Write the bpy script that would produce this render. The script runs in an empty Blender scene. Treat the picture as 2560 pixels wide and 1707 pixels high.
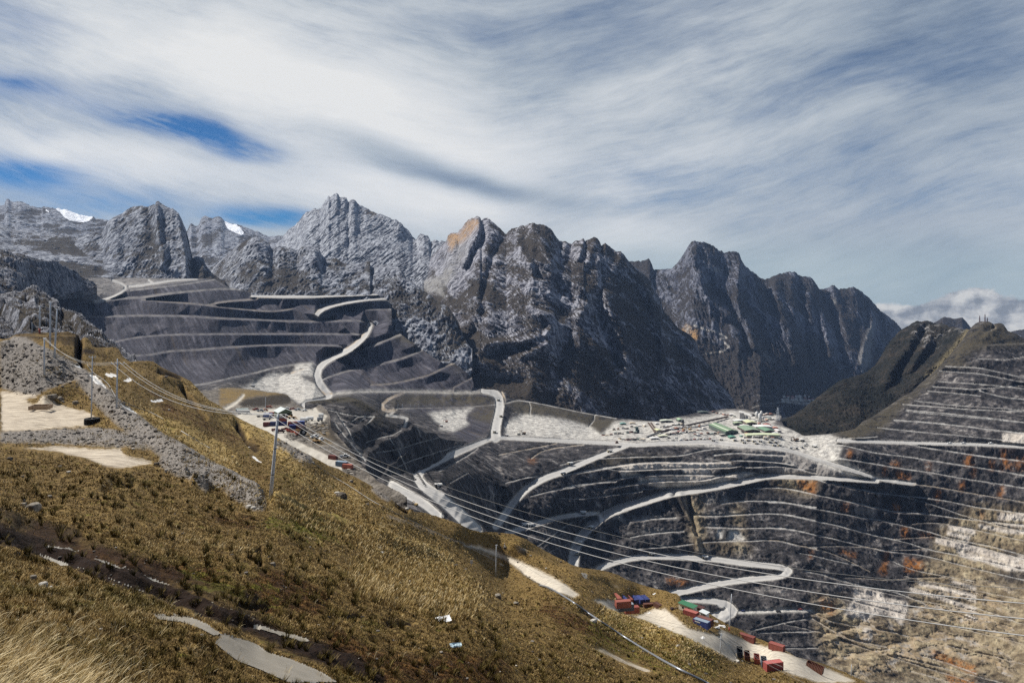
import bpy, bmesh, math, random
import numpy as np
from mathutils import Vector, Matrix
from mathutils.geometry import delaunay_2d_cdt

S = bpy.context.scene
C = S.collection
R = math.radians
DENOISE = False
# ------------------------------------------------------------------ camera
F, HX, HY = 2000.0, 1280.0, 690.0          # focal length and horizon in photo pixels (2560 x 1707)
cd = bpy.data.cameras.new("camera"); cam = bpy.data.objects.new("camera", cd); C.objects.link(cam)
cam.location = (0, 0, 0); cam.rotation_euler = (R(90), 0, 0)
cd.sensor_width = 36.0; cd.lens = 36.0 * F / 2560.0
cd.shift_y = (HY - 853.5) / 2560.0
cd.clip_start = 0.2; cd.clip_end = 60000.0
S.camera = cam
# ------------------------------------------------------------------ light, sky, exposure
SUN_AZ, SUN_EL = -66.0, 48.0               # degrees; azimuth from +Y, negative is to the left
S.view_settings.view_transform = 'Standard'; S.view_settings.look = 'None'
S.cycles.use_denoising = DENOISE
S.view_settings.exposure = 0.32; S.view_settings.gamma = 1.0
sl = bpy.data.lights.new("sun", 'SUN'); sl.energy = 5.0; sl.angle = R(0.5); sl.color = (1.0, 0.955, 0.885)
sun = bpy.data.objects.new("sun", sl); C.objects.link(sun)
sd = Vector((math.sin(R(SUN_AZ)) * math.cos(R(SUN_EL)), math.cos(R(SUN_AZ)) * math.cos(R(SUN_EL)), math.sin(R(SUN_EL))))
sun.rotation_euler = sd.to_track_quat('Z', 'Y').to_euler()
sun.location = (0, 0, 3000)

def hx(h, k=1.0):
    h = h.lstrip('#'); o = []
    for i in (0, 2, 4):
        c = int(h[i:i + 2], 16) / 255.0
        o.append((c / 12.92 if c <= 0.04045 else ((c + 0.055) / 1.055) ** 2.4) * k)
    return tuple(o)

class NT:
    """Small helper that writes shader nodes."""
    def __init__(s, tree):
        s.t = tree; s.n = tree.nodes; s.l = tree.links; s.n.clear()
    def put(s, sock, v):
        if v is None: return
        if isinstance(v, bpy.types.NodeSocket): s.l.new(v, sock)
        elif isinstance(v, bpy.types.Node): s.l.new(v.outputs[0], sock)
        else:
            if sock.type == 'RGBA' and not isinstance(v, (int, float)) and len(v) == 3: v = tuple(v) + (1.0,)
            sock.default_value = v
    def node(s, kind, **props):
        n = s.n.new(kind)
        for k, v in props.items(): setattr(n, k, v)
        return n
    def math(s, op, a, b=None, c=None, clamp=False):
        n = s.node('ShaderNodeMath', operation=op, use_clamp=clamp)
        s.put(n.inputs[0], a); s.put(n.inputs[1], b); s.put(n.inputs[2], c)
        return n.outputs[0]
    def vmath(s, op, a, b=None):
        n = s.node('ShaderNodeVectorMath', operation=op); s.put(n.inputs[0], a); s.put(n.inputs[1], b)
        return n.outputs[1] if op in ('DOT_PRODUCT', 'LENGTH') else n.outputs[0]
    def noise(s, vec, scale, detail=5.0, rough=0.55, dist=0.0, kind='FBM', color=False):
        n = s.node('ShaderNodeTexNoise'); n.noise_type = kind
        s.put(n.inputs['Vector'], vec); n.inputs['Scale'].default_value = scale
        n.inputs['Detail'].default_value = detail; n.inputs['Roughness'].default_value = rough
        n.inputs['Distortion'].default_value = dist
        return n.outputs[1 if color else 0]
    def voro(s, vec, scale, feature='F1', out=0):
        n = s.node('ShaderNodeTexVoronoi', feature=feature); s.put(n.inputs['Vector'], vec); n.inputs['Scale'].default_value = scale
        return n.outputs[out]
    def ramp(s, fac, lo, hi):
        n = s.node('ShaderNodeMapRange', interpolation_type='SMOOTHSTEP'); s.put(n.inputs[0], fac)
        n.inputs[1].default_value = lo; n.inputs[2].default_value = hi
        return n.outputs[0]
    def cramp(s, fac, stops):
        n = s.node('ShaderNodeValToRGB'); s.put(n.inputs[0], fac); e = n.color_ramp.elements
        while len(e) < len(stops): e.new(0.5)
        for i, (p, c) in enumerate(stops): e[i].position = p; e[i].color = tuple(c) + (1.0,)
        return n.outputs[0]
    def mix(s, fac, a, b, mode='MIX'):
        n = s.node('ShaderNodeMix', data_type='RGBA', blend_type=mode)
        s.put(n.inputs[0], fac); s.put(n.inputs[6], a); s.put(n.inputs[7], b)
        return n.outputs[2]
    def attr(s, name):
        n = s.node('ShaderNodeAttribute', attribute_name=name); return n.outputs['Fac']
    def mapping(s, vec, scale=(1, 1, 1), rot=(0, 0, 0), loc=(0, 0, 0)):
        n = s.node('ShaderNodeMapping'); s.put(n.inputs[0], vec); n.inputs[1].default_value = loc
        n.inputs[2].default_value = rot; n.inputs[3].default_value = scale
        return n.outputs[0]
    def bump(s, h, strength, dist, normal=None):
        n = s.node('ShaderNodeBump'); s.put(n.inputs['Height'], h); n.inputs['Strength'].default_value = strength
        n.inputs['Distance'].default_value = dist
        if normal is not None: s.put(n.inputs['Normal'], normal)
        return n.outputs[0]

# world: NISHITA sky with a veil of wispy cirrus laid over it by direction
W = bpy.data.worlds.new("World"); S.world = W; W.use_nodes = True
def build_sky():
    t = NT(W.node_tree)
    sky = t.node('ShaderNodeTexSky', sky_type='NISHITA'); sky.sun_disc = False
    sky.sun_elevation = R(SUN_EL); sky.sun_rotation = R(SUN_AZ)
    sky.altitude = 4000; sky.air_density = 1.0; sky.dust_density = 0.6; sky.ozone_density = 3.0
    g = t.node('ShaderNodeTexCoord').outputs['Generated']
    sp = t.node('ShaderNodeSeparateXYZ'); t.put(sp.inputs[0], g)
    x, y, z = sp.outputs[0], sp.outputs[1], sp.outputs[2]
    ay = t.math('MAXIMUM', t.math('ABSOLUTE', y), 0.08)
    X = t.math('DIVIDE', x, ay); Z = t.math('DIVIDE', z, ay)
    def comb(a, b, c=0.0):
        n = t.node('ShaderNodeCombineXYZ'); t.put(n.inputs[0], a); t.put(n.inputs[1], b); t.put(n.inputs[2], c); return n.outputs[0]
    XZ = comb(X, Z)
    wn = t.noise(XZ, 3.0, 3, 0.5, color=True)
    wsep = t.node('ShaderNodeSeparateColor'); t.put(wsep.inputs[0], wn)
    wx = t.math('MULTIPLY', t.math('SUBTRACT', wsep.outputs[0], 0.5), 0.10)
    wz = t.math('MULTIPLY', t.math('SUBTRACT', wsep.outputs[1], 0.5), 0.07)
    Xw = t.math('ADD', X, wx); Zw = t.math('ADD', Z, wz)
    # streaks run down towards the middle of the view from both sides
    xs = t.math('ADD', Xw, 0.03)
    vee = t.math('MULTIPLY', t.math('SQRT', t.math('ADD', t.math('MULTIPLY', xs, xs), 0.02)), 0.34)
    w = t.math('SUBTRACT', Zw, vee)
    st = t.noise(comb(t.math('MULTIPLY', Xw, 1.1), t.math('MULTIPLY', w, 7.0)), 2.4, 10, 0.66)
    fine = t.noise(comb(t.math('MULTIPLY', Xw, 4.0), t.math('MULTIPLY', w, 22.0), 3.1), 3.4, 9, 0.70)
    big = t.noise(comb(t.math('MULTIPLY', Xw, 1.0), t.math('MULTIPLY', w, 2.2), 7.7), 2.6, 4, 0.5)
    puff = t.noise(comb(t.math('MULTIPLY', Xw, 2.6), t.math('MULTIPLY', Zw, 6.0), 1.3), 2.2, 7, 0.58)
    def blob(px, py, rx, ry, a=0.0, amp=1.0):
        cx, cz = (px - HX) / F, (HY - py) / F
        dx = t.math('SUBTRACT', Xw, cx); dz = t.math('SUBTRACT', Zw, cz)
        ca, sa = math.cos(a), math.sin(a)
        u = t.math('DIVIDE', t.math('ADD', t.math('MULTIPLY', dx, ca), t.math('MULTIPLY', dz, sa)), rx / F)
        v = t.math('DIVIDE', t.math('SUBTRACT', t.math('MULTIPLY', dz, ca), t.math('MULTIPLY', dx, sa)), ry / F)
        r2 = t.math('ADD', t.math('MULTIPLY', u, u), t.math('MULTIPLY', v, v))
        return t.math('MULTIPLY', t.math('EXPONENT', t.math('MULTIPLY', r2, -1.0)), amp)
    def total(lst):
        o = lst[0]
        for b in lst[1:]: o = t.math('ADD', o, b)
        return o
    holes = total([blob(*b) for b in SKY_HOLES])
    bright = total([blob(*b) for b in SKY_BRIGHT])
    grey = total([blob(*b) for b in SKY_GREY])
    tex = t.math('ADD', t.math('MULTIPLY', st, 0.46), t.math('ADD', t.math('MULTIPLY', fine, 0.22), t.math('MULTIPLY', puff, 0.32)))
    dens = t.math('ADD', t.math('MULTIPLY', t.math('SUBTRACT', tex, 0.5), 2.4), 0.82)
    dens = t.math('ADD', dens, t.math('MULTIPLY', bright, 0.4))
    dens = t.math('SUBTRACT', dens, t.math('MULTIPLY', holes, t.math('ADD', t.math('MULTIPLY', t.math('SUBTRACT', puff, 0.5), 3.2), t.math('ADD', 0.9, t.math('MULTIPLY', t.math('SUBTRACT', fine, .5), 2.4)))))
    dens = t.math('ADD', dens, t.ramp(Z, 0.10, -0.05))
    cover = t.ramp(dens, 0.0, 1.0)
    # unseen sky overhead and behind the viewer cleared of cloud for bluer, deeper shadows
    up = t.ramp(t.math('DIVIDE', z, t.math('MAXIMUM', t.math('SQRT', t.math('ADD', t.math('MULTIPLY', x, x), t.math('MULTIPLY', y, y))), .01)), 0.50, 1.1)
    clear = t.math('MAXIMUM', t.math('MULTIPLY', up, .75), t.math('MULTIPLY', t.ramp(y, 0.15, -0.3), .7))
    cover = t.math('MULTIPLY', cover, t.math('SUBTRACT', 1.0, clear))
    tone = t.math('ADD', t.math('MULTIPLY', t.math('SUBTRACT', tex, 0.5), 1.2), t.math('MULTIPLY', t.math('SUBTRACT', big, 0.5), 0.55))
    tone = t.math('ADD', tone, t.math('ADD', 0.53, t.math('SUBTRACT', t.math('MULTIPLY', bright, 0.5), grey)), clamp=True)
    ccol = t.cramp(tone, [(0.0, hx('66788f', 9)), (0.26, hx('96a4b4', 9)), (0.52, hx('bcc5cd', 9)), (0.76, hx('dde1e4', 9)), (1.0, hx('f4f4f2', 9))])
    # the band close to the horizon is a paler, greener veil
    hz = t.ramp(Z, 0.075, 0.0)
    ccol = t.mix(t.math('MULTIPLY', hz, 0.55), ccol, hx('a9bfc6', 9))
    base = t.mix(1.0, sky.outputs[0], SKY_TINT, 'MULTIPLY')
    col = t.mix(cover, base, ccol)
    # cumulus bank far behind the right-hand ridge
    cn = t.noise(comb(X, t.math('MULTIPLY', Z, 1.7), 2.0), 17.0, 8, 0.60)
    lump = total([blob(*b) for b in SKY_CUMULUS])
    cden = t.math('ADD', t.math('SUBTRACT', lump, 0.5), t.math('MULTIPLY', t.math('SUBTRACT', cn, 0.5), 1.5))
    cm = t.ramp(cden, -0.06, 0.20)
    cn2 = t.noise(comb(t.math('ADD', X, 0.010), t.math('SUBTRACT', t.math('MULTIPLY', Z, 1.7), 0.016), 2.0), 17.0, 8, 0.60)
    sh = t.math('ADD', 0.5, t.math('MULTIPLY', t.math('SUBTRACT', cn, cn2), 4.0), clamp=True)
    cc = t.cramp(sh, [(0.0, hx('8d949e', 9)), (0.5, hx('b9bcc0', 9)), (1.0, hx('dcdcda', 9))])
    ahead = t.math('GREATER_THAN', y, 0.0)
    col = t.mix(t.math('MULTIPLY', cm, ahead), col, cc)
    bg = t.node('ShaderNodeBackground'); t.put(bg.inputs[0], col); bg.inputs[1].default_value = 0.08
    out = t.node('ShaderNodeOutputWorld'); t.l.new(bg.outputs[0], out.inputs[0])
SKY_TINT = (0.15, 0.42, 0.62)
SKY_HOLES = [(455, 303, 180, 36, -0.16, 1.05), (40, 210, 230, 45, -0.1, 0.5), (60, 430, 170, 45, -0.05, 0.7), (640, 370, 110, 30, -0.1, 0.7),
             (690, 545, 150, 34, 0, 0.8), (290, 520, 200, 50, 0, 0.55), (1230, 40, 420, 90, 0.1, 0.15), (1650, 60, 320, 110, 0.3, 0.12), (2560, 40, 300, 160, 0.3, 0.2),
             (60, 60, 160, 60, 0, 0.35)]
SKY_BRIGHT = [(500, 120, 420, 150, -0.15, 0.7), (1050, 330, 320, 130, -0.25, 0.6), (200, 380, 300, 60, -0.1, 0.8), (900, 470, 260, 60, -0.1, 0.7), (820, 250, 330, 110, -0.3, 0.5),
              (1180, 520, 240, 70, 0, 0.45), (1500, 260, 330, 60, 0.38, 0.35), (1500, 610, 260, 60, 0, 0.4), (1900, 130, 260, 60, 0.4, 0.25)]
SKY_GREY = [(1170, 455, 230, 26, -0.22, 0.55), (2150, 420, 520, 190, 0.2, 0.12), (1420, 80, 360, 140, 0.2, 0.18), (2400, 640, 380, 90, 0, 0.12), (1000, 390, 220, 30, -0.35, 0.3), (2500, 150, 300, 220, 0.3, 0.20), (2250, 40, 420, 120, 0.3, 0.25)]
SKY_CUMULUS = [(2275, 795, 90, 36, 0, 0.8), (2390, 785, 95, 34, 0.25, 0.95), (2465, 762, 50, 20, 0.2, 0.7), (2555, 795, 110, 36, 0.1, 0.9), (2480, 815, 160, 34, 0, 0.9), (2230, 785, 50, 24, 0, 0.5), (2700, 790, 150, 50, 0, 0.9)]
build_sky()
# ------------------------------------------------------------------ numeric helpers
_rs = np.random.RandomState(11)
_perm = _rs.permutation(256).astype(np.int32); _perm = np.concatenate([_perm, _perm, _perm])
_g3 = _rs.normal(size=(256, 3)); _g3 = (_g3 / np.linalg.norm(_g3, axis=1)[:, None] * 1.4).astype(np.float32)
def perlin(x, y, z):
    x = np.asarray(x, np.float32); y = np.asarray(y, np.float32); z = np.asarray(z, np.float32)
    xf, yf, zf = np.floor(x), np.floor(y), np.floor(z)
    xi = xf.astype(np.int32) & 255; yi = yf.astype(np.int32) & 255; zi = zf.astype(np.int32) & 255
    x = x - xf; y = y - yf; z = z - zf
    u = x * x * x * (x * (x * 6 - 15) + 10); v = y * y * y * (y * (y * 6 - 15) + 10); w = z * z * z * (z * (z * 6 - 15) + 10)
    out = 0
    for dx in (0, 1):
        a = _perm[xi + dx]
        for dy in (0, 1):
            b = _perm[a + yi + dy]
            for dz in (0, 1):
                g = _g3[_perm[b + zi + dz]]
                d = g[..., 0] * (x - dx) + g[..., 1] * (y - dy) + g[..., 2] * (z - dz)
                out = out + d * (u if dx else 1 - u) * (v if dy else 1 - v) * (w if dz else 1 - w)
    return out
def fbm(x, y, z, octv=5, gain=0.5, ridged=False, seed=0.0):
    s, a, tot = 0, 1.0, 0.0
    x = x + seed * 17.3; y = y + seed * 9.1; z = z + seed * 5.7
    for i in range(octv):
        n = perlin(x, y, z)
        if ridged: n = 1.0 - 2.0 * np.abs(n)
        s = s + a * n; tot += a; a *= gain
        x = x * 2.03 + 3.1; y = y * 2.03 + 1.7; z = z * 2.03 + 4.3
    return s / tot

def at(px, py, D): return np.array(((px - HX) / F * D, D, (HY - py) / F * D))
def proj(p): return HX + F * p[0] / p[1], HY - F * p[2] / p[1]

ZO = {'A': (0, 450), 'B': (600, 450), 'C': (1200, 500), 'D': (1800, 600), 'E': (0, 750), 'F': (550, 750), 'G': (900, 850), 'H': (1400, 950),
      'I': (1920, 1000), 'J': (0, 1279), 'K': (0, 1000), 'L': (600, 1100), 'M': (600, 1279), 'N': (1200, 1279), 'O': (1800, 1279),
      'P': (1500, 980), 'Q': (1780, 960), 'T': (580, 980), 'U': (1500, 1440), 'V': (0, 720), '0': (0, 0)}
ZS = {'D': 3.087, 'P': 7.33, 'Q': 5.872, 'T': 7.33, 'U': 5.872, 'V': 5.872, '0': 1.0}
def T(s):
    """'A 12,34 56,78 B 1,2' -> pixel list; letters switch the survey frame the numbers were read in."""
    o, k = [], '0'
    for w in s.split():
        if ',' not in w: k = w; continue
        a, b = w.split(','); sc = ZS.get(k, 3.664)
        o.append((ZO[k][0] + float(a) / sc, ZO[k][1] + float(b) / sc))
    return o
def prof(s, cols):
    p = T(s) if isinstance(s, str) else s
    x = np.array([a for a, b in p]); y = np.array([b for a, b in p])
    x = np.maximum.accumulate(x + np.arange(len(x)) * 1e-3)
    return np.interp(cols, x, y)

def tps(pts, vals):
    P = np.array(pts, float) / 1000.0; v = np.array(vals, float); n = len(P)
    def U(d2): return np.where(d2 > 0, 0.5 * d2 * np.log(np.maximum(d2, 1e-12)), 0.0)
    d2 = ((P[:, None] - P[None]) ** 2).sum(-1)
    A = np.zeros((n + 3, n + 3)); A[:n, :n] = U(d2) + np.eye(n) * 4e-4
    A[:n, n] = 1; A[:n, n + 1:] = P; A[n, :n] = 1; A[n + 1:, :n] = P.T
    w = np.linalg.solve(A, np.concatenate([v, [0, 0, 0]]))
    def ev(px, py):
        q = np.stack([np.ravel(px), np.ravel(py)], 1) / 1000.0; out = np.empty(len(q))
        for i in range(0, len(q), 20000):
            k = q[i:i + 20000]; d = ((k[:, None] - P[None]) ** 2).sum(-1)
            out[i:i + 20000] = U(d) @ w[:n] + w[n] + k @ w[n + 1:]
        return out.reshape(np.shape(px))
    return ev

class Ras:
    """Survey raster over an image window, used to hold depth and surface-class maps of a sheet."""
    def __init__(s, x0, x1, y0, y1, st): s.x0, s.y0, s.st = x0, y0, st; s.w = int((x1 - x0) / st) + 1; s.h = int((y1 - y0) / st) + 1
    def new(s, v=0.0): return np.full((s.h, s.w), v, np.float32)
    def grid(s): return np.meshgrid(s.x0 + np.arange(s.w) * s.st, s.y0 + np.arange(s.h) * s.st)
    def sample(s, a, px, py):
        u = np.clip((px - s.x0) / s.st, 0, s.w - 1.001); v = np.clip((py - s.y0) / s.st, 0, s.h - 1.001)
        i = u.astype(int); j = v.astype(int); fu = u - i; fv = v - j
        return (a[j, i] * (1 - fu) * (1 - fv) + a[j, i + 1] * fu * (1 - fv) + a[j + 1, i] * (1 - fu) * fv + a[j + 1, i + 1] * fu * fv)
    def win(s, xa, xb, ya, yb):
        i0 = max(0, int((xa - s.x0) / s.st)); i1 = min(s.w, int((xb - s.x0) / s.st) + 2)
        j0 = max(0, int((ya - s.y0) / s.st)); j1 = min(s.h, int((yb - s.y0) / s.st) + 2)
        return i0, i1, j0, j1
    def stroke(s, a, pts, hw, soft=1.0, val=1.0, add=False, gauss=False):
        hws = hw if isinstance(hw, (list, tuple)) else (hw, hw)
        n = len(pts) - 1
        for k in range(n):
            (xa, ya), (xb, yb) = pts[k], pts[k + 1]
            h0 = hws[0] + (hws[1] - hws[0]) * k / n; h1 = hws[0] + (hws[1] - hws[0]) * (k + 1) / n
            m = max(h0, h1) * (3 if gauss else 1) + soft
            i0, i1, j0, j1 = s.win(min(xa, xb) - m, max(xa, xb) + m, min(ya, yb) - m, max(ya, yb) + m)
            if i1 <= i0 or j1 <= j0: continue
            gx, gy = np.meshgrid(s.x0 + np.arange(i0, i1) * s.st, s.y0 + np.arange(j0, j1) * s.st)
            dx, dy = xb - xa, yb - ya; L = dx * dx + dy * dy + 1e-9
            t = np.clip(((gx - xa) * dx + (gy - ya) * dy) / L, 0, 1)
            d = np.hypot(gx - xa - t * dx, gy - ya - t * dy); h = h0 + (h1 - h0) * t
            v = np.exp(-(d / h) ** 2) if gauss else np.clip((h + soft - d) / (2 * soft) , 0, 1)
            sub = a[j0:j1, i0:i1]; np.maximum(sub, v * val, out=sub)
    def fill(s, a, poly, val=1.0, soft=0):
        P = np.array(poly); i0, i1, j0, j1 = s.win(P[:, 0].min(), P[:, 0].max(), P[:, 1].min(), P[:, 1].max())
        if i1 <= i0 or j1 <= j0: return
        gx, gy = np.meshgrid(s.x0 + np.arange(i0, i1) * s.st, s.y0 + np.arange(j0, j1) * s.st)
        ins = np.zeros(gx.shape, bool); n = len(P)
        for k in range(n):
            (xa, ya), (xb, yb) = P[k], P[(k + 1) % n]
            if ya == yb: continue
            c = ((ya > gy) != (yb > gy)) & (gx < (xb - xa) * (gy - ya) / (yb - ya) + xa); ins ^= c
        sub = a[j0:j1, i0:i1]; sub[ins] = np.maximum(sub[ins], val)
    def blur(s, a, r):
        for ax in (0, 1):
            k = np.exp(-0.5 * (np.arange(-int(3 * r), int(3 * r) + 1) / r) ** 2); k /= k.sum()
            p = [(0, 0), (0, 0)]; m = len(k) // 2; p[ax] = (m, m); b = np.pad(a, p, mode='edge'); o = 0
            for i, c in enumerate(k): o = o + c * (b[i:i + a.shape[0]] if ax == 0 else b[:, i:i + a.shape[1]])
            a = o
        return a.astype(np.float32)

def link_mesh(name, V, quads, mats, attrs=None, smooth=True, midx=None):
    me = bpy.data.meshes.new(name); V = np.ascontiguousarray(V, np.float32); Q = np.ascontiguousarray(quads, np.int32)
    k = Q.shape[1]
    me.vertices.add(len(V)); me.vertices.foreach_set('co', V.ravel())
    me.loops.add(Q.size); me.loops.foreach_set('vertex_index', Q.ravel())
    me.polygons.add(len(Q)); me.polygons.foreach_set('loop_start', np.arange(0, Q.size, k, dtype=np.int32))
    me.polygons.foreach_set('use_smooth', np.full(len(Q), smooth, bool))
    if midx is not None: me.polygons.foreach_set('material_index', np.ascontiguousarray(midx, np.int32))
    me.update(calc_edges=True)
    for n, a in (attrs or {}).items():
        at_ = me.attributes.new(n, 'FLOAT', 'POINT'); at_.data.foreach_set('value', np.ascontiguousarray(a, np.float32).ravel())
    for m in mats: me.materials.append(m)
    o = bpy.data.objects.new(name, me); C.objects.link(o)
    return o

class Sheet:
    """A piece of terrain: columns of points from its skyline (top) down to its foot, at real distances, with a folded-over back side."""
    def __init__(s, cols, top, bot, nrow, qf, disp=None, back=((20, .3), (80, .6), (250, .9), (700, 1.0)), rows=None, front=None):
        s.cols = cols; t = (np.linspace(0, 1, nrow) if rows is None else rows)[:, None]
        k = max(3, int(90 / (cols[1] - cols[0]))); e = np.pad(top, k, mode='edge')
        lo = np.min(np.stack([e[i:i + len(top)] for i in range(0, 2 * k + 1, 3)]), 0)
        for _ in range(3): e = np.pad(lo, k, mode='edge'); c = np.cumsum(np.concatenate([[0], e])); lo = (c[2 * k + 1:] - c[:-2 * k - 1]) / (2 * k + 1)
        lo = np.minimum(lo, top)
        s.PX = np.repeat(cols[None], nrow, 0); PY = np.maximum(lo[None] + (bot - lo)[None] * t, top[None])
        for j in range(nrow - 1, 0, -1): PY[j - 1] = np.maximum(np.minimum(PY[j - 1], PY[j] - 0.02), top - 0.02 * (nrow - j))
        s.PY = np.maximum(PY, top[None] + 0.02 * (np.arange(nrow)[:, None]))
        q = qf(s.PX, s.PY); D = 1.0 / q
        P = np.stack([(s.PX - HX) / F * D, D, (HY - s.PY) / F * D], -1)
        if disp is not None: P = P + disp(P, s.PX, s.PY)
        s.P = P
        full = [P]; s.nb = len(back)
        r = P[0]; up = []; z = 0.0; y0 = 0.0
        for d, sl in back:
            z += (d - y0) * sl; y0 = d
            hd = r[:, :2] / np.linalg.norm(r[:, :2], axis=1)[:, None]
            up.append(np.concatenate([r[:, :2] + hd * d, r[:, 2:] - z], 1))
        full = up[::-1] + [P]
        s.nf = 0
        if front is not None:
            full.append(front(P[-1])); s.nf = len(full[-1]) if full[-1].ndim == 3 else 1
        s.full = np.concatenate([f if f.ndim == 3 else f[None] for f in full], 0)
        s.attrs = {}
        s.sx = HX + F * P[..., 0] / P[..., 1]; s.sy = HY - F * P[..., 2] / P[..., 1]
    def ground_at(s, px, py): return s.hit(px, py)
    def set(s, **kw):
        for k, a in kw.items():
            a = np.broadcast_to(a, s.PX.shape)
            s.attrs[k] = np.concatenate([np.repeat(a[:1], s.nb, 0), a] + ([np.repeat(a[-1:], s.nf, 0)] if s.nf else []), 0)
    def make(s, name, mat, **kw):
        nr, nc = s.full.shape[:2]; i = np.arange(nr * nc).reshape(nr, nc)
        Q = np.stack([i[:-1, :-1], i[1:, :-1], i[1:, 1:], i[:-1, 1:]], -1).reshape(-1, 4)
        s.ob = link_mesh(name, s.full.reshape(-1, 3), Q, [mat], {k: v.reshape(-1) for k, v in s.attrs.items()}, **kw)
        s.ob['kind'] = 'structure'
        return s.ob
    def extract(s, name, attr, thr, mat, lift):
        """The faces of one surface class again as a sheet of their own, a little above the terrain."""
        a = s.attrs[attr]; nr, nc = s.full.shape[:2]; i = np.arange(nr * nc).reshape(nr, nc)
        ok = a > thr; f = (ok[:-1, :-1] & ok[1:, :-1] & ok[1:, 1:] & ok[:-1, 1:])
        Q = np.stack([i[:-1, :-1], i[1:, :-1], i[1:, 1:], i[:-1, 1:]], -1)[f]
        if not len(Q): return
        u, inv = np.unique(Q, return_inverse=True); V = s.full.reshape(-1, 3)[u].copy(); V[:, 2] += lift
        o = link_mesh(name, V, inv.reshape(Q.shape), [mat], {k: v.reshape(-1)[u] for k, v in s.attrs.items()}); o['kind'] = 'structure'
        return o
    def hit(s, px, py):
        """World point of this terrain that the photo shows at (px, py)."""
        ci = (px - s.cols[0]) / (s.cols[1] - s.cols[0]); c = int(np.clip(round(ci), 0, len(s.cols) - 1))
        y = s.sy[:, c]; k = len(y) - 1
        while k > 0 and y[k] > py: k -= 1
        if k >= len(y) - 1: k = len(y) - 2
        f = np.clip((py - y[k]) / (y[k + 1] - y[k] + 1e-9), 0, 1)
        p = s.P[k, c] * (1 - f) + s.P[k + 1, c] * f
        D = p[1]
        return np.array(((px - HX) / F * D, D, p[2]))

def new_mat(name):
    m = bpy.data.materials.new(name); m.use_nodes = True; return m, NT(m.node_tree)
def finish(t, color, rough=0.9, normal=None, spec=0.25, metal=0.0):
    b = t.node('ShaderNodeBsdfPrincipled'); t.put(b.inputs['Base Color'], color); t.put(b.inputs['Roughness'], rough)
    b.inputs['Specular IOR Level'].default_value = spec; b.inputs['Metallic'].default_value = metal
    if normal is not None: t.put(b.inputs['Normal'], normal)
    o = t.node('ShaderNodeOutputMaterial'); t.l.new(b.outputs[0], o.inputs[0])
    return b
# ------------------------------------------------------------------ materials of the mountains
def rock_mat(name, light, mid, dark, veg, vegamt, streak=(1, 1, 1), rot=(0, 0, 0), s=1.0, bump=1.0, veil=None):
    m, t = new_mat(name); pos = t.node('ShaderNodeNewGeometry').outputs['Position']
    st = t.mapping(pos, scale=tuple(a * 0.01 * s for a in streak), rot=rot)
    n1 = t.noise(st, 1.0, 8, 0.62, 0.3); n2 = t.noise(pos, 0.045 * s, 6, 0.6); n3 = t.noise(pos, 0.006 * s, 4, 0.5)
    f = t.math('ADD', t.math('MULTIPLY', n1, 0.60), t.math('ADD', t.math('MULTIPLY', n2, 0.34), t.math('MULTIPLY', n3, 0.10)))
    col = t.cramp(f, [(0.38, dark), (0.48, mid), (0.56, light), (0.68, tuple(min(0.75, c * 1.35) for c in light))])  # bluish dark stop puts the navy of shaded rock into the colour
    nz = t.node('ShaderNodeSeparateXYZ'); t.put(nz.inputs[0], t.node('ShaderNodeNewGeometry').outputs['True Normal'])
    vn = t.noise(pos, 0.022 * s, 8, 0.7); vn2 = t.noise(pos, 0.13 * s, 4, 0.65)
    v = t.math('ADD', t.math('ADD', t.math('MULTIPLY', nz.outputs[2], 0.40), t.math('MULTIPLY', vn, 1.15)), t.math('MULTIPLY', vn2, 0.55))
    v = t.math('ADD', v, t.math('MULTIPLY', t.math('SUBTRACT', t.attr('veg'), 0.5), 1.1))
    v = t.ramp(v, 1.24 - vegamt, 1.38 - vegamt)
    vc = t.mix(t.noise(pos, 0.03 * s, 5, 0.6), veg[0], veg[1])
    vc = t.mix(t.ramp(t.noise(pos, 0.09 * s, 4, 0.7), 0.5, 0.75), vc, veg[2])
    col = t.mix(v, col, vc)
    oc = t.math('MULTIPLY', t.attr('ochre'), t.ramp(t.noise(st, 1.6, 5, 0.6), 0.3, 0.62))
    col = t.mix(oc, col, hx('a5835a'))
    sc = t.attr('scree'); col = t.mix(t.math('MULTIPLY', sc, t.ramp(n2, 0.25, 0.6)), col, hx('8b8986'))
    sn = t.attr('snow'); snm = t.ramp(t.math('ADD', sn, t.math('MULTIPLY', t.math('SUBTRACT', n2, 0.5), 0.5)), 0.42, 0.58)
    col = t.mix(snm, col, (0.86, 0.88, 0.92))
    rd = t.attr('road'); col = t.mix(rd, col, hx('a9a49d'))
    h = t.math('ADD', t.math('MULTIPLY', n1, 22.0 / s), t.math('MULTIPLY', n2, 14.0 / s))
    b = t.bump(h, 0.9 * bump, 1.0)
    finish(t, col, 0.92, b, 0.15)
    return m
M_LIME = rock_mat('grey_limestone', hx('979aa1'), hx('595b64'), hx('212329'), (hx('332f2b'), hx('423b32'), hx('232220')), 0.06, (3.5, 3.5, 1.2), (0, R(35), 0))
M_PYR = rock_mat('slab_limestone', hx('a0a3a9'), hx('6b6d75'), hx('2a2c33'), (hx('4a443c'), hx('564c40'), hx('35312c')), -0.15, (6.5, 1.5, 1.3), (0, R(32), 0))
M_DARK = rock_mat('dark_rock_and_scrub', hx('9a9aa1'), hx('53525a'), hx('1e1f26'), (hx('312c28'), hx('423a30'), hx('1d1c1b')), 0.20, (3.5, 3.5, 1.0), (0, R(12), 0))
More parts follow.
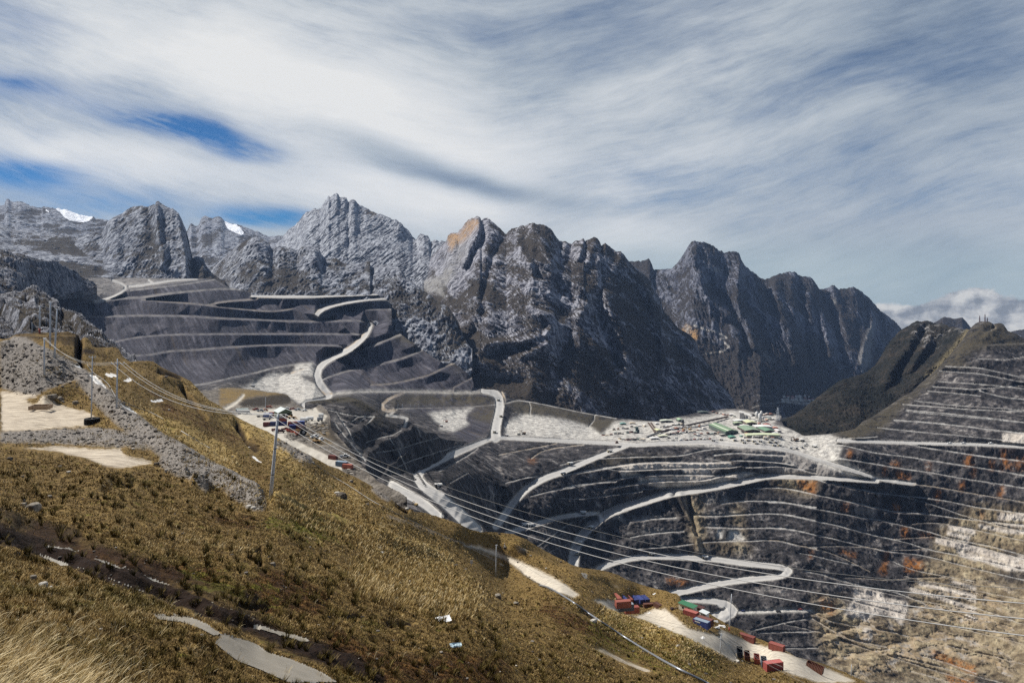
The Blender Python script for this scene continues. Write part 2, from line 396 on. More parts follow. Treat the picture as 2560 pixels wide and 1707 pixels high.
M_FAR = rock_mat('far_scrub_slopes', hx('6d6f79'), hx('3f404a'), hx('22232b'), (hx('2c2a2a'), hx('3b3531'), hx('1e1f22')), 0.30, (3.0, 3.0, 0.9), (0, R(-10), 0), 0.8)
M_LEFT = rock_mat('rough_limestone', hx('8c8d93'), hx('4d4e55'), hx('1f1f25'), (hx('35302a'), hx('443b2e'), hx('211f1c')), 0.16, (3, 3, 2.0), (0, R(30), 0), 2.2)

def col_range(a, b, st): return np.arange(a, b + st * 0.5, st)
def lin(cols, pairs): return np.interp(cols, [p[0] for p in pairs], [p[1] for p in pairs])

def mountain(name, mat, x0, x1, st, top, bot, Dt, Db, nrow, amp=60, wl=420, seed=1, aniso=(1, 1, 1), rot=0.0, strokes=(), ragged=10, masks=(), back=None, ridg=0.6, curve=1.0, detail=1.0, yoff=0.9, zoff=0.35, rk=0.5, vert=0.0):
    cols = col_range(x0, x1, st); tp = prof(top, cols); bt = prof(bot, cols)
    qt = 1 / lin(cols, Dt); qb = 1 / lin(cols, Db)
    ras = Ras(x0, x1, tp.min() - 10, bt.max() + 10, 2.0)
    rel = ras.new()
    pos_, neg_ = ras.new(), ras.new()
    for pts, w, a in strokes:
        if a > 0: ras.stroke(pos_, T(pts), w, 1, a, gauss=True)
        else: ras.stroke(neg_, T(pts), w, 1, -a, gauss=True)
    rel = pos_ - neg_
    def qf(PX, PY):
        t = (PY - tp[None]) / np.maximum(bt - tp, 1)[None]
        tt = np.clip(t, 0, 1) ** curve
        return qt[None] * (1 - tt) + qb[None] * tt
    ca, sa = math.cos(rot), math.sin(rot)
    sub = {}
    def disp(P, PX, PY):
        x, y, z = P[..., 0], P[..., 1], P[..., 2]
        xr = (x * ca + z * sa) / (wl * aniso[0]); zr = (-x * sa + z * ca) / (wl * aniso[2]); yr = y / (wl * aniso[1])
        wx = 0.42 * fbm(x / wl, y / wl, z / wl, 4, seed=seed + 3); pv = np.clip(.85 + 1.1 * fbm(x / wl / 1.4, y / wl / 1.4, z / wl / 1.4, 3, seed=seed + 7), .2, 1.8)
        a = fbm(xr + wx, yr, zr + wx, 8, 0.57, True, seed); b = fbm(x / wl * 1.3, y / wl * 1.3, z / wl * 1.3, 8, 0.55, False, seed + 9)
        n = amp * (ridg * a + (1 - ridg) * b * 1.6)
        fine = fbm(xr * 7 + 3 * wx, yr * 7, zr * 7 + 2 * wx, 5, 0.58, True, seed + 5) * amp * 0.42 * detail * pv
        t = np.clip((PY - tp[None]) / np.maximum(bt - tp, 1)[None], 0, 1)
        fade = np.clip(t / 0.05, 0.0, 1)
        r = ras.sample(rel, PX, PY) * (0.35 + 0.65 * fade) * rk
        sub['c'] = (n + fine) / amp
        d = np.zeros_like(P); tot = (n + fine) * (0.25 + 0.75 * fade) + r
        d -= P / np.linalg.norm(P, axis=-1)[..., None] * tot[..., None]
        d *= 1 - 0.6 * vert; d[..., 2] += vert * tot * np.clip(t / 0.08, .15, 1)
        d[..., 2] += 1.15 * ragged * (fbm(x / 55, y / 90, z / 300, 6, 0.62, True, seed + 2) - .22) * (1 - np.clip(t / 0.12, 0, 1))
        return d
    sh = Sheet(cols, tp, bt, nrow, qf, disp, back or ((25, .5), (90, .9), (260, 1.0), (700, 1.1)))
    mk = {k: np.zeros(sh.PX.shape, np.float32) for k in ('veg', 'snow', 'ochre', 'scree', 'road')}
    c = sub['c']; c = (c - c.mean()) / c.std(); mk['veg'] += 0.5 - 0.17 * np.clip(c, -2, 2)
    t = np.clip((sh.PY - tp[None]) / np.maximum(bt - tp, 1)[None], 0, 1)
    wob = 5 * fbm(sh.PX / 14, sh.PY / 14, sh.PX * 0, 3)
    for k, kind, data, v, soft in masks:
        a = ras.new()
        if kind == 'fill': ras.fill(a, T(data), 1.0)
        else: ras.stroke(a, T(data), kind, 0.8)
        if soft: a = ras.blur(a, soft / 2.0)
        w = 0 if k == 'road' else wob * min(1, soft / 4)
        mk[k] = mk[k] + v * ras.sample(a, sh.PX + w, sh.PY - w)
    sh.set(**{k: np.clip(v, 0, 1) for k, v in mk.items()})
    sh.make(name, mat)
    return sh

mountain('mountain', M_LIME, -220, 300, 2.2, 'A -800,260 -300,300 -60,245 0,240 40,235 52,195 65,178 80,182 95,198 110,205 150,206 185,200 215,212 240,225 290,245 330,258 385,265 390,248 440,258 480,263 520,265 560,270 600,275 700,315 800,338 860,345 870,357 985,373 1060,400 1110,420',
         'A -800,1000 1110,1000', [(-220, 7600), (300, 7600)], [(-220, 5200), (300, 5200)], 150, 90, 300, 3, (1.0, 4, .5), 0.2, ragged=16,
         masks=[('snow', 'fill', 'A 500,262 560,265 600,272 700,312 800,335 862,343 820,375 770,392 700,382 640,372 590,345 560,310 530,285', 1, 1.5), ('snow', 'fill', 'A 410,275 450,290 445,300 420,290', 1, 1)])
mountain('mountain', M_LIME, 440, 720, 2.0, 'A 1600,560 1690,520 1715,470 1735,425 1750,400 1770,412 1800,430 1820,420 1830,390 1842,358 1855,340 1880,332 1910,342 1940,355 1965,348 1990,340 2020,345 2040,362 2060,385 2100,400 2160,412 2200,420 2250,440 2300,458 2345,478 B 150,468 180,485 210,502 240,512 270,526 330,515 370,518 420,520',
         'A 1600,1100 2345,1100 B 420,1100', [(440, 9000), (720, 8600)], [(440, 6000), (720, 5600)], 120, 110, 330, 4, (.6, 4, 1.3), -0.3, ragged=14,
         masks=[('snow', 'fill', 'A 2045,378 2090,398 2160,412 2205,440 2235,490 2210,505 2170,490 2120,470 2085,445', 1, 1.5)])
mountain('mountain', M_LIME, -220, 330, 2.0, 'A -800,380 -200,400 0,405 60,430 100,455 200,462 300,470 420,485 540,500 640,520 700,540 800,560 1000,600 1210,700',
         'A -800,1200 1210,1200', [(-220, 4800), (330, 4400)], [(-220, 2600), (330, 3200)], 150, 70, 220, 5, (1.5, 4, .5), -0.22, ragged=14, ridg=.7,
         strokes=[('A 0,470 200,480 380,560 560,590 700,700 860,800', 12, 130), ('A 190,690 200,560 230,480', 7, -70), ('A 520,800 560,680', 7, -60), ('A 0,640 200,700 420,760', 14, 90)])
mountain('mountain', M_LIME, 168, 590, 1.6, 'A 610,640 640,585 720,540 790,505 850,480 940,470 960,430 985,390 1010,362 1040,345 1100,320 1150,288 1200,260 1250,246 1300,238 1350,250 1385,240 1420,230 1428,204 1450,200 1475,218 1500,235 1530,255 1560,270 1580,265 1612,295 1640,320 1662,362 1680,410 1697,445 1710,480 1727,550 1740,620 1755,680 1765,722 1800,705 1830,705 1860,715 1872,745 1880,780 1905,815 1930,840 1945,862 1960,880 2010,905 2060,930 2085,975 2110,1010 2170,1060',
         'A 610,1010 1960,1010 2170,1090', [(168, 4400), (330, 4500), (440, 4300), (478, 4150), (590, 3900)], [(168, 3650), (470, 3650), (590, 3700)], 190, 62, 220, 6, (.6, 3, 1.5), 0.12, ragged=10,
         strokes=[('A 1430,215 1440,330 1460,560 1500,640 1490,780', 9, 160), ('A 1580,270 1640,400 1680,560 1700,720 1700,890', 8, 130), ('A 1720,520 1765,740 1780,890', 7, -260), ('A 1350,250 1380,400 1390,560', 9, -80), ('A 1000,380 1080,560 1100,700', 12, 70), ('A 1140,560 1130,700', 12, -90), ('A 950,480 900,640 1000,760', 10, -60), ('A 1170,720 1240,700', 8, 60), ('A 1540,820 1650,830', 10, 60)],
         masks=[('veg', 'fill', 'A 1080,330 1350,260 1420,420 1380,620 1200,560 1100,420', .15, 8), ('veg', 'fill', 'A 1410,560 1500,640 1520,860 1350,880 1380,700', .25, 6), ('veg', 'fill', 'A 1715,730 1960,880 2085,990 1700,900', .4, 5)])  # last veg patch paints the shadow on the right-hand knob
mountain('mountain', M_PYR, 690, 1140, 1.6, 'B 330,600 350,572 370,555 400,518 425,492 450,465 490,440 520,410 540,380 570,345 600,310 625,298 650,285 690,272 735,268 752,240 770,215 790,187 810,160 818,158 830,168 842,156 858,152 868,138 885,130 897,138 912,158 935,160 960,165 975,180 990,215 1000,212 1010,190 1022,186 1040,187 1050,192 1060,205 1072,226 1085,230 1100,245 1120,250 1140,256 1160,265 1185,285 1210,305 1250,316 1290,325 1330,342 1370,355 1410,370 1450,385 1476,412 1500,440 1520,458 1540,475 1562,505 1580,535 1620,547 1636,525 1650,510 1668,506 1685,500 1708,520 1730,535 1740,555 1750,572 1800,560 1840,565 1870,575 1920,580 1980,600',
         'B 330,1000 1980,1000', [(690, 6600), (840, 6300), (1000, 5900), (1140, 5600)], [(690, 4700), (1140, 4500)], 210, 60, 420, 8, (.22, 5, 2.6), -0.62, ragged=22, detail=1.6, ridg=.75,
         strokes=[('B 885,140 860,300 800,420 700,560', 8, 110), ('B 1040,190 1010,330 1060,420', 8, 90), ('B 830,165 760,330 640,470', 7, 80), ('B 1000,215 960,360', 6, -100), ('B 1150,270 1080,480 900,700', 9, -60), ('B 1240,400 1220,480', 14, 80), ('B 1480,430 1400,560 1200,620', 12, 70)],
         masks=[('veg', 'fill', 'B 330,400 1980,400 1980,1000 330,1000', -.25, 4)])
mountain('mountain', M_LIME, 480, 1180, 1.8, 'A 1740,1050 1850,960 1960,800 2080,690 2200,590 B 60,562 95,540 130,530 165,535 200,550 235,570 270,600 290,640 320,622 350,612 380,610 415,618 450,632 485,645 520,655 548,625 580,610 615,606 650,605 690,615 720,632 738,665 750,700 785,722 830,738 855,732 880,730 915,750 950,770 1020,775 1100,770 1140,760 1165,748 1190,752 1196,790 1210,812 1250,790 1300,780 1335,783 1370,792 1410,800 1450,812 1478,838 1500,870 1530,905 1560,930 1600,955 1640,982 1700,1030 1750,1070 1820,1120 1900,1170 1940,1210 1975,1275 2030,1400 2120,1560',
         'A 1740,1250 2345,1250 B 1150,1250 1330,1390 1500,1560 2120,2010', [(480, 4700), (700, 4300), (950, 3950), (1180, 3150)], [(480, 3700), (900, 3400), (1000, 3150), (1180, 2850)], 150, 75, 170, 12, (.7, 2, 1.4), 0.15, ragged=12,
         strokes=[('B 150,540 160,680 220,800', 10, 80), ('B 380,615 420,700 480,760', 10, 70), ('B 650,610 700,740', 10, 70), ('B 1190,760 1180,840 1230,960', 9, 70), ('B 290,640 330,800', 9, -90), ('B 520,660 560,800', 9, -80), ('B 740,700 760,840', 9, -80), ('B 900,840 1000,980 1040,1040', 10, 60), ('B 1480,860 1640,1060 1850,1220 1960,1290', 14, 110)],
         masks=[('veg', 'fill', 'B 0,800 700,800 760,1050 0,1050', .18, 10), ('veg', 'fill', 'B 1380,860 1700,1060 1980,1290 1500,1300 1330,1180', .22, 8)])
CEN = mountain('mountain', M_DARK, 1060, 1960, 1.5, 'B 1700,760 1780,680 1850,600 1890,562 1898,535 1905,515 1930,502 1950,495 1975,492 2000,490 2010,470 2022,462 2040,430 2060,405 2075,398 2090,375 2110,372 2120,360 2150,355 2160,346 2170,342 2185,340 2200,350 2205,365 2212,382 2230,366 2250,358 2270,362 2290,375 2320,398 2345,425 C 170,260 205,290 240,316 265,295 290,275 330,258 380,246 405,250 430,240 460,226 490,217 510,228 530,235 570,236 600,240 628,262 650,280 668,300 680,325 705,358 730,386 755,390 780,385 808,398 835,411 855,395 880,382 915,368 950,365 955,382 962,392 1000,372 1040,355 1060,353 1080,362 1098,388 1110,418 1130,412 1150,408 1180,430 1210,455 1230,470 1250,480 1270,478 1290,480 1315,508 1340,540 1370,580 1410,615 1450,650 1480,675 1510,700 1535,722 1560,750 1590,800 1605,835 1620,870 1640,900 1660,932 1675,990 1692,1042 1710,1060 1730,1082 1780,1142 1815,1172 1850,1202 1890,1228 1930,1252 1958,1285 1980,1322 2010,1392 2050,1442 2100,1532 2140,1600 2200,1680 2300,1800 2420,2100 2790,2200',
         '0 1060,870 1100,900 1150,950 1200,1000 1250,1030 1350,1050 1500,1085 1700,1080 1960,1072', [(1060, 5400), (1200, 4800), (1330, 4400), (1450, 4450), (1620, 4700), (1760, 4500), (1850, 4200), (1960, 4100)], [(1060, 3300), (1200, 2900), (1330, 2880), (1450, 2960), (1600, 3250), (1750, 3600), (1960, 3900)], 330, 66, 230, 21, (1.35, 3, .45), -0.6, ragged=14, curve=0.85,
         strokes=[('B 2180,350 2190,470 2110,600 2050,750', 10, 190), ('B 2090,380 2000,500 1950,620', 9, 120), ('B 2250,380 2210,560 2130,700 2080,830', 8, -150), ('B 1890,580 1840,760 1700,900 1560,960', 12, -130),
                  ('B 1850,800 1880,960 1950,1080', 10, -110), ('C 480,225 560,400 640,520 660,680', 12, 130), ('C 340,380 440,560 480,640', 10, 150), ('C 480,640 520,640', 9, -80), ('C 240,320 160,430 100,560 60,760 20,900', 10, -120),
                  ('C 950,380 900,540', 7, 90), ('C 1040,360 1000,540 960,600', 10, 100), ('C 1150,410 1100,560', 9, 70), ('C 830,420 800,560', 9, -90), ('C 1290,490 1240,620 1200,760', 12, 70),
                  ('C 1380,600 1500,720 1620,1000 1680,1200 1700,1500', 16, 230), ('C 1060,900 1080,1020 1130,1180 1200,1320 1260,1500', 14, -220), ('C 1010,880 960,1000 900,1080', 14, 120), ('C 1180,880 1250,1080 1330,1300 1340,1560', 18, 120),
                  ('C 560,560 760,700 960,830 1020,900', 14, 130), ('C 60,1320 300,1290 500,1290 640,1180 620,1060 560,1040', 10, 130), ('C 100,1420 330,1380 560,1260 610,1130', 8, -110), ('C 640,1080 900,1230 1100,1380', 14, 90), ('C 380,1430 600,1330 700,1230', 8, 70),
                  ('0 1100,870 1160,930 1300,960', 18, -120), ('0 1210,770 1190,830 1140,880', 12, -90), ('C 1560,760 1640,960', 9, 60), ('0 1500,880 1560,960 1600,1040', 20, 90), ('0 1420,830 1400,900 1380,980', 18, -80)],
         masks=[('ochre', 'fill', 'B 1900,520 1960,500 2000,500 1960,600 1910,610', 1, 3), ('ochre', 'fill', 'B 2090,380 2180,360 2200,420 2130,480 2060,560 1980,600 1940,650 1900,660 2020,480', .9, 4), ('veg', 'fill', 'B 1900,560 2250,360 2300,560 1980,980 1850,1000', -.35, 8),
                ('scree', 'fill', 'B 1620,960 1700,910 1840,880 1900,800 1960,860 1860,1000 1900,1090 1790,1030 1680,1010', 1, 4), ('scree', 'fill', 'B 1950,600 2130,520 2080,700 1950,900 1850,960 1880,780', .5, 8), ('veg', 'fill', '0 1060,780 1250,700 1180,860 1060,880', .12, 20),
                ('veg', 'fill', '0 1080,860 1500,860 1700,780 1760,1080 1080,1080', .25, 40), ('veg', 'fill', '0 1380,600 1560,640 1700,800 1500,820', .16, 20), ('veg', 'fill', '0 1250,680 1370,660 1380,760 1280,800', -.2, 20)])
RANGE = mountain('mountain', M_FAR, 1555, 2260, 1.7, 'C 1300,640 1340,590 1370,571 1395,566 1420,565 1450,568 1480,570 1505,560 1530,550 1545,549 1556,552 1570,585 1580,612 1592,646 1620,648 1650,648 1705,640 1760,630 1780,612 1800,592 1825,560 1850,530 1870,495 1890,462 1912,425 1940,392 1958,382 1975,378 2002,384 2030,390 2070,400 2110,410 2118,425 2128,424 2150,428 2168,448 2185,472 D 15,92 30,106 55,100 80,97 115,98 145,101 158,130 165,160 178,182 190,206 220,228 250,250 285,275 320,302 350,306 380,304 405,290 430,276 465,266 500,260 540,252 575,245 588,258 600,276 640,290 665,288 690,286 705,296 720,311 740,340 755,362 770,386 800,382 830,376 855,360 880,350 898,370 915,391 940,382 960,380 995,372 1030,368 1055,380 1080,396 1105,412 1130,436 1155,458 1180,482 1195,500 1210,522 1230,540 1250,560 1280,580 1310,602 1335,620 1360,642 1380,668 1400,692 1420,715',
         '0 1555,1075 2000,1040 2260,1000', [(1555, 6900), (1740, 6500), (1990, 7300), (2150, 7700), (2260, 8000)], [(1555, 5000), (1800, 4700), (1900, 4600), (2050, 5600), (2260, 6400)], 250, 110, 400, 33, (.5, 2.5, 1.9), 0.0, ragged=18,
         strokes=[('C 1890,470 1960,560 2000,640 2030,780 2100,900 2250,1060', 13, 200), ('C 2100,700 2150,880 2260,960 2345,1010', 12, -180), ('D 170,200 130,330 140,480 200,620 260,820', 12, 230), ('D 60,480 120,560 200,760 240,860', 10, -200), ('D 300,300 340,500 360,640', 9, 150), ('D 420,300 440,470 520,700 600,950', 14, 220), ('D 600,380 640,560 660,760 700,1000', 12, -220),
                  ('D 740,350 760,500 800,640 850,900', 10, 200), ('D 850,440 880,620 920,850 960,1000', 11, -230), ('D 900,420 940,600 1000,760', 10, 120), ('D 1170,500 1180,640 1120,800 1090,960', 9, 170), ('D 1210,540 1240,700 1200,880', 9, -190), ('D 1060,640 1050,800', 8, -80), ('C 2200,640 2240,720 2180,800', 9, -120), ('C 2030,480 2000,640', 8, -90)],
         masks=[('scree', 'fill', 'D 1160,640 1195,640 1180,760 1160,960 1090,1020 1070,900 1110,800', .9, 3), ('scree', 'fill', 'D 285,740 320,850 420,930 430,950 350,930 300,830', .6, 4), ('scree', 'fill', 'D 860,470 920,440 900,480 870,500', .8, 3), ('scree', 'fill', 'D 0,225 25,235 10,245 -20,240', 1, 1), ('scree', 'fill', 'C 2110,630 2180,625 2225,640 2180,660 2120,650', 1, 2),
                ('ochre', 'fill', 'C 1850,1190 1900,1125 1950,1190 2000,1180 2000,1270 1960,1280 1880,1230', 1, 2), ('scree', 'fill', 'C 1900,1130 1940,1190 1910,1240 1860,1200', .8, 3), ('road', 1.6, 'C 1960,1150 2080,1190 2180,1210 2260,1260 2200,1275', 1, 0), ('road', 2.0, 'C 2230,1300 2280,1340 2260,1370 2200,1390', 1, 0), ('road', 1.2, 'C 2200,1390 2120,1400 2030,1415', .6, 0), ('veg', 'fill', '0 1560,850 2080,880 2100,1080 1560,1080', .4, 30),
                ('road', 0.9, 'Q 660,165 830,175 960,195', .4, 0), ('road', 1.0, 'Q 590,345 730,300 860,280 1030,265', .6, 0), ('road', 0.8, 'Q 770,320 960,325 1100,332', .4, 0), ('road', .8, 'Q 340,365 420,325 480,300', .5, 0), ('road', 2.2, 'Q 1030,255 1200,275 1400,290 1480,262', .9, 0), ('road', 2.5, 'Q 1050,225 1250,245 1460,235', .8, 0)])
mountain('mountain', M_FAR, 2290, 2760, 2.0, 'D 1550,760 1600,690 1655,640 1690,620 1725,597 1752,600 1780,605 1820,612 1845,605 1870,597 1900,635 1930,672 2000,730 2100,745 2200,720 2280,702 2346,694 2500,700 2900,740',
         'D 1500,900 2900,900', [(2290, 7200), (2760, 7600)], [(2290, 6400), (2760, 6800)], 60, 90, 400, 40, ragged=12)
# ------------------------------------------------------------------ scrub-covered hill on the right
def scrub_mat():
    m, t = new_mat('dense_scrub'); pos = t.node('ShaderNodeNewGeometry').outputs['Position']
    a = t.noise(pos, 0.05, 6, 0.6); b = t.noise(pos, 0.008, 4, 0.5); c = t.voro(pos, 0.11)
    f = t.math('ADD', t.math('MULTIPLY', a, 0.6), t.math('MULTIPLY', b, 0.5))
    col = t.cramp(f, [(0.35, hx('0f110f')), (0.5, hx('1d1e1b')), (0.62, hx('2c2924')), (0.78, hx('4a4138'))])
    rk = t.math('MULTIPLY', t.attr('rock'), t.ramp(t.noise(pos, 0.03, 7, 0.65), 0.50, 0.66))
    col = t.mix(rk, col, hx('8d8a88'))
    col = t.mix(t.math('MULTIPLY', t.attr('tan'), t.ramp(a, 0.2, 0.5)), col, hx('7d7257'))
    finish(t, col, 0.95, t.bump(t.math('ADD', t.math('MULTIPLY', c, -4.0), t.math('MULTIPLY', a, 8.0)), 0.8, 1.0), 0.1)
    return m
M_SCRUB = scrub_mat()
def forest_hill():
    cols = col_range(1890, 2560, 1.6)
    tp = prof('D 270,1470 420,1412 500,1380 550,1358 600,1330 650,1292 700,1250 750,1212 800,1172 870,1122 910,1095 950,1072 1000,1060 1040,1050 1090,1032 1130,1015 1165,990 1200,962 1228,920 1250,882 1270,845 1290,812 1320,770 1350,742 1372,715 1400,692 1420,678 1440,670 1480,645 1520,626 1560,628 1600,620 1625,628 1650,640 1675,642 1700,640 1740,655 1780,670 1830,675 1880,690 1930,690 1985,672 2346,800', cols)
    bt = prof('0 1890,1090 1990,1100 2080,1112 2160,1112 2250,1060 2330,990 2400,930 2450,880 2560,900', cols)
    qt = 1 / lin(cols, [(1890, 2750), (2000, 2900), (2140, 3150), (2250, 3500), (2330, 3500), (2425, 3150), (2560, 3100)])
    qb = 1 / lin(cols, [(1890, 2500), (2000, 2380), (2150, 2420), (2250, 2700), (2400, 2900), (2560, 3000)])
    def qf(PX, PY):
        t = np.clip((PY - tp[None]) / np.maximum(bt - tp, 1)[None], 0, 1); return qt[None] * (1 - t) + qb[None] * t
    ras = Ras(1890, 2560, 780, 1120, 2.0); rel = ras.new(); neg = ras.new()
    for s, w, a in [('D 1520,630 1480,760 1400,900 1300,1040', 14, 90), ('D 1650,640 1640,720 1560,860 1480,1000', 12, 70), ('D 1880,700 1760,850 1560,1050 1400,1180', 14, 60)]: ras.stroke(rel, T(s), w, 1, a, gauss=True)
    for s, w, a in [('D 1600,640 1560,760 1460,920 1380,1040', 10, 90), ('D 1780,680 1720,760 1640,860 1500,1020 1300,1160', 12, 80), ('D 1000,1120 860,1200 760,1280', 12, 40)]: ras.stroke(neg, T(s), w, 1, a, gauss=True)
    rel -= neg
    def disp(P, PX, PY):
        x, y, z = P[..., 0], P[..., 1], P[..., 2]
        n = 30 * fbm(x / 200, y / 200, z / 200, 5, 0.5, True, 50); tr = 16 * np.abs(fbm(x / 30, y / 30, z / 30, 3, 0.6, False, 51)) + 11 * np.abs(fbm(x / 13, y / 13, z / 13, 2, 0.6, False, 52))
        t = np.clip((PY - tp[None]) / 14, 0, 1); r = ras.sample(rel, PX, PY) * t * .5
        d = np.zeros_like(P); d -= P / np.linalg.norm(P, axis=-1)[..., None] * ((n + r) * (0.2 + 0.8 * t))[..., None]; d[..., 2] += tr * t + (1 - t) * 6 * fbm(x / 14, y / 30, z / 300, 3, .6, False, 53)
        return d
    sh = Sheet(cols, tp, bt, 210, qf, disp)
    rk = ras.new(); ras.fill(rk, T('D 1500,660 1640,640 1720,680 1660,840 1560,820 1480,760'), 1.0); ras.fill(rk, T('D 1580,780 1680,790 1700,840 1600,850'), 1.0)
    ras.stroke(rk, T('D 1640,690 1800,720 1900,700'), 8, 4, .8); rk = ras.blur(rk, 3)
    tn = ras.new(); ras.stroke(tn, T('D 1930,690 1870,770 1820,830 1760,900 1680,990 1600,1060'), 6, 3, .8); tn = ras.blur(tn, 2)
    sh.set(rock=ras.sample(rk, sh.PX, sh.PY), tan=ras.sample(tn, sh.PX, sh.PY)); sh.make('hill', M_SCRUB)
    return sh
forest_hill()

# ------------------------------------------------------------------ the mine: dump terraces, haul roads, pit and cut wall in one surveyed surface
def mine_mat():
    m, t = new_mat('mine_rock'); pos = t.node('ShaderNodeNewGeometry').outputs['Position']
    A = {k: t.attr(k) for k in ('road', 'shot', 'rust', 'tan', 'veg', 'pale', 'dump', 'lite')}
    vert = t.mapping(pos, scale=(0.05, 0.05, 0.010)); n1 = t.noise(vert, 1.0, 8, 0.65, 0.2)
    n2 = t.noise(pos, 0.06, 6, 0.6); n3 = t.noise(pos, 0.011, 4, 0.55); n4 = t.noise(pos, 0.30, 4, 0.6)
    f = t.math('ADD', t.math('MULTIPLY', n1, 0.5), t.math('ADD', t.math('MULTIPLY', n2, 0.3), t.math('MULTIPLY', n3, 0.25)))
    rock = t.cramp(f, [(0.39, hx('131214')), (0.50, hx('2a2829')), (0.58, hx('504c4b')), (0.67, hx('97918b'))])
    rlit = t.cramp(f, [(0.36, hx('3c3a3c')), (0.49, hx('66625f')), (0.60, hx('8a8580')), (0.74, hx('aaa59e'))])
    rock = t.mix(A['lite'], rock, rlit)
    # tan, sulphide-stained ground low on the right
    tanc = t.cramp(f, [(0.38, hx('3a3026')), (0.49, hx('6a5d49')), (0.57, hx('8d7f66')), (0.68, hx('b5a88a'))])
    rock = t.mix(t.math('MULTIPLY', A['tan'], t.ramp(t.math('ADD', t.math('MULTIPLY', n3, .8), t.math('ADD', t.math('MULTIPLY', n2, 0.45), t.math('MULTIPLY', n4, .25))), 0.48, 0.70)), rock, tanc)
    # dump faces with rills down the slope
    rl = t.mapping(t.mapping(pos, rot=(0, 0, R(-33))), scale=(0.085, 0.005, 0.004)); r1 = t.noise(rl, 1.0, 6, 0.7)
    dc = t.cramp(t.math('ADD', t.math('MULTIPLY', r1, 0.75), t.math('ADD', t.math('MULTIPLY', n4, 0.16), t.math('MULTIPLY', n3, 0.12))), [(0.38, hx('211f25')), (0.50, hx('37353c')), (0.60, hx('4f4d54')), (0.71, hx('827f84'))])
    dc = t.mix(t.math('MULTIPLY', t.ramp(t.noise(rl, 0.35, 5, 0.65), 0.57, 0.70), .6), dc, hx('51463a'))
    rock = t.mix(A['dump'], rock, dc)
    vg = t.math('MULTIPLY', A['veg'], t.ramp(t.math('ADD', t.math('ADD', n2, t.math('MULTIPLY', n4, .5)), t.math('MULTIPLY', n3, 0.6)), 0.80, 1.06))
    rock = t.mix(vg, rock, t.mix(n2, hx('28251f'), hx('544c3b')))
    ru = t.math('MULTIPLY', A['rust'], t.ramp(t.noise(t.mapping(pos, scale=(0.10, 0.10, 0.016)), 1.0, 6, 0.7), 0.36, 0.56))
    rock = t.mix(t.math('MULTIPLY', ru, .8), rock, t.mix(n1, hx('653513'), hx('b0742f')))
    sh = t.math('MULTIPLY', A['shot'], t.ramp(t.noise(t.mapping(pos, scale=(0.22, 0.22, 0.018)), 1.0, 6, 0.65), 0.24, 0.46))
    rock = t.mix(sh, rock, t.mix(t.ramp(n1, .35, .65), hx('a0978d'), hx('c9c0b4')))
    pc = t.cramp(t.math('ADD', t.math('MULTIPLY', n2, 0.6), t.math('MULTIPLY', n4, 0.4)), [(0.36, hx('66635e')), (0.47, hx('a19d97')), (0.57, hx('c4c0b7')), (0.7, hx('dcd8ce'))])
    rock = t.mix(A['pale'], rock, pc)
    rc = t.cramp(t.math('ADD', t.math('MULTIPLY', n2, 0.7), t.math('MULTIPLY', n4, 0.3)), [(0.35, hx('a09d99')), (0.55, hx('b9b6b0')), (0.7, hx('cac6be'))])
    rc = t.mix(t.math('MULTIPLY', t.attr('orange'), t.ramp(n2, .3, .6)), rc, hx('9c8158'))
    rc = t.mix(t.math('MULTIPLY', t.math('MULTIPLY', A['dump'], t.math('SUBTRACT', 1.0, t.attr('haul'))), .8), rc, hx('625d58'))
    rc = t.mix(t.math('MULTIPLY', t.attr('core'), t.ramp(n2, .25, .6)), rc, hx('9b9996'))
    rc = t.mix(t.math('MULTIPLY', t.ramp(t.math('ADD', t.math('MULTIPLY', n2, .6), t.math('MULTIPLY', n3, .4)), .52, .66), .55), rc, hx('86827d'))
    rock = t.mix(t.math('MULTIPLY', t.attr('berm'), t.ramp(n4, .3, .55)), rock, hx('8f8b85'))
    rk = t.math('MULTIPLY', A['road'], t.ramp(t.math('ADD', n4, t.math('MULTIPLY', A['road'], 0.55)), 0.5, 0.8))
    col = t.mix(rk, rock, rc)
    inv = t.math('SUBTRACT', 1.0, t.math('MULTIPLY', A['road'], 0.92))
    h = t.math('MULTIPLY', t.math('ADD', t.math('MULTIPLY', n1, 7.0), t.math('ADD', t.math('MULTIPLY', n2, 5.0), t.math('MULTIPLY', n4, 1.6))), inv)
    finish(t, col, 0.93, t.bump(h, 0.75, 1.0), 0.2)
    return m
M_MINE = mine_mat()

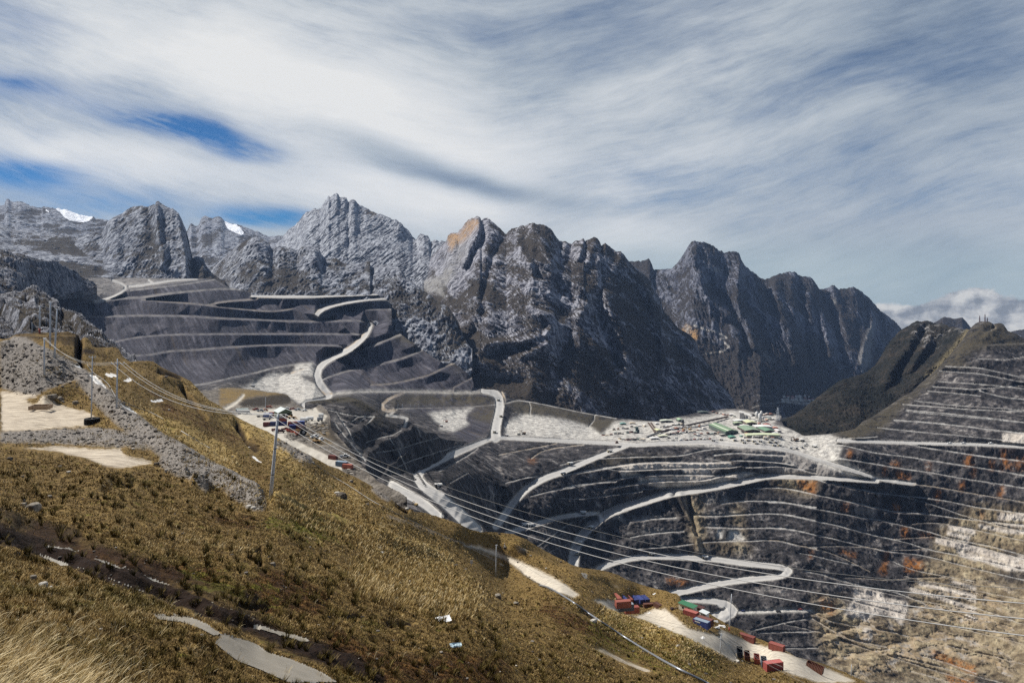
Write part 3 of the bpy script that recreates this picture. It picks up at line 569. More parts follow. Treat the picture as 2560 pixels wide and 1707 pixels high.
CTRL = '''300,696,3500 520,697,3600 640,740,3500 760,735,3600 870,740,3600 235,758,2900 400,740,3100 200,790,2700 400,790,2850 600,800,3050 850,800,3250
290,850,2500 500,835,2650 850,838,3050 330,890,2300 600,865,2650 850,860,2950 480,965,2150 600,935,2400 770,910,2700 925,808,3150 860,880,2850 785,940,2550 820,990,2400
1000,840,3050 1050,875,2950 1130,905,2850 1180,945,2800 1240,975,2720 900,950,2620 1000,980,2560 700,985,2250 560,985,1900 1030,1030,2300 1170,1060,2330
1240,1030,2480 1237,1090,2200 1310,1040,2560 1480,1045,2750 1400,1085,2300 1550,1110,2170 1700,1100,2230 1900,1100,2240 1750,1060,2560 1950,1050,2640 1600,1040,2750 1850,1030,2850
768,1003,1950 872,993,2090 932,1020,2060 960,1042,1990 1040,1090,1830 1120,1115,1800 1200,1112,2000 860,970,2330 950,1000,2290 1010,1035,2200 1090,1075,2080
830,1060,1620 900,1120,1450 960,1150,1390 1030,1180,1320 800,1020,1820 1010,1200,1240 1100,1220,1200 1180,1330,980 982,1215,1130 1090,1290,1000
1130,1130,1735 1064,1165,1420 1150,1195,1480 1150,1250,1330 1200,1310,1420 1250,1310,1600 1230,1240,1640 1300,1150,1960 1300,1102,2150
1540,1118,2130 1400,1190,1900 1300,1255,1720 1245,1310,1615 1500,1180,2010 1700,1160,2090 1600,1215,2010
1440,1400,1705 1490,1290,1880 1650,1245,2000 1900,1190,2140 2260,1205,2070 1350,1280,1720 1300,1330,1640 1270,1345,1600 1350,1370,1600
2136,1106,2190 2560,1110,2130 2400,1108,2170 2560,1180,2060 2560,1255,1970 2400,1300,1980 2560,1400,1830 2560,1550,1650 2560,1700,1480
2200,1300,2010 2000,1300,1960 1800,1300,1920 2200,1450,1830 2000,1430,1760 1900,1405,1805 1600,1390,1800 1520,1415,1744 1700,1480,1710 1800,1515,1667 2000,1550,1640 2200,1600,1620 2000,1650,1540 2300,1700,1500 1750,1400,1830 1600,1350,1840 1500,1450,1640
2449,802,2950 2560,846,2850 2300,930,2800 2200,1010,2600 2100,1080,2330 2400,900,2700 2560,900,2660 2400,1000,2450 2560,1000,2400 2300,1050,2390 2560,1060,2230 2180,1060,2420
2760,850,2700 2760,1100,2030 2760,1300,1830 2760,1700,1380 2760,1000,2280 1460,1000,2950 1350,1000,2780 1600,1020,2950 0,700,2600 -150,760,2200 0,900,1700 -150,950,1500 1700,1750,1400 2200,1900,1250 1400,1600,1450'''
cp = [tuple(float(v) for v in w.split(',')) for w in CTRL.split()]
DSM = tps([(a, b) for a, b, d in cp], [1000.0 / d for a, b, d in cp])

# benches: (trace, width in photo px, class)
BENCH = '''A 870,1125 1100,1080 1280,1080 1500,1045 1720,1020 2000,995 2180,995 2220,1005;7;r
A 1290,1095 1500,1112 1800,1135 1970,1155 2345,1195 B 200,1200 320,1205 480,1178;5;o
A 1900,1142 2050,1112 2345,1092 B 110,1088 270,1085;6;o
A 1190,1012 1400,990 1650,960 1960,912;4;r
A 620,1247 740,1252 900,1250 1300,1241 1720,1246 2000,1266 2345,1276 B 300,1286 600,1296 860,1290 1110,1286 1210,1312;6;d
A 1060,1480 1200,1447 1350,1431 1600,1415 2000,1410 2345,1410 B 500,1408 1000,1412 1090,1416;5;d
E 1190,510 1400,500 1520,468 1800,456 2050,435 2345,416 F 500,410 900,412 1150,422;6;d
E 1780,780 1900,766 2050,727 2200,692 2345,670 F 400,640 600,600 830,577;7;d
F 1060,165 1110,190 1150,250 1190,300 1290,318;3;r
F 1240,470 1300,457 1450,400 1560,348 1660,316;7;r
F 930,730 1050,682 1250,630 1500,580 1700,527 1850,457;6;r
F 1290,500 1350,570 1400,600;3;r
F 1380,777 1560,770 1750,730 1950,680 2050,612 2145,575;6;o
F 2130,840 2140,800 2200,770 2310,710;4;o
F 1000,872 1150,842 1400,832 1700,836 2000,842 2345,850 G 1150,465;5;p
B 1390,1185 1200,1185 1000,1190 850,1215 760,1250;3;r
G 390,485 250,533 185,580 172,640 235,690 320,640;10;o
G 260,690 330,640;8;r
G 240,690 360,700 430,720 410,790;10;r
G 330,627 600,621 900,615 1100,605 1230,592;4;r
G 1370,572 1440,550 1550,565 1565,620 1555,680;4;r
G 2100,790 2145,735 2150,685;4;r
G 1340,578 1450,545 1700,590 2000,655 2345,718;4;r
G 720,1205 830,1150 900,1105 1000,1055 1080,990;4;r
G 820,1312 990,1216;3;r
G 1270,1052 1420,1022 1650,980 1800,947;4;o
G 1570,1085 1650,1020 1800,985 2050,960;4;o
G 1330,1312 1500,1266 1640,1245;4;r
G 1560,1432 1800,1372 2000,1322 2345,1297;4;r
G 1860,1242 2100,1202 2345,1162;5;r
H 0,880 200,842 350,806 500,790 700,762 950,750 1250,760 1450,756 1560,750;4;r
H 430,812 520,832 700,832 900,816 1200,810 1580,806 1650,790;3.4;r
H 450,987 600,972 720,946 900,930 1100,926 1320,926 1440,892 1560,852 1700,836 1800,850 1880,868;4;r
H 0,1005 200,967 370,937 560,902 700,886 900,866 1150,870 1380,872 1620,885;4;r
H 760,1002 900,992 1050,992 1140,1000;3.4;r
H 0,1085 250,1092 400,1062 600,1042 750,1022;3;r
H 0,780 200,725 500,712 800,704 1000,700 1120,696 1200,672 1320,641 1500,626 1750,612;3.4;r
H 1330,717 1450,736 1560,751;3;r
H 1410,690 1600,667 1800,680 2060,692;4;r
H 1570,737 1800,741 2000,752 2130,782;4;r
H 1700,800 1850,800 2050,778 2140,805 2345,850;4;r
H 1640,1010 1800,990 2050,987 2150,1002 2345,1052;3.4;r
H 1480,1132 1600,1112 1750,1106 2000,1111 2345,1166;4;r
H 1270,1242 1450,1250 1600,1236 1800,1226 2000,1221 2150,1241 2345,1290;4;r
H 1330,1345 1500,1352 1700,1361 1850,1356 2000,1346 2150,1371 2345,1422;4;r
H 1300,1487 1500,1476 1750,1476 1950,1462 2100,1501 2345,1541;4;r
H 690,1290 850,1272 1060,1262;5;r
H 640,1442 800,1412 1000,1392 1130,1386;4;r
H 720,1546 1000,1527 1220,1502;4;r
N 500,330 620,250 740,160 860,90 1000,40;4;r
N 580,320 700,230 790,180;3.4;r
N 640,370 720,330 800,300;3;r
N 960,260 1060,210 1130,190;3.4;r
I 640,352 850,350 1000,335;3;r
I 1230,40 1500,60 1800,85 2345,106;3.4;r
I 1260,90 1600,121 2000,161 2345,206;3.4;r
I 1150,186 1500,206 1800,241 2345,311;3.6;r
I 1000,252 1300,286 1700,321 2150,366 2345,395;3;r
I 1280,402 1400,431 1700,476 2000,521 2345,561;4.6;r
I 550,402 680,412 800,441 950,481 1250,516 1500,556 1800,601 2100,646 2345,691;4;r
I 640,532 850,561 1000,591 1250,631 1500,666 1800,721 2100,766 2345,806;4;r
I 1330,768 1600,806 1900,861 2345,936;3.6;o
I 430,727 600,771 800,811 1000,856 1200,876 1400,891 1650,926 1900,981 2345,1041;4;r
I 1215,882 1400,921 1600,991 1800,1061 2020,1126 2345,1211;3;r
I 0,800 150,801 250,831 450,871 700,921 1000,991 1150,1026 1450,1041 1650,1071 1900,1101 2345,1150;4;r
I 0,936 150,936 350,981 600,1026 850,1076 1100,1111 1240,1151 1480,1206 1650,1266 2000,1331 2345,1421;4;r
I 1250,1148 1330,1130 1450,1122 1650,1132;2.6;o
I 0,1040 150,1046 350,1091 600,1141 850,1206 1000,1246 1130,1271 1300,1311 1450,1366 1730,1420 2345,1560;4;r
I 1150,1270 1250,1268 1400,1258 1530,1250;2.6;o
I 0,1170 200,1186 400,1226 650,1281 850,1331 1080,1386 1300,1401 1500,1441 1800,1521 2345,1650;3.6;r
I 0,1282 80,1271 200,1311 320,1341 550,1391 700,1451 820,1511 930,1568;3.4;o
I 340,1345 500,1340 700,1335 900,1345 1080,1370 1250,1375 1430,1362;2.8;o
I 290,1401 450,1431 650,1481 850,1521;3.4;r
I 1630,1140 1900,1190 2345,1290;3;r
I 1530,1255 1800,1310 2345,1460;3;r
O 1540,430 1620,481 1750,531 1900,561 2345,640;3;r
O 1100,601 1300,606 1500,628 1750,610 2030,596 2345,660;3;o
O 780,546 950,576 1100,626 1200,651 1350,691 1600,731 1750,791 1900,851 2150,931 2345,1011;4.4;r
O 830,911 950,986 1200,1041 1500,1091 1620,1111;4;t
O 830,971 950,1041 1100,1131 1300,1191 1540,1241;5;t
O 285,1090 450,1051 650,1001 850,976;4;r
O 350,1111 600,1101 900,1096;4;r
O 560,1251 750,1251 900,1246;4;r
O 170,920 400,915 600,902 830,905;8;p
O 1850,1321 2100,1391 2345,1481;5;t
O 1750,1461 1950,1511 2100,1561;5;t
O 1740,690 2000,770 2345,880 2700,1000;3;r
0 2060,1440 2200,1480 2400,1520 2560,1560 2700,1600;3;t
0 2080,1490 2300,1545 2560,1610 2700,1650;3;t
0 2150,1560 2350,1610 2560,1660 2700,1700;3.4;t
0 2240,1640 2400,1680 2560,1720;3.4;t
0 2100,1600 2300,1665 2420,1700;3.4;t
0 2260,1440 2560,1500 2700,1530;3;t
0 1960,1560 2100,1590 2200,1620;3;t
D 1740,976 2000,986 2346,1065 2700,1120;3.4;r
D 1690,1012 2000,1032 2346,1100;2.8;r
D 1680,1092 1900,1106 2100,1120 2346,1150;3;r
D 1640,1131 1950,1156 2120,1140 2346,1120;3;r
D 1600,1166 1900,1191 2010,1206;3;r
D 1500,1241 1800,1276 2346,1312;3;r
D 1350,1387 1700,1421 2346,1490;3;r
D 1985,916 2200,931 2346,900;2.6;r
D 2060,812 2200,806 2346,800;2.6;v
D 2000,1162 2100,1196 2200,1216 2346,1230;4;r
D 2090,700 2130,680 2110,650;3;o
D 1430,1320 1700,1350 2000,1375 2346,1410;2.6;r'''
# haul roads: (trace, half width start, end)
ROADS = '''A 870,1118 1000,1085 1100,1040 1170,1000 1180,975 1120,945 1030,920;3.5;3
A 1180,975 1300,965 1400,945 1360,920;3;3
A 1400,950 1560,920 1800,906;3;2
B 110,1062 400,1070 700,1068 1000,1055 1260,1045;4;3
B 700,1240 690,1215 760,1170 900,1130 1060,1105 1200,1085 1330,1083;7;4
F 1375,225 1365,290 1290,370 1200,450 1050,515 960,550 890,620 860,690 900,760 950,830 1000,870;8;9
G 1130,465 1250,475 1295,520 1290,600 1270,700 1240,780 1230,870 1240,890;8;13
G 1240,890 1150,920 1000,985 850,1045 720,1110 600,1165 540,1190 505,1225 530,1285 600,1365 L 1790,490 1900,585 2050,722 2150,830;5;18
G 1240,890 1500,905 1800,920 2100,935 2345,945 H 560,585 700,600 900,580 1200,570 1400,568;5;5
H 620,598 420,672 200,762 0,852 G 1700,1255 1530,1352 1430,1452 1350,1568 N 200,80 150,130;5;10
N 250,200 330,172 450,130 560,100 700,55 940,20 1090,15;7;5
H 2345,890 1900,880 1650,940 1300,1000 1000,1040 700,1130 450,1210 330,1290 220,1400 130,1540 N 860,420 850,520;5;13
I 1000,742 700,725 430,710 0,702;5;5
H 1400,568 1700,600 1900,615 I 180,452 500,560 800,652 1000,722 1200,752 1340,768;6;4
I 640,370 800,376 1100,386 1400,396 1700,401 2000,408 2345,428 2700,445;4;4
N 1090,522 1200,472 1350,432 1500,408 1800,412 2100,427 O 300,480 550,500 680,540 560,590 300,612 0,652 N 2100,672 1900,722 1760,750;7;9
N 1850,800 2000,806 2200,820 2300,850 2320,890 2280,920 2150,950 2050,985;7;10
O 0,840 110,865 150,900 140,935 60,970 0,990;9;9
L 1390,415 1560,510 1700,590 1820,700;13;11
T 1360,180 1290,230 1340,300;4;4
F 800,930 960,905 1000,885;4;5'''
POLY = '''pale;F 190,810 300,760 470,670 700,680 850,760 960,870 900,900 800,890 400,835
pale;F 700,590 850,570 870,640 850,700 760,690 660,680
pale;F 580,850 800,870 960,890 720,945 640,890
pale;G 610,670 800,640 960,630 1050,610 990,660 965,730 1000,770 850,840 720,820 740,770 690,750 650,690
pale;G 1320,760 1480,680 1600,690 1760,710 1860,730 1900,730 1990,760 2080,790 2150,850 2260,925 2000,915 1650,895 1330,880
pale;H 0,365 90,370 280,430 350,480 440,550 0,555
pale;H 380,500 500,380 640,370 800,380 930,370 1100,350 1250,340 1420,310 1500,280 1640,280 1760,300 2030,325 1940,400 2080,440 2220,505 2345,520 2345,640 2100,640 1500,620 600,580 440,560
pale;I 0,340 320,330 440,320 560,312 640,350 780,380 560,400 680,420 640,530 1000,720 800,720 500,600 200,460 0,440
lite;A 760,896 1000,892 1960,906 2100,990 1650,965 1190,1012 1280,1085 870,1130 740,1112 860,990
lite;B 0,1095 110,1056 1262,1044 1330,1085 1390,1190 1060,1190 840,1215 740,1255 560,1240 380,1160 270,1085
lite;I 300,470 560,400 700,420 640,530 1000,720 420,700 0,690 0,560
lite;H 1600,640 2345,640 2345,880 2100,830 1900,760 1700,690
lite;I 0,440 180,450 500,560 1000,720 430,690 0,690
shot;H 520,775 950,752 1560,755 1575,800 1200,806 700,828 530,826
shot;H 1110,818 1390,812 1380,868 1250,868 1130,850
shot;H 540,835 640,835 780,880 640,890 570,895
shot;H 730,900 1390,875 1390,915 1100,922 720,940
shot;H 740,950 1300,932 1540,870 1700,840 1800,860 1560,930 1300,985 900,985
tan;H 830,760 900,770 880,805 830,805 1000,760 1040,800
tan;H 1470,760 1570,758 1575,800 1480,800
tan;H 1590,870 1700,845 1660,900
shot;I 1660,1140 1900,1185 1900,1240 1650,1190
shot;I 1640,1200 1860,1245 1840,1290 1640,1240
shot;I 1530,1262 1800,1312 2345,1462 2345,1535 1900,1400 1530,1310
shot;I 1730,1362 2345,1540 2345,1575 2200,1568 1730,1402
shot;I 1930,1130 2345,1217 2345,1255 1930,1170
shot;I 2080,1130 2345,1150 2345,1190 2100,1150
shot;I 2110,1030 2345,1060 2345,1120 2100,1100
shot;O 1230,675 1500,732 1490,780 1720,830 1720,900 1660,1045 1620,1000 1560,950 1470,940 1400,960 1335,1010 1280,970 1200,970 1130,935 1190,850 1220,800
shot;O 1310,1055 1390,1060 1390,1190 1305,1180
shot;O 1810,632 2345,762 2345,842 2100,740 1830,680
shot;O 1740,692 2345,872 2345,925 2000,800 1750,740
shot;O 1980,232 2345,312 2345,372 2000,272
shot;O 2200,380 2345,420 2345,460 2180,400
shot;O 2250,940 2345,970 2345,1010 2250,990
shot;O 2130,630 2345,690 2345,720 2120,650
shot;D 2195,1490 2300,1500 2295,1568 2185,1568
shot;I 2150,310 2285,318 2290,405 2245,350 2210,400 2200,330 2140,405
pale;H 1440,1370 1500,1365 1490,1440 1440,1460
pale;H 1560,1370 1640,1380 1700,1465 1520,1470
tan;O 850,880 1200,940 1700,1000 2345,1020 2345,1568 1300,1568 1000,1400 900,1200
tan;I 1900,960 2345,1010 2345,1568 1700,1568 1500,1400 1560,1200
tan;O 1850,450 2345,480 2700,700 2700,1700 1700,1000
tan;H 1150,1040 1290,1080 1340,1568 1240,1560 1180,1300
tan;H 1580,1180 1650,1100 1700,1470 1600,1470
tan;H 1900,900 2345,900 2345,1060 2000,1000
tan;H 1430,1490 1700,1490 1760,1568 1430,1568
tan;O 820,780 1130,800 1150,960 900,900
veg;D 1930,690 1870,770 1760,900 1600,1060 1480,1170 1330,1260 1100,1400 850,1490 1000,1560 1250,1480 1400,1300 1640,1100 1750,960 1900,840 2050,760 2300,740 2346,760 2346,700 2080,620
veg;D 1980,690 2346,780 2346,830 2100,820 1980,850 1850,940 1960,990 1740,980
veg;G 1370,570 1470,545 2345,720 2345,800 2200,850 2090,790 1760,700 1500,680 1390,640
veg;H 0,250 350,345 520,350 500,400 540,440 350,490 260,430 0,340
veg;G 390,490 1180,480 1220,560 1200,600 640,600 300,610 270,560
veg;G 1010,660 1260,610 1220,760 1100,740 1000,720
veg;F 0,810 500,840 700,940 500,900 0,1000
veg;F 800,925 1180,885 1400,990 1500,1060 1300,1050 900,960
veg;F 1200,1010 1700,1050 1500,1100 1180,1100
veg;F 1560,340 1800,240 2345,850 2150,600 1900,470
veg;F 640,600 830,580 840,640 700,660
veg;H 200,790 500,700 1000,705 1150,740 500,770 220,830
dump;A 500,1030 760,1120 1200,1000 1960,905 2090,980 2345,1090 2345,1568 500,1568
dump;B 0,1000 270,1080 850,1050 1330,1085 1390,1190 1320,1310 1620,1568 0,1568
dump;E 500,0 2345,0 2345,680 1780,790 1500,640 1180,560 700,200
dump;F 0,0 1400,0 1560,200 1850,450 2310,710 2345,850 1000,870 960,700 830,580 400,640 0,740
dump;G 0,330 1030,340 1150,450 1200,480 1240,780 1000,950 830,840 650,690 380,630 300,470 0,470
rust;I 1070,610 1090,690 1045,700
rust;I 1460,570 1490,570 1480,650 1455,650
rust;I 1800,520 1870,500 1870,600 1800,600
rust;I 2030,560 2075,545 2070,640 2020,635
rust;I 2150,450 2180,460 2210,640 2120,645
rust;I 1765,750 1800,750 1790,835 1755,830
rust;I 2130,790 2170,800 2150,900 2110,890
rust;I 2280,690 2330,690 2330,790 2270,780
rust;I 2270,810 2310,815 2310,920 2260,910
rust;I 1545,820 1590,850 1570,920 1530,910
rust;I 1180,650 1300,690 1300,740 1180,720
rust;I 1130,560 1200,560 1200,610 1120,605
rust;I 1220,1180 1290,1180 1280,1270 1230,1260
rust;I 1380,1220 1530,1240 1530,1252 1400,1255
rust;I 690,960 740,940 740,1000 690,1030
rust;I 1140,960 1200,960 1200,1020 1140,1010
rust;I 735,450 780,470 750,540 725,530
rust;I 250,720 450,740 440,860 330,830
rust;I 1870,640 1900,630 1880,720 1860,720
rust;I 1940,1010 1975,1030 1960,1100 1940,1100
rust;O 1520,370 1550,380 1520,580 1450,570 1500,450
rust;O 1690,410 1860,460 1870,530 1700,560
rust;O 1680,140 1715,150 1710,240 1670,230
rust;O 830,350 850,360 830,450 815,440
rust;O 1100,340 1250,390 1250,430 1100,380
rust;O 1920,1260 2345,1420 2345,1500 2150,1420 1950,1330
rust;O 2060,1480 2345,1560 2345,1600 2100,1568
rust;O 900,800 1050,830 1050,960 920,900
rust;D 2270,1250 2300,1250 2290,1290 2260,1285
rust;N 1700,600 1900,640 1880,680 1720,660
rust;G 1540,1090 1620,1095 1600,1130 1540,1125'''
RX0, RX1, RY0, RY1 = -160, 2780, 690, 1900
RM = Ras(RX0, RX1, RY0, RY1, 1.25)
def build_mine():
    gx = np.arange(RX0, RX1 + 8, 8.0); gy = np.arange(RY0, RY1 + 8, 8.0)
    cx, cy = np.meshgrid(gx, gy); cq = DSM(cx, cy)
    low = Ras(RX0, RX1, RY0, RY1, 8.0); low.w, low.h = len(gx), len(gy)
    def q0(px, py): return low.sample(cq, np.asarray(px, float), np.asarray(py, float)) / 1000.0
    M = {k: RM.new() for k in ('road', 'shot', 'rust', 'tan', 'veg', 'pale', 'dump', 'lite', 'orange')}
    keep = RM.new()
    verts, qs, edges = [], [], []
    taken = RM.new(); haul = RM.new(); core = RM.new(); berm = RM.new()
    def strip(p, h0, h1):
        """Flat strip: both edges of the traced line keep its height."""
        # densify and smooth the height along the line
        q = [p[0]]
        for a, b in zip(p, p[1:]):
            n = max(1, int(math.hypot(b[0] - a[0], b[1] - a[1]) / 14))
            q += [(a[0] + (b[0] - a[0]) * i / n, a[1] + (b[1] - a[1]) * i / n) for i in range(1, n + 1)]
        q = np.array(q); n = len(q)
        if n > 6:                                  # round the corners of the trace
            for _ in range(2): q[1:-1] = 0.25 * q[:-2] + 0.5 * q[1:-1] + 0.25 * q[2:]
        z = (HY - q[:, 1]) / (F * q0(q[:, 0], q[:, 1]))
        k = min(9, (n // 2) * 2 - 1)
        if k >= 3: z = np.convolve(np.pad(z, k // 2, mode='edge'), np.ones(k) / k, 'valid')
        t = np.gradient(q, axis=0); t /= np.linalg.norm(t, axis=1)[:, None] + 1e-9
        h = np.linspace(h0, h1, n)
        busy = RM.sample(taken, q[:, 0], q[:, 1]) > 0.5
        for sgn in (-1, 1):
            prev = None
            for i in range(n):
                if busy[i]: prev = None; continue
                x = q[i, 0] - t[i, 1] * h[i] * sgn; y = q[i, 1] + t[i, 0] * h[i] * sgn
                q_ = float(q0(x, y)); dy_ = max(abs(y - HY), 1.0)
                qq = float((HY - y) / (F * z[i])) if abs(z[i]) > 1e-6 and dy_ > 6 else q_
                qq = q_ if dy_ < 42 else qq; lim = 1.0 * abs(h[i]) / max(dy_, 160.0) + 0.002
                qq = min(max(qq, q_ * (1 - lim)), q_ * (1 + lim))
                verts.append((x, y)); qs.append(qq)
                if prev is not None: edges.append((prev, len(verts) - 1))
                prev = len(verts) - 1
        pts = [tuple(v) for v in q]; RM.stroke(taken, pts, max(abs(h0), abs(h1)) + 3.0, 0.6)
        return pts
    for ln in ROADS.split('\n'):
        p, a, b = ln.rsplit(';', 2); a, b = float(a), float(b)
        pts = strip(T(p), a, b); RM.stroke(keep, pts, max(a, b) + 9, 1); RM.stroke(M['road'], pts, (a, b), 1.0, 1.0); RM.stroke(haul, pts, (a, b), 1.0, 1.0); RM.stroke(core, [(x_, y_ + .2) for x_, y_ in pts], (a * .45, b * .45), max(a, b) * .3, 1.0); RM.stroke(berm, pts, (a + 1.6, b + 1.6), .8, 1.0)
    for ln in BENCH.split('\n'):
        p, w, k = ln.rsplit(';', 2); w = float(w)
        pts = strip(T(p), w / 2, w / 2); RM.stroke(keep, pts, w / 2 + 9, 1)
        v = {'d': 0.62, 'v': 0.4}.get(k, 0.82)
        RM.stroke(M['road'], pts, w * 0.42, 0.9, v)
        if k in 'ot': RM.stroke(M['orange'], pts, w * 0.5, 1.0, 0.8 if k == 'o' else .5)
        if k == 'p': RM.stroke(M['pale'], pts, w * 0.5, 1.5, 1)
    RM.stroke(M['orange'], T('F 1345,215 1340,290 1260,370 1160,440'), 2, 1.5, .9); RM.stroke(M['orange'], T('F 840,720 870,790 960,860 1030,855'), 2.5, 1.5, .9); RM.stroke(M['orange'], T('F 650,670 760,630'), 2, 1.5, .8)
    RM.stroke(M['orange'], T('G 1300,475 1325,540 1325,575'), 3, 1.5, .8); RM.stroke(M['orange'], T('B 690,1215 760,1165 900,1128'), 1.6, 1.2, .7)
    RM.stroke(M['road'], T('F 650,670 760,630'), 3, 1.5, .9); RM.stroke(M['road'], T('G 1300,475 1325,540 1325,575'), 3, 1.5, .9)
    for ln in POLY.split('\n'):
        k, p = ln.split(';'); RM.fill(M[k], T(p), 1.0)
    rc = random.Random(5)
    # light rubble fans lying on the benches
    for k, a, b, n in (('H 700,1265 850,1255 1060,1255', 2, 7, 7), ('H 650,1400 800,1380 1000,1375', 2, 7, 7), ('H 1260,1215 1450,1220 1600,1215', 3, 8, 6), ('H 1340,1330 1500,1340 1650,1345', 3, 8, 6), ('H 1250,1085 1450,1100 1600,1095', 3, 9, 6),
                       ('H 520,1210 560,1260', 4, 9, 3), ('H 1700,700 2000,720 2300,790', 3, 6, 9), ('H 1850,800 2200,860', 2, 5, 6), ('I 100,560 600,640 850,690', 3, 6, 9), ('O 400,690 560,720', 3, 6, 4), ('I 850,1000 950,1010', 3, 7, 2)):
        pts = T(k)
        for i in range(n):
            u = i / max(1, n - 1) * (len(pts) - 1); j = min(int(u), len(pts) - 2); f = u - j
            x = pts[j][0] * (1 - f) + pts[j + 1][0] * f + rc.uniform(-6, 6); y = pts[j][1] * (1 - f) + pts[j + 1][1] * f
            w = rc.uniform(8, 20); h = rc.uniform(a, b) * 1.4
            RM.fill(M['lite'], [(x - w, y + h), (x + w, y + h), (x + w * .3, y - h * .3), (x, y - h), (x - w * .3, y - h * .2)], 1.0)
    # free control points away from the strips keep the general slope
    for x in np.arange(RX0 + 4, RX1, 34):
        for y in np.arange(RY0 + 4, RY1, 17):
            xx, yy = x + rc.uniform(-8, 8), y + rc.uniform(-4, 4)
            if RM.sample(keep, np.array([xx]), np.array([yy]))[0] < 0.02: verts.append((xx, yy)); qs.append(float(q0(xx, yy)))
    for x in (RX0 - 5, RX1 + 5):
        for y in (RY0 - 5, RY1 + 5): verts.append((x, y)); qs.append(float(q0(x, y)))
    vv, ee, ff, ov, oe, of = delaunay_2d_cdt([Vector(v) for v in verts], edges, [], 0, 0.02)
    qn = np.array([np.mean([qs[i] for i in o]) if o else float(q0(v[0], v[1])) for v, o in zip(vv, ov)])
    vn = np.array([(v[0], v[1]) for v in vv])
    Q = RM.new(0.0); st = RM.st
    for f in ff:
        a, b, c = f[:3]; A, B, Cc = vn[a], vn[b], vn[c]
        i0, i1, j0, j1 = RM.win(min(A[0], B[0], Cc[0]), max(A[0], B[0], Cc[0]), min(A[1], B[1], Cc[1]), max(A[1], B[1], Cc[1]))
        if i1 <= i0 or j1 <= j0: continue
        X, Y = np.meshgrid(RX0 + np.arange(i0, i1) * st, RY0 + np.arange(j0, j1) * st)
        d = (B[1] - Cc[1]) * (A[0] - Cc[0]) + (Cc[0] - B[0]) * (A[1] - Cc[1])
        if abs(d) < 1e-9: continue
        l0 = ((B[1] - Cc[1]) * (X - Cc[0]) + (Cc[0] - B[0]) * (Y - Cc[1])) / d; l1 = ((Cc[1] - A[1]) * (X - Cc[0]) + (A[0] - Cc[0]) * (Y - Cc[1])) / d; l2 = 1 - l0 - l1
        k = (l0 >= -1e-4) & (l1 >= -1e-4) & (l2 >= -1e-4)
        sub = Q[j0:j1, i0:i1]; sub[k] = (l0 * qn[a] + l1 * qn[b] + l2 * qn[c])[k]
    hole = Q <= 0
    if hole.any():
        X, Y = RM.grid(); Q[hole] = q0(X[hole], Y[hole])
    soft = {k: RM.blur(M[k], r) for k, r in (('shot', 1.6), ('rust', 3.2), ('tan', 9), ('veg', 6), ('pale', 2.4), ('dump', 5), ('lite', 2.5))}
    M.update(soft)
    flat = RM.blur(np.maximum(M['road'], 0), 1.0)
    rel = RM.new(); neg = RM.new()
    for s, w, a in [('F 240,950 400,915 560,890 640,895', 5, 0)]: pass
    for s, w, a in [('H 1100,1050 1150,1250 1230,1400 1270,1560', 8, 26), ('H 1000,1060 1060,1160 1120,1260', 7, 22), ('G 1060,1050 1200,1200 1330,1340', 10, 26), ('I 1180,760 1300,860', 8, 14)]: RM.stroke(rel, T(s), w, 1, a, gauss=True)
    for s, w, a in [('H 1180,1080 1200,1250 1250,1420', 5, 30), ('H 1050,1060 1120,1200 1200,1330', 6, 24), ('G 1120,1050 1260,1200 1340,1300', 8, 22)]: RM.stroke(neg, T(s), w, 1, a, gauss=True)
    rel -= neg
    cols = np.arange(-150, 2764, 1.9)
    tp = prof('0 -150,735 150,735 200,696 A 760,896 1000,892 1960,906 2020,935 2090,980 2160,998 2220,1005 2300,1035 B 60,1050 110,1056 450,1058 850,1051 1100,1046 1262,1044 1300,1060 1330,1085 1370,1120 1385,1150 1392,1195 1370,1240 1330,1290 1330,1320 1400,1360 1470,1410 F 1660,316 1760,390 1855,457 1950,520 2050,580 2145,577 2230,640 2310,711 2330,800 G 1150,452 1230,455 1330,475 1380,530 1460,545 1700,590 2000,655 2345,715 H 660,360 800,375 900,380 1000,355 1100,332 1250,300 1400,280 1500,262 1600,262 1690,262 1800,300 2030,325 1990,370 2050,420 2130,455 2220,505 I 340,328 440,320 560,311 620,300 700,285 800,262 D 1100,1400 1180,1361 1240,1321 1330,1261 1400,1211 1480,1171 1540,1111 1600,1061 1680,991 1760,901 1820,831 1870,771 1930,682 1950,662 1970,645 2005,627 2040,628 2080,630 2110,648 2130,645 2150,640 2170,642 2190,652 2220,700 2260,716 2290,725 2320,745 2346,760 2500,800 2900,860', cols)
    bt = prof('0 -150,1010 300,1000 500,1080 700,1150 860,1200 940,1290 1040,1340 1250,1400 1500,1480 1720,1560 1860,1640 2060,1720 2200,1790 2770,1890', cols)
    def qf(PX, PY): return RM.sample(Q, PX, PY)
    def disp(P, PX, PY):
        x, y, z = P[..., 0], P[..., 1], P[..., 2]
        fl = RM.sample(flat, PX, PY); du = RM.sample(M['dump'], PX, PY); pl = RM.sample(M['pale'], PX, PY); vg = RM.sample(M['veg'], PX, PY)
        t = np.clip((PY - tp[None]) / 8, 0, 1)
        big = 13 * fbm(x / 60, y / 60, z / 90, 5, 0.58, True, 60) + 4.5 * fbm(x / 9, y / 9, z / 16, 3, 0.6, False, 61)
        rill = 1.6 * fbm((x * 0.8 + y * .5) / 9, (x * .6 + y * .8) / 60, z / 80, 3, 0.6, True, 62)
        pale = 4.5 * fbm(x / 40, y / 40, z / 40, 4, .55, False, 63)
        tz = z / 19.0 + .30 * fbm(x / 60, y / 60, z / 200, 3, .5, False, 66) ; fr = tz - np.floor(tz); saw = np.where(fr < .72, fr / .72, (1 - fr) / .28) - .5
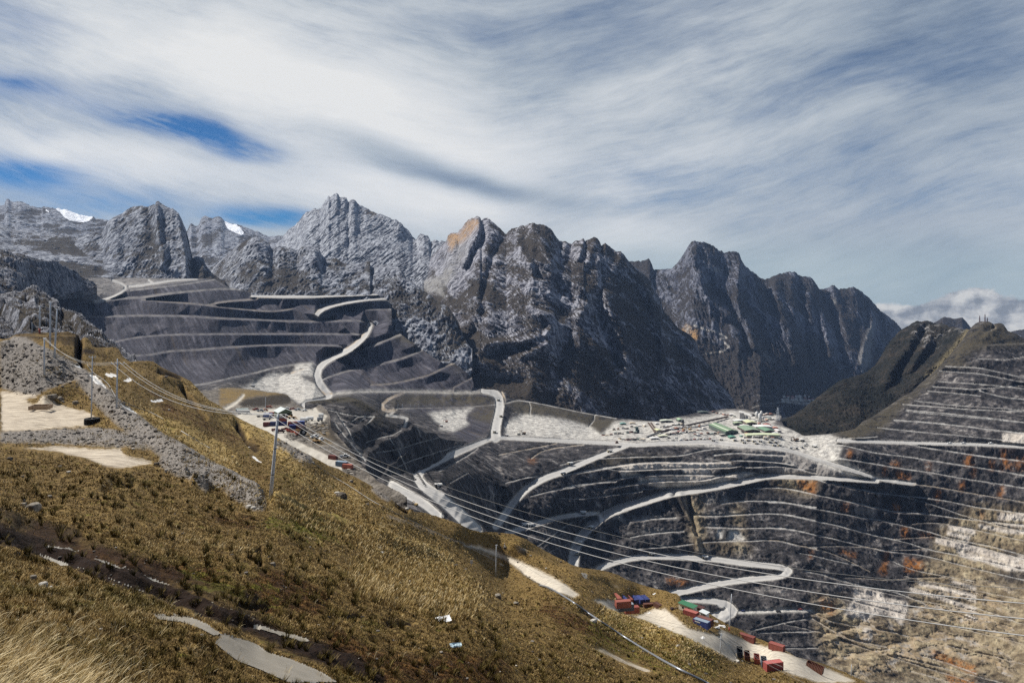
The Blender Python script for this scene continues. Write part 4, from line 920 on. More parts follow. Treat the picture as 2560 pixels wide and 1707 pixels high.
        ter = np.clip(RM.sample(M['tan'], PX, PY) * np.clip((PY - 1430) / 60, 0, 1), 0, 1)
        big = big + 19 * ter * saw
        n = big * (1 - du) * (1 - pl) + rill * du * (1 - pl) + pale * pl
        d = np.zeros_like(P); k = (1 - fl) * t
        d -= P / np.linalg.norm(P, axis=-1)[..., None] * (n * k + RM.sample(rel, PX, PY) * t)[..., None]
        d[..., 2] += n * 0.12 * k + 1.5 * pl * fbm(x / 15, y / 15, z / 15, 3, .5, False, 64)
        return d
    sh = Sheet(cols, tp, bt, 430, qf, disp, ((15, .15), (60, .3), (200, .6), (500, .9)))
    wob = 3.0 * fbm(sh.PX / 9, sh.PY / 9, sh.PX * 0 + .5, 3)
    at_ = {}
    for k, a in M.items():
        hard = k in ('road', 'orange')
        fw = .9 * fbm(sh.PX / 5, sh.PY / 5, sh.PX * 0 + 3, 2) if hard else wob
        at_[k] = RM.sample(a, np.minimum(sh.PX + fw, 2520 if k in ('tan', 'shot', 'rust') else 9999), sh.PY + fw * .6)
    at_['road'] = at_['road'] * np.where(RM.sample(haul, sh.PX, sh.PY) > .5, 1, np.clip(0.78 + 0.8 * fbm(sh.PX / 16, sh.PY / 16, sh.PX * 0, 3), 0.1, 1))
    at_['core'] = RM.sample(core, sh.PX, sh.PY); at_['berm'] = np.clip(RM.sample(berm, sh.PX, sh.PY) - RM.sample(haul, sh.PX, sh.PY), 0, 1)
    zz = sh.P[..., 2] / 19.0 + .30 * fbm(sh.P[..., 0] / 60, sh.P[..., 1] / 60, sh.P[..., 2] / 200, 3, .5, False, 66); fr = zz - np.floor(zz)
    led = ((fr > .74) | (fr < .06)) * np.clip(RM.sample(M['tan'], sh.PX, sh.PY) * np.clip((sh.PY - 1430) / 60, 0, 1), 0, 1); at_['road'] = np.maximum(at_['road'], led * np.clip(.5 + .7 * fbm(sh.PX / 30, sh.PY / 20, sh.PX * 0, 3), 0, .75)); at_['orange'] = np.maximum(at_['orange'], led * .9)
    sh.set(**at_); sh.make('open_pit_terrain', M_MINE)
    hr = RM.sample(haul, sh.PX, sh.PY); sh.set(haul=hr); sh.extract('haul_road', 'haul', .75, M_MINE, .12)
    return sh
MINE = build_mine()
def build_wall():
    """The dark benched wall under the yard: it faces right, away from the sun."""
    cols = np.arange(762, 1222, 1.5)
    tp = prof('0 762,1006 F 800,928 900,918 1000,908 1100,896 1180,890 1250,905 1320,940 1400,990 1450,1025 1500,1060 G 300,745 380,738 430,728 480,765 520,790 560,822 600,850 650,848 690,850 715,880 740,900 800,912 900,925 1000,930 1100,932 1180,935', cols)
    bt = prof('0 762,1130 900,1200 960,1225 1000,1215 1035,1188 1064,1172 1100,1150 1130,1137 1180,1118 1222,1112', cols)
    p = '''768,1003,1330 872,993,1430 932,1020,1450 960,1042,1440 1017,1049,1470 1064,1082,1540 1102,1096,1690 1126,1101,1800 1180,1105,2020 1222,1104,2190 1030,1180,1330 1064,1166,1420 1100,1148,1570 1130,1131,1735 1180,1113,1960 900,1120,1230 960,1150,1270 960,1225,1170 880,1180,1090 830,1060,1260 800,1100,1150 762,1130,1080 900,1050,1330 980,1110,1340'''
    c = [tuple(float(v) for v in w.split(',')) for w in p.split()]; ev = tps([(a, b) for a, b, d in c], [1000 / d for a, b, d in c])
    ras = Ras(755, 1230, 880, 1240, 1.0); rd, vg, pl = ras.new(), ras.new(), ras.new()
    for t_, w in (('G 150,1030 280,1012 400,985 560,932 700,900 760,870', 1.5), ('G 330,1170 450,1112 600,1060 800,1000 930,955', 1.5), ('G 60,935 180,892 300,870 380,822', 1.5), ('G 0,740 60,700 130,700 60,770', 2), ('G 270,900 350,1010 430,1180', 1.6), ('F 1060,1020 1110,1100 1180,1200 1220,1290', 1.8), ('F 1050,1130 1130,1230 1260,1380 1330,1470', 2.2), ('F 830,1000 980,1000 1120,1040 1260,1060', 1.6), ('F 1210,1110 1260,1070 1330,1060', 2)): ras.stroke(rd, T(t_), w, 1.2, .75)
    ras.stroke(rd, T('G 240,690 300,650 360,700 430,720 410,790'), 4, 1.2, 1); ras.stroke(pl, T('F 1050,1080 1120,1150 1220,1290 1320,1440'), 5, 4, .5)
    ras.fill(vg, T('F 790,900 1180,870 1420,980 1500,1050 1300,1010 1180,930 830,950')); ras.fill(vg, T('F 1400,1060 1480,1060 1500,1150 1380,1130'), .6); vg = ras.blur(vg, 2.5)
    def disp(P, PX, PY):
        x, y, z = P[..., 0], P[..., 1], P[..., 2]; t = np.clip((PY - tp[None]) / 7, 0, 1)
        tz = z / 27.0 + .25 * fbm(x / 80, y / 80, z / 300, 3, .5, False, 166); fr = tz - np.floor(tz); saw = np.where(fr < .8, fr / .8, (1 - fr) / .2) - .5
        n = 16 * saw + 9 * fbm(x / 50, y / 50, z / 90, 5, .55, True, 160) + 3 * fbm(x / 8, y / 8, z / 14, 3, .6, True, 161)
        d = np.zeros_like(P); d -= P / np.linalg.norm(P, axis=-1)[..., None] * (n * t)[..., None]; return d
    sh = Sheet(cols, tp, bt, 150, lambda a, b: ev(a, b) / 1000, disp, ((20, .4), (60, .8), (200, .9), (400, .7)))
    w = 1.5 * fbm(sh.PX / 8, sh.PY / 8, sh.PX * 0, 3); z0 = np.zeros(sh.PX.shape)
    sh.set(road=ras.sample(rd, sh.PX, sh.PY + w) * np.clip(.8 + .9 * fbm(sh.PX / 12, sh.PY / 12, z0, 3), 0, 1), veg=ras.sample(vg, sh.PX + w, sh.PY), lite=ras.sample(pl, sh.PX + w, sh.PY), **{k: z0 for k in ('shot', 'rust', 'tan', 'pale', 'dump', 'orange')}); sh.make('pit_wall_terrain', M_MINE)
build_wall()
# ------------------------------------------------------------------ rough limestone slopes on the left, nearer than the dump
mountain('rocky_slope', M_LEFT, -220, 242, 1.6, 'A -800,600 0,655 80,668 150,680 230,700 300,720 420,742 520,760 580,795 640,832 700,865 760,902 800,925 830,950 860,975 876,995',
         'A -800,1600 200,1500 400,1260 500,1120 700,1060 876,1010', [(-220, 1900), (60, 2250), (140, 2600), (240, 3000)], [(-220, 1100), (40, 1500), (120, 2250), (240, 2900)], 190, 26, 70, 71, (1.3, 1.2, .8), -0.35, vert=.8, ragged=6, ridg=.65,
         strokes=[('A 0,720 200,820 420,900 600,960', 9, 30), ('A 0,860 180,960 330,1060 480,1080', 9, 30), ('A 260,1000 330,980 430,1060 530,1120', 7, 25), ('A 0,800 260,920', 6, -28), ('A 130,720 400,860 620,900', 6, -24)])
mountain('rocky_slope', M_LEFT, -220, 352, 1.5, 'V -1200,-120 -300,20 0,90 200,60 380,100 500,60 640,120 740,180 830,260 880,330 900,390 1000,400 1180,405 1230,460 1300,530 1400,620 1500,700 1600,800 1680,860 1740,920 1820,990 1880,1060 1960,1120 2060,1230',
         'V -1200,900 2060,1300', [(-220, 1000), (130, 1000), (200, 900), (300, 760), (352, 620)], [(-220, 520), (150, 480), (260, 440), (352, 420)], 190, 9, 26, 75, (1.3, 1.2, .8), -0.4, vert=1.0, ragged=3, ridg=.65,
         strokes=[('V 0,330 150,450 300,580 430,680', 7, 16), ('V 360,200 480,140 620,150 780,230 860,350', 8, 14), ('V 350,250 560,260 700,370', 8, -14), ('V 0,400 200,560 250,700', 10, -16), ('V 650,400 860,440 1080,520 1250,680 1500,820', 7, 9), ('V 1080,640 1180,760 1150,900 1200,1050', 9, -18)],
         masks=[('veg', 'fill', 'V 80,330 420,360 700,420 1000,430 1130,640 1000,690 400,600 200,450', .3, 8), ('veg', 'fill', 'V 1100,560 1800,960 1900,1150 1200,1100 1100,700', .3, 10)])

# ------------------------------------------------------------------ contractor's yard on the shelf below the near hillside
def yard_mat():
    m, t = new_mat('yard_ground'); pos = t.node('ShaderNodeNewGeometry').outputs['Position']
    n1 = t.noise(pos, 0.12, 6, 0.6); n2 = t.noise(pos, 0.9, 4, 0.6); n3 = t.noise(t.mapping(pos, scale=(.3, .06, .3)), 1, 5, .6)
    rk = t.cramp(t.math('ADD', t.math('MULTIPLY', n1, .6), t.math('MULTIPLY', n2, .4)), [(.36, hx('332f2b')), (.5, hx('5f5952')), (.66, hx('8c857b'))])
    gr = t.mix(n2, t.mix(n1, hx('57472a'), hx('8a7444')), hx('6b5733'))
    col = t.mix(t.math('MULTIPLY', t.attr('veg'), t.ramp(t.math('ADD', n1, t.math('MULTIPLY', n2, .4)), .45, .75)), rk, gr)
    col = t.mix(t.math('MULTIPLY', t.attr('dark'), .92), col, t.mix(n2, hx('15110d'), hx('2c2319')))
    col = t.mix(t.attr('road'), col, t.cramp(t.math('ADD', t.math('MULTIPLY', n3, .7), t.math('MULTIPLY', n2, .3)), [(.35, hx('979187')), (.5, hx('aca69b')), (.66, hx('bfb9ad'))]))
    h = t.math('MULTIPLY', t.math('ADD', t.math('MULTIPLY', n1, 2.5), t.math('MULTIPLY', n2, 0.7)), t.math('SUBTRACT', 1, t.math('MULTIPLY', t.attr('road'), .9)))
    finish(t, col, .93, t.bump(h, .7, 1), .2); return m
M_YARD = yard_mat()
def build_yard():
    pts = '''480,975,760 490,975,800 605,969,950 659,979,930 708,985,880 740,1010,760 600,1012,640 640,1016,640 700,1016,660 740,1022,640 780,1020,700 830,1040,620 590,1040,575 800,1045,570 860,1065,540 650,1062,530 735,1072,505 760,1130,430 700,1110,440
    850,1170,395 870,1190,385 800,1110,450 850,1110,460 900,1145,420 960,1195,370 1005,1230,345 700,1180,380 950,1300,330 480,1040,560 560,1130,430 1020,1300,330'''
    cpv = [tuple(float(v) for v in w.split(',')) for w in pts.split()]
    ev = tps([(a, b) for a, b, d in cpv], [1000 / d for a, b, d in cpv])
    cols = np.arange(470, 1018, 1.6)
    tp = prof('0 470,982 508,977 F 0,812 100,806 200,812 400,840 500,850 580,860 620,872 645,905 670,935 700,962 720,972 745,985 800,1003 860,990 900,965 930,965 975,1010 1005,1050 1010,1100 1000,1130 1020,1180 1060,1225 1090,1260 1140,1310 1180,1370 1220,1420 1260,1470 1310,1540 1370,1600 1440,1650 1540,1720 1640,1770 1720,1830', cols)
    bt = prof('0 470,1060 600,1120 760,1180 880,1240 1018,1330', cols)
    ras = Ras(470, 1018, 960, 1340, 1.0)
    rd, dk, vg, rel = ras.new(), ras.new(), ras.new(), ras.new()
    ras.fill(rd, T('F 130,1060 220,1010 330,1000 480,1000 620,1000 800,1000 880,1010 980,1060 960,1100 880,1140 800,1130 760,1140 640,1150 600,1200 640,1260 700,1290 900,1380 1100,1480 1120,1560 1000,1560 700,1420 400,1260'))
    ras.stroke(rd, T('F 215,875 150,940 50,1000 20,1010'), (3.5, 4), 1, 1); ras.stroke(rd, T('F 800,940 880,1010'), 4, 1, 1)
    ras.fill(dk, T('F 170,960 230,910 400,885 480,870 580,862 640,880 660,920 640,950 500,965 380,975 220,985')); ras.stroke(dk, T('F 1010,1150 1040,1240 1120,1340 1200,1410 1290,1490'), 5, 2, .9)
    ras.fill(vg, T('F 0,800 640,850 640,890 380,880 200,915 100,960 0,980')); ras.fill(vg, T('F 780,1150 980,1130 1060,1300 900,1340 800,1250'), .6)
    ras.stroke(rel, T('F 900,1130 980,1200 1020,1290'), 9, 1, 5, gauss=True)
    rd, dk, vg = ras.blur(rd, 1.5), ras.blur(dk, 2), ras.blur(vg, 3)
    def disp(P, PX, PY):
        x, y, z = P[..., 0], P[..., 1], P[..., 2]; k = 1 - ras.sample(rd, PX, PY); t = np.clip((PY - tp[None]) / 5, 0, 1)
        n = (2.2 * fbm(x / 22, y / 22, z / 22, 5, .55, False, 80) + .8 * fbm(x / 4, y / 4, z / 4, 3, .6, True, 81)) * k
        d = np.zeros_like(P); d[..., 1] = -n * t * 1.5 - ras.sample(rel, PX, PY) * t; d[..., 2] = n * .8; return d
    sh = Sheet(cols, tp, bt, 130, lambda a, b: ev(a, b) / 1000, disp, ((5, .5), (20, 1.5), (60, 2.0), (160, 1.6)))
    w = 2.5 * fbm(sh.PX / 7, sh.PY / 7, sh.PX * 0, 3)
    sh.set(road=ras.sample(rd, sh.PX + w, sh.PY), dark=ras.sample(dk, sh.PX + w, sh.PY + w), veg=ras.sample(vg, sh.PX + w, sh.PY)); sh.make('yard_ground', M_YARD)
    return sh
YARD = build_yard()

# ------------------------------------------------------------------ the near hillside
def grass_ground():
    m, t = new_mat('highland_turf'); pos = t.node('ShaderNodeNewGeometry').outputs['Position']
    A = {k: t.attr(k) for k in ('sand', 'gravel', 'mud_shade', 'road', 'red', 'straw', 'moss', 'edge')}
    n0 = t.noise(pos, 0.035, 4, .5); n1 = t.noise(pos, 0.22, 6, .6); n2 = t.noise(pos, 1.3, 5, .65); n3 = t.noise(pos, 5.0, 4, .7)
    dk = t.cramp(t.math('ADD', t.math('MULTIPLY', n2, .55), t.math('MULTIPLY', n3, .45)), [(.34, hx('2e2315')), (.47, hx('5e4b2a')), (.57, hx('866f42')), (.70, hx('a98f5b'))])
    st = t.cramp(t.math('ADD', t.math('MULTIPLY', n2, .55), t.math('MULTIPLY', n3, .45)), [(.34, hx('62502c')), (.47, hx('947c4a')), (.57, hx('b39a62')), (.70, hx('cfb883'))])
    rd = t.cramp(n2, [(.34, hx('1f130a')), (.5, hx('42260f')), (.66, hx('6b4a22'))])
    g = t.math('ADD', t.math('MULTIPLY', n1, .8), t.math('ADD', t.math('MULTIPLY', n0, .5), t.math('MULTIPLY', t.math('SUBTRACT', A['straw'], .5), .55)))
    col = t.mix(t.ramp(g, .60, .92), dk, st)
    rf = t.math('ADD', t.math('MULTIPLY', t.noise(pos, .13, 5, .6), .9), t.math('MULTIPLY', t.math('SUBTRACT', A['red'], .4), .6))
    col = t.mix(t.math('MULTIPLY', t.ramp(rf, .50, .70), .85), col, rd)
    mf = t.math('ADD', t.noise(t.vmath('ADD', pos, (31, 7, 3)), .6, 5, .65), t.math('MULTIPLY', A['moss'], .22))
    col = t.mix(t.math('MULTIPLY', t.ramp(mf, .60, .70), .8), col, t.mix(n3, hx('4f521c'), hx('85802c')))
    wf = t.ramp(t.noise(t.vmath('ADD', pos, (3, 17, 9)), 1.1, 3, .6), .735, .76)
    col = t.mix(wf, col, hx('b9b2a4'))
    gv = t.cramp(t.math('ADD', t.math('MULTIPLY', n2, .5), t.math('MULTIPLY', n3, .5)), [(.34, hx('4d4945')), (.5, hx('7c7670')), (.64, hx('a39c93'))])
    col = t.mix(t.math('MULTIPLY', A['gravel'], t.ramp(t.math('ADD', n2, A['gravel']), .75, 1.1)), col, gv)
    sd_ = t.cramp(t.math('ADD', t.math('MULTIPLY', t.noise(t.mapping(pos, scale=(.25, .9, .5)), 1, 6, .6), .65), t.math('MULTIPLY', n3, .35)), [(.36, hx('7d7265')), (.47, hx('a89c8b')), (.58, hx('c4b8a5')), (.68, hx('d6ccb9'))])
    col = t.mix(t.math('MULTIPLY', A['sand'], t.ramp(t.math('ADD', t.math('ADD', t.math('MULTIPLY', n1, .8), t.math('MULTIPLY', n2, .45)), A['sand']), 1.2, 1.55)), col, sd_)
    col = t.mix(A['road'], col, t.cramp(t.noise(pos, .5, 6, .65), [(.34, hx('968e82')), (.5, hx('b4ab9c')), (.66, hx('c8bfae'))]))
    md = t.math('MULTIPLY', A['mud_shade'], t.ramp(t.math('ADD', n2, t.math('MULTIPLY', A['mud_shade'], .7)), .62, .95))
    col = t.mix(md, col, t.mix(n3, hx('0f0906'), hx('2e1d11')))
    h = t.math('ADD', t.math('MULTIPLY', n1, 1.2), t.math('ADD', t.math('MULTIPLY', n2, .45), t.math('MULTIPLY', n3, .16)))
    h = t.math('MULTIPLY', h, t.math('SUBTRACT', 1, t.math('MULTIPLY', t.math('MAXIMUM', A['road'], t.math('MULTIPLY', A['sand'], .8)), .85)))
    finish(t, col, .95, t.bump(h, .9, 1), .15); return m
M_TURF = grass_ground()
FCTRL = '''0,1707,17 350,1707,24 700,1707,30 1000,1707,38 1300,1707,60 1500,1707,95 1740,1707,150 1900,1707,205 -300,1707,13 2200,1760,235
0,1500,30 300,1560,30 500,1620,30 0,1330,42 200,1420,40 400,1520,38 640,1620,36 0,1250,60 75,1270,65 300,1300,62 640,1400,62 900,1500,66 1000,1620,48 1200,1560,78
0,1140,118 200,1160,125 400,1180,128 560,1230,120 640,1260,112 676,1250,114 0,1080,165 228,1060,195 100,1010,222 0,960,250 350,1080,185 450,1140,150 291,1020,205 340,1030,215
200,940,255 110,938,240 60,900,258 135,893,262 0,880,270 30,865,285 100,838,305 190,838,320 0,848,300 -150,860,280 -150,1000,200 -150,1200,80
300,890,330 400,918,345 500,983,330 560,1022,335 430,1010,270 600,1100,280 520,1100,230 700,1160,230 800,1250,200 650,1180,190 740,1126,310 860,1210,290 930,1230,285 1000,1300,235 900,1300,190 1050,1290,300 1150,1320,320
1239,1440,325 1180,1400,295 1100,1420,200 1000,1400,150 1250,1520,170 1380,1490,215 1300,1360,385 1400,1410,390 1500,1440,390 1560,1480,385 1560,1530,345 1690,1495,375 1650,1560,325 1500,1560,190 1500,1640,125 1700,1600,215 1823,1577,345 1750,1540,362
1850,1650,300 1900,1680,285 2000,1640,325 2060,1690,305 1930,1625,322 1200,1345,370 640,1075,325 780,1150,300'''
fcp = [tuple(float(v) for v in w.split(',')) for w in FCTRL.split()]
FEV = tps([(a, b) for a, b, d in fcp], [1000 / d for a, b, d in fcp])
FTOP = 'V -900,720 -300,760 0,746 60,750 130,745 180,715 250,685 400,675 600,668 800,665 1000,662 1140,690 1160,700 1180,735 1230,722 1290,735 1330,800 1370,865 1400,872 1560,870 1600,875 1690,868 1740,890 1760,940 1800,1000 1880,1065 1920,1085 2000,1080 2150,1078 2250,1085 2320,1130 E 1490,620 1560,655 1620,680 1740,740 1800,800 1860,868 1920,920 1980,950 2040,990 2080,1010 2150,1060 2200,1088 2345,1160 F 430,1200 560,1280 640,1325 720,1370 850,1440 1000,1518 L 830,240 900,262 960,300 1050,335 1150,382 1230,440 1300,490 1380,530 1460,570 1540,612 1600,655 1700,665 1780,690 1850,712 2000,762 2100,812 2200,842 2280,838 2345,842 N 230,196 300,202 420,250 520,312 640,382 760,442 850,490 950,516 1100,532 1180,550 1250,572 1350,622 1550,690 1700,722 1750,742 1800,748 1830,775 1845,815 1852,835 2060,910 O 90,1040 200,1082 330,1152 480,1212 640,1292 700,1332 780,1350 950,1392 1100,1452 1300,1542 1400,1602 2200,1900'
RF = Ras(-260, 2300, 820, 2100, 2.0)
def pond_mat():
    m, t = new_mat('sky_white_slurry'); pos = t.node('ShaderNodeNewGeometry').outputs['Position']
    col = t.mix(t.ramp(t.noise(pos, .25, 4, .6), .4, .65), hx('f2efe8'), hx('cfc6b8'))  # pale slurry raised to near white, painting in the sky's reflection
    col = t.mix(t.attr('murk'), col, t.mix(t.noise(pos, .8, 5, .6), hx('767063'), hx('a59d8f')))
    finish(t, col, .3, t.bump(t.noise(pos, 1.2, 3, .5), .05, .1), .4); return m
M_POND = pond_mat()
def build_front():
    cols = np.arange(-250, 2290, 2.2)
    tp = prof(FTOP, cols); bt = np.maximum(np.full(len(cols), 1850.0), tp + 60)
    M = {k: RF.new() for k in ('sand', 'gravel', 'mud_shade', 'road', 'red', 'straw', 'moss', 'edge', 'pond')}
    for k, p in (('sand', 'K 0,40 250,20 500,30 800,90 900,160 820,250 500,270 300,290 0,300'), ('sand', 'E 0,820 200,840 400,850 330,900 200,940 0,960'), ('sand', 'K 0,400 200,430 520,410 900,440 1120,430 1150,500 1430,560 1400,600 1130,635 980,620 750,540 500,480 200,460 0,430'),
                 ('sand', 'E 60,370 140,390 250,410 500,410 600,400 580,415 400,440 150,435 90,400'), ('road', 'N -150,300 0,320 150,360 400,470 650,590 800,680 920,770 850,790 700,740 560,670 340,520 230,440 0,350 -150,315'),
                 ('road', 'N 1030,800 1250,820 1300,930 1440,960 1560,900 1700,890 1750,930 1900,1060 2345,1180 2345,1380 2100,1250 1700,1080 1500,1000 1200,900'), ('road', 'O 0,1080 300,1200 600,1290 800,1360 1000,1440 1250,1560 900,1568 600,1470 500,1420 150,1290 0,1290'),
                 ('sand', 'N 970,1220 1100,1240 1300,1330 1450,1390 1640,1480 1500,1480 1300,1390 1150,1320'), ('sand', 'U 140,110 220,100 340,190 290,215'), ('road', 'N 330,345 450,375 430,390 350,372'),
                 ('sand', 'J 1300,920 1500,960 1750,970 1920,1040 2020,1130 1900,1100 1700,1020 1500,1000'), ('gravel', 'K 0,290 300,280 800,250 1000,260 1250,350 1350,480 1130,440 900,430 500,400 0,400'), ('gravel', 'E 0,430 200,430 400,540 700,660 850,800 700,760 400,840 300,900 150,860 0,800 0,600')):
        RF.fill(M[k], T(p))
    def S(k, p, hw, v=1.0): RF.stroke(M[k], T(p), hw, 3, v)
    S('gravel', 'E 150,450 300,500 600,640 850,800 1000,960 1200,1130 1400,1290 K 1500,440 1600,490 1850,640 2100,780 2345,920', 26); S('gravel', 'K 1500,600 1700,680 1880,800', 14); S('gravel', 'T 870,1000 1000,1050 1200,1180 1400,1260', 14); S('gravel', 'L 380,20 480,80 640,190', 8)
    S('gravel', 'L 1350,690 1700,820 2100,960 2345,1110', 7, .6); S('gravel', 'L 1240,460 1350,530', 10)
    S('mud_shade', 'J 0,60 200,120 420,180 700,240', 15, .75); S('mud_shade', 'J 0,220 400,350 800,500 1200,640 1600,800 2000,950 2345,1060 M 400,1180 700,1280 1000,1380 1250,1500', 21); S('mud_shade', 'J 0,100 400,220 900,420 1500,640 2100,860 M 300,1150 800,1330', 30, .62); RF.stroke(M['pond'], T('J 0,198 150,235 340,292'), 1.6, 1, .8); RF.stroke(M['pond'], T('J 300,350 480,410 800,540 1000,620 1200,702 1330,755 1450,800'), (2.2, 2.6), 1, .8); RF.stroke(M['pond'], T('J 820,415 1000,475 1200,560 1420,640 1650,725 1850,810 2000,880 2200,945 2345,1000'), (1.6, 2.4), 1, .8); RF.stroke(M['pond'], T('M 0,1130 200,1210 420,1290 600,1350 800,1400'), 2, 1, .7)
    S('mud_shade', 'J 1300,700 1600,830 2000,960', 14)
    S('mud_shade', 'M 960,960 1100,955', 5); S('mud_shade', 'M 1340,1020 1560,1025', 5); S('mud_shade', 'M 180,330 185,560', 5, .9); S('mud_shade', 'M 0,410 170,350', 4, .9); S('mud_shade', 'N 950,900 1030,960', 10, .8); S('mud_shade', 'J 2345,830 2250,810', 8); S('mud_shade', 'M 0,870 250,900', 8)
    S('mud_shade', 'E 722,345 715,420 712,520 750,580', 8); S('mud_shade', 'E 1450,640 1560,680 1640,715', 6); S('mud_shade', 'E 1650,790 1740,900 1880,1070', 5); S('mud_shade', 'F 150,1110 200,1190 260,1290 340,1350', 7); S('mud_shade', 'E 770,470 850,480', 6); S('mud_shade', 'L 1140,310 1300,420 1420,520 1520,600', 9); S('mud_shade', 'V 230,720 640,700 1120,720', 4, .8); S('mud_shade', 'V 300,780 700,790 1130,790', 5, .8); S('mud_shade', 'V 1200,900 1330,960', 5, .8); S('mud_shade', 'V 930,840 1130,845', 4, .8)  # scarp and cut-face strokes paint their shade in the mud colour
    S('red', 'J 300,200 800,400 1300,560 2000,650', 30); S('red', 'M 200,700 700,860', 40); S('red', 'M 0,780 300,900', 30); S('red', 'M 900,1250 1500,1450 2345,1500', 50, .8); S('red', 'K 1900,1060 2345,1150', 16); S('red', 'E 1300,820 1500,900', 16, .8); S('red', 'E 1500,1000 1900,1150 2200,1330', 22, .8); S('red', 'N 600,900 1000,1100 1300,1180', 30, .8); S('red', 'L 700,560 1100,740 1500,900', 14, .8); S('red', 'L 0,230 200,340 330,430', 10); S('red', 'F 500,1450 700,1560', 12, .6); S('red', 'E 860,460 1060,540', 14, .9)
    S('straw', 'E 1250,1050 1700,1230 2100,1450', 26); S('straw', 'K 1700,480 2000,640 2345,860', 20); S('straw', 'L 320,560 700,720 1100,850 1500,960 1900,1080', 26); S('straw', 'L 340,80 480,160', 30); S('straw', 'L 520,320 900,500 1100,580', 24, .9); S('straw', 'F 60,1100 300,1200 480,1260', 24); S('straw', 'E 1700,740 1900,900 2100,1050', 16); S('straw', 'N 1200,960 1500,1050 2000,1260', 40); S('straw', 'M 1200,600 2000,780', 60, .8); S('straw', 'J 0,1400 400,1480 700,1600', 40); S('straw', 'L 1100,760 1400,880', 16)
    S('moss', 'L 300,760 900,860', 22); S('moss', 'L 330,310 480,360', 6, 1.3); S('moss', 'J 1700,650 2345,800', 20); S('moss', 'E 1500,1130 1580,1300', 8, 1.0); S('moss', 'M 0,780 300,830', 20); S('moss', 'L 50,100 90,140', 5, 1.3); S('moss', 'U 60,800 1500,1300', 50, .5)
    M = {k: v if k == 'pond' else RF.blur(v, 1.2 if k in ('road', 'mud_shade') else 2.2 if k in ('sand', 'gravel') else 8) for k, v in M.items()}
    for p in ('E 605,592 680,600 745,605 760,640 700,640 650,628', 'E 765,686 800,692 865,690 920,740 975,805 992,850 960,866 900,858 850,820 835,770', 'E 945,675 1000,672 1060,674 1075,700 1110,714 1040,716 980,706', 'E 1098,738 1200,718 1208,735 1190,760 1140,752', 'E 1345,915 1480,903 1515,933 1420,946',
              'E 1085,1000 1150,990 1200,1010 1250,1035 1255,1075 1200,1080 1140,1070 1095,1035', 'E 1128,806 1190,806 1180,814 1130,812', 'L 92,145 120,143 160,170 205,208 190,214 140,190', 'J 400,300 560,330 700,315 760,330 700,380 600,365 420,325', 'J 2030,1125 2180,1160 2345,1210 M 250,1290 450,1350 700,1450 900,1568 440,1568 200,1470 0,1390 J 2200,1400 2050,1290 1960,1205', 'N 910,590 950,590 995,625 960,632 925,615', 'N 160,460 215,480 225,500 180,490', 'N 690,660 800,660 815,690 720,700',
              'M 0,1008 150,1030 300,1085 500,1130 650,1190 600,1205 400,1150 150,1075 0,1035', 'J 1330,925 1500,955 1740,970 1900,1035 2030,1125 1960,1150 1800,1070 1650,1020 1450,1000', 'J 355,365 450,400 560,440 640,490 620,495 500,440 380,385', 'J 850,420 960,465 1000,480 1200,565 1190,575 1000,500 860,440', 'J 1220,570 1400,630 1560,690 1550,700 1380,645', 'V 900,885 965,888 960,902 905,900', 'V 0,1055 80,1055 70,1075 0,1078', 'E 1300,1172 1370,1200 1400,1245 1380,1235 1310,1185', 'E 1480,1285 1570,1320 1560,1330 1500,1310'): RF.fill(M['pond'], T(p))
    _x, _y = RF.grid(); M['pond'] = RF.blur(M['pond'], .9) * np.where((_y > 1270) & (_y < 1640), np.clip(1.0 + .5 * fbm(_x / 22, _y / 22, _x * 0, 3), 0, 1), 1)
    # relief: berms, banks, ruts and scarps, in metres, as height
    up, dn = RF.new(), RF.new()
    def Rl(p, w, a): RF.stroke(up if a > 0 else dn, T(p), w, 1, abs(a), gauss=True)
    Rl('E 200,460 300,500 600,640 850,800 1000,960 1200,1130 1400,1290 K 1500,440 1600,490 1850,640 2100,780 2345,920', 15, 2.2); Rl('E 0,470 130,450 300,500 480,570', 14, 3); Rl('E 400,960 560,860 800,780', 14, 2.5); Rl('K 1480,580 1620,640 1700,690', 6, .9); Rl('K 1780,790 1880,800', 8, 1.6)
    Rl('E 100,330 400,310 700,320', 8, 1.5); Rl('E 120,390 400,380 700,370', 7, 1.5); Rl('E 735,350 725,430 722,520 770,590', 6, -7); Rl('E 1460,650 1560,690 1640,730', 5, -3); Rl('E 1660,790 1740,900 1880,1070', 5, -4); Rl('F 140,1120 200,1190 260,1290 330,1350', 7, -4); Rl('L 1150,330 1300,430 1420,520 1520,610', 8, -9)
    Rl('J 0,215 400,345 800,500 1200,650 1600,810 2000,950 2345,1065', 7, -.5); Rl('J 0,270 400,400 800,570 1200,740', 6, -.35); Rl('J 200,140 500,220 800,330', 14, -.4); Rl('M 960,975 1100,970', 6, -.5); Rl('M 1340,1040 1560,1040', 6, -.6); Rl('M 185,330 190,560', 4, -.5); Rl('M 0,415 170,352', 4, -.4); Rl('M 0,880 250,905', 7, -.5)
    Rl('K 960,830 1040,790 1200,800', 8, -1.0); Rl('K 950,740 1050,730 1180,750', 10, .9); Rl('E 1250,565 1420,560', 8, 1.5); Rl('E 1100,500 1000,480', 8, .8); Rl('E 1490,745 1640,770', 8, 1.5)
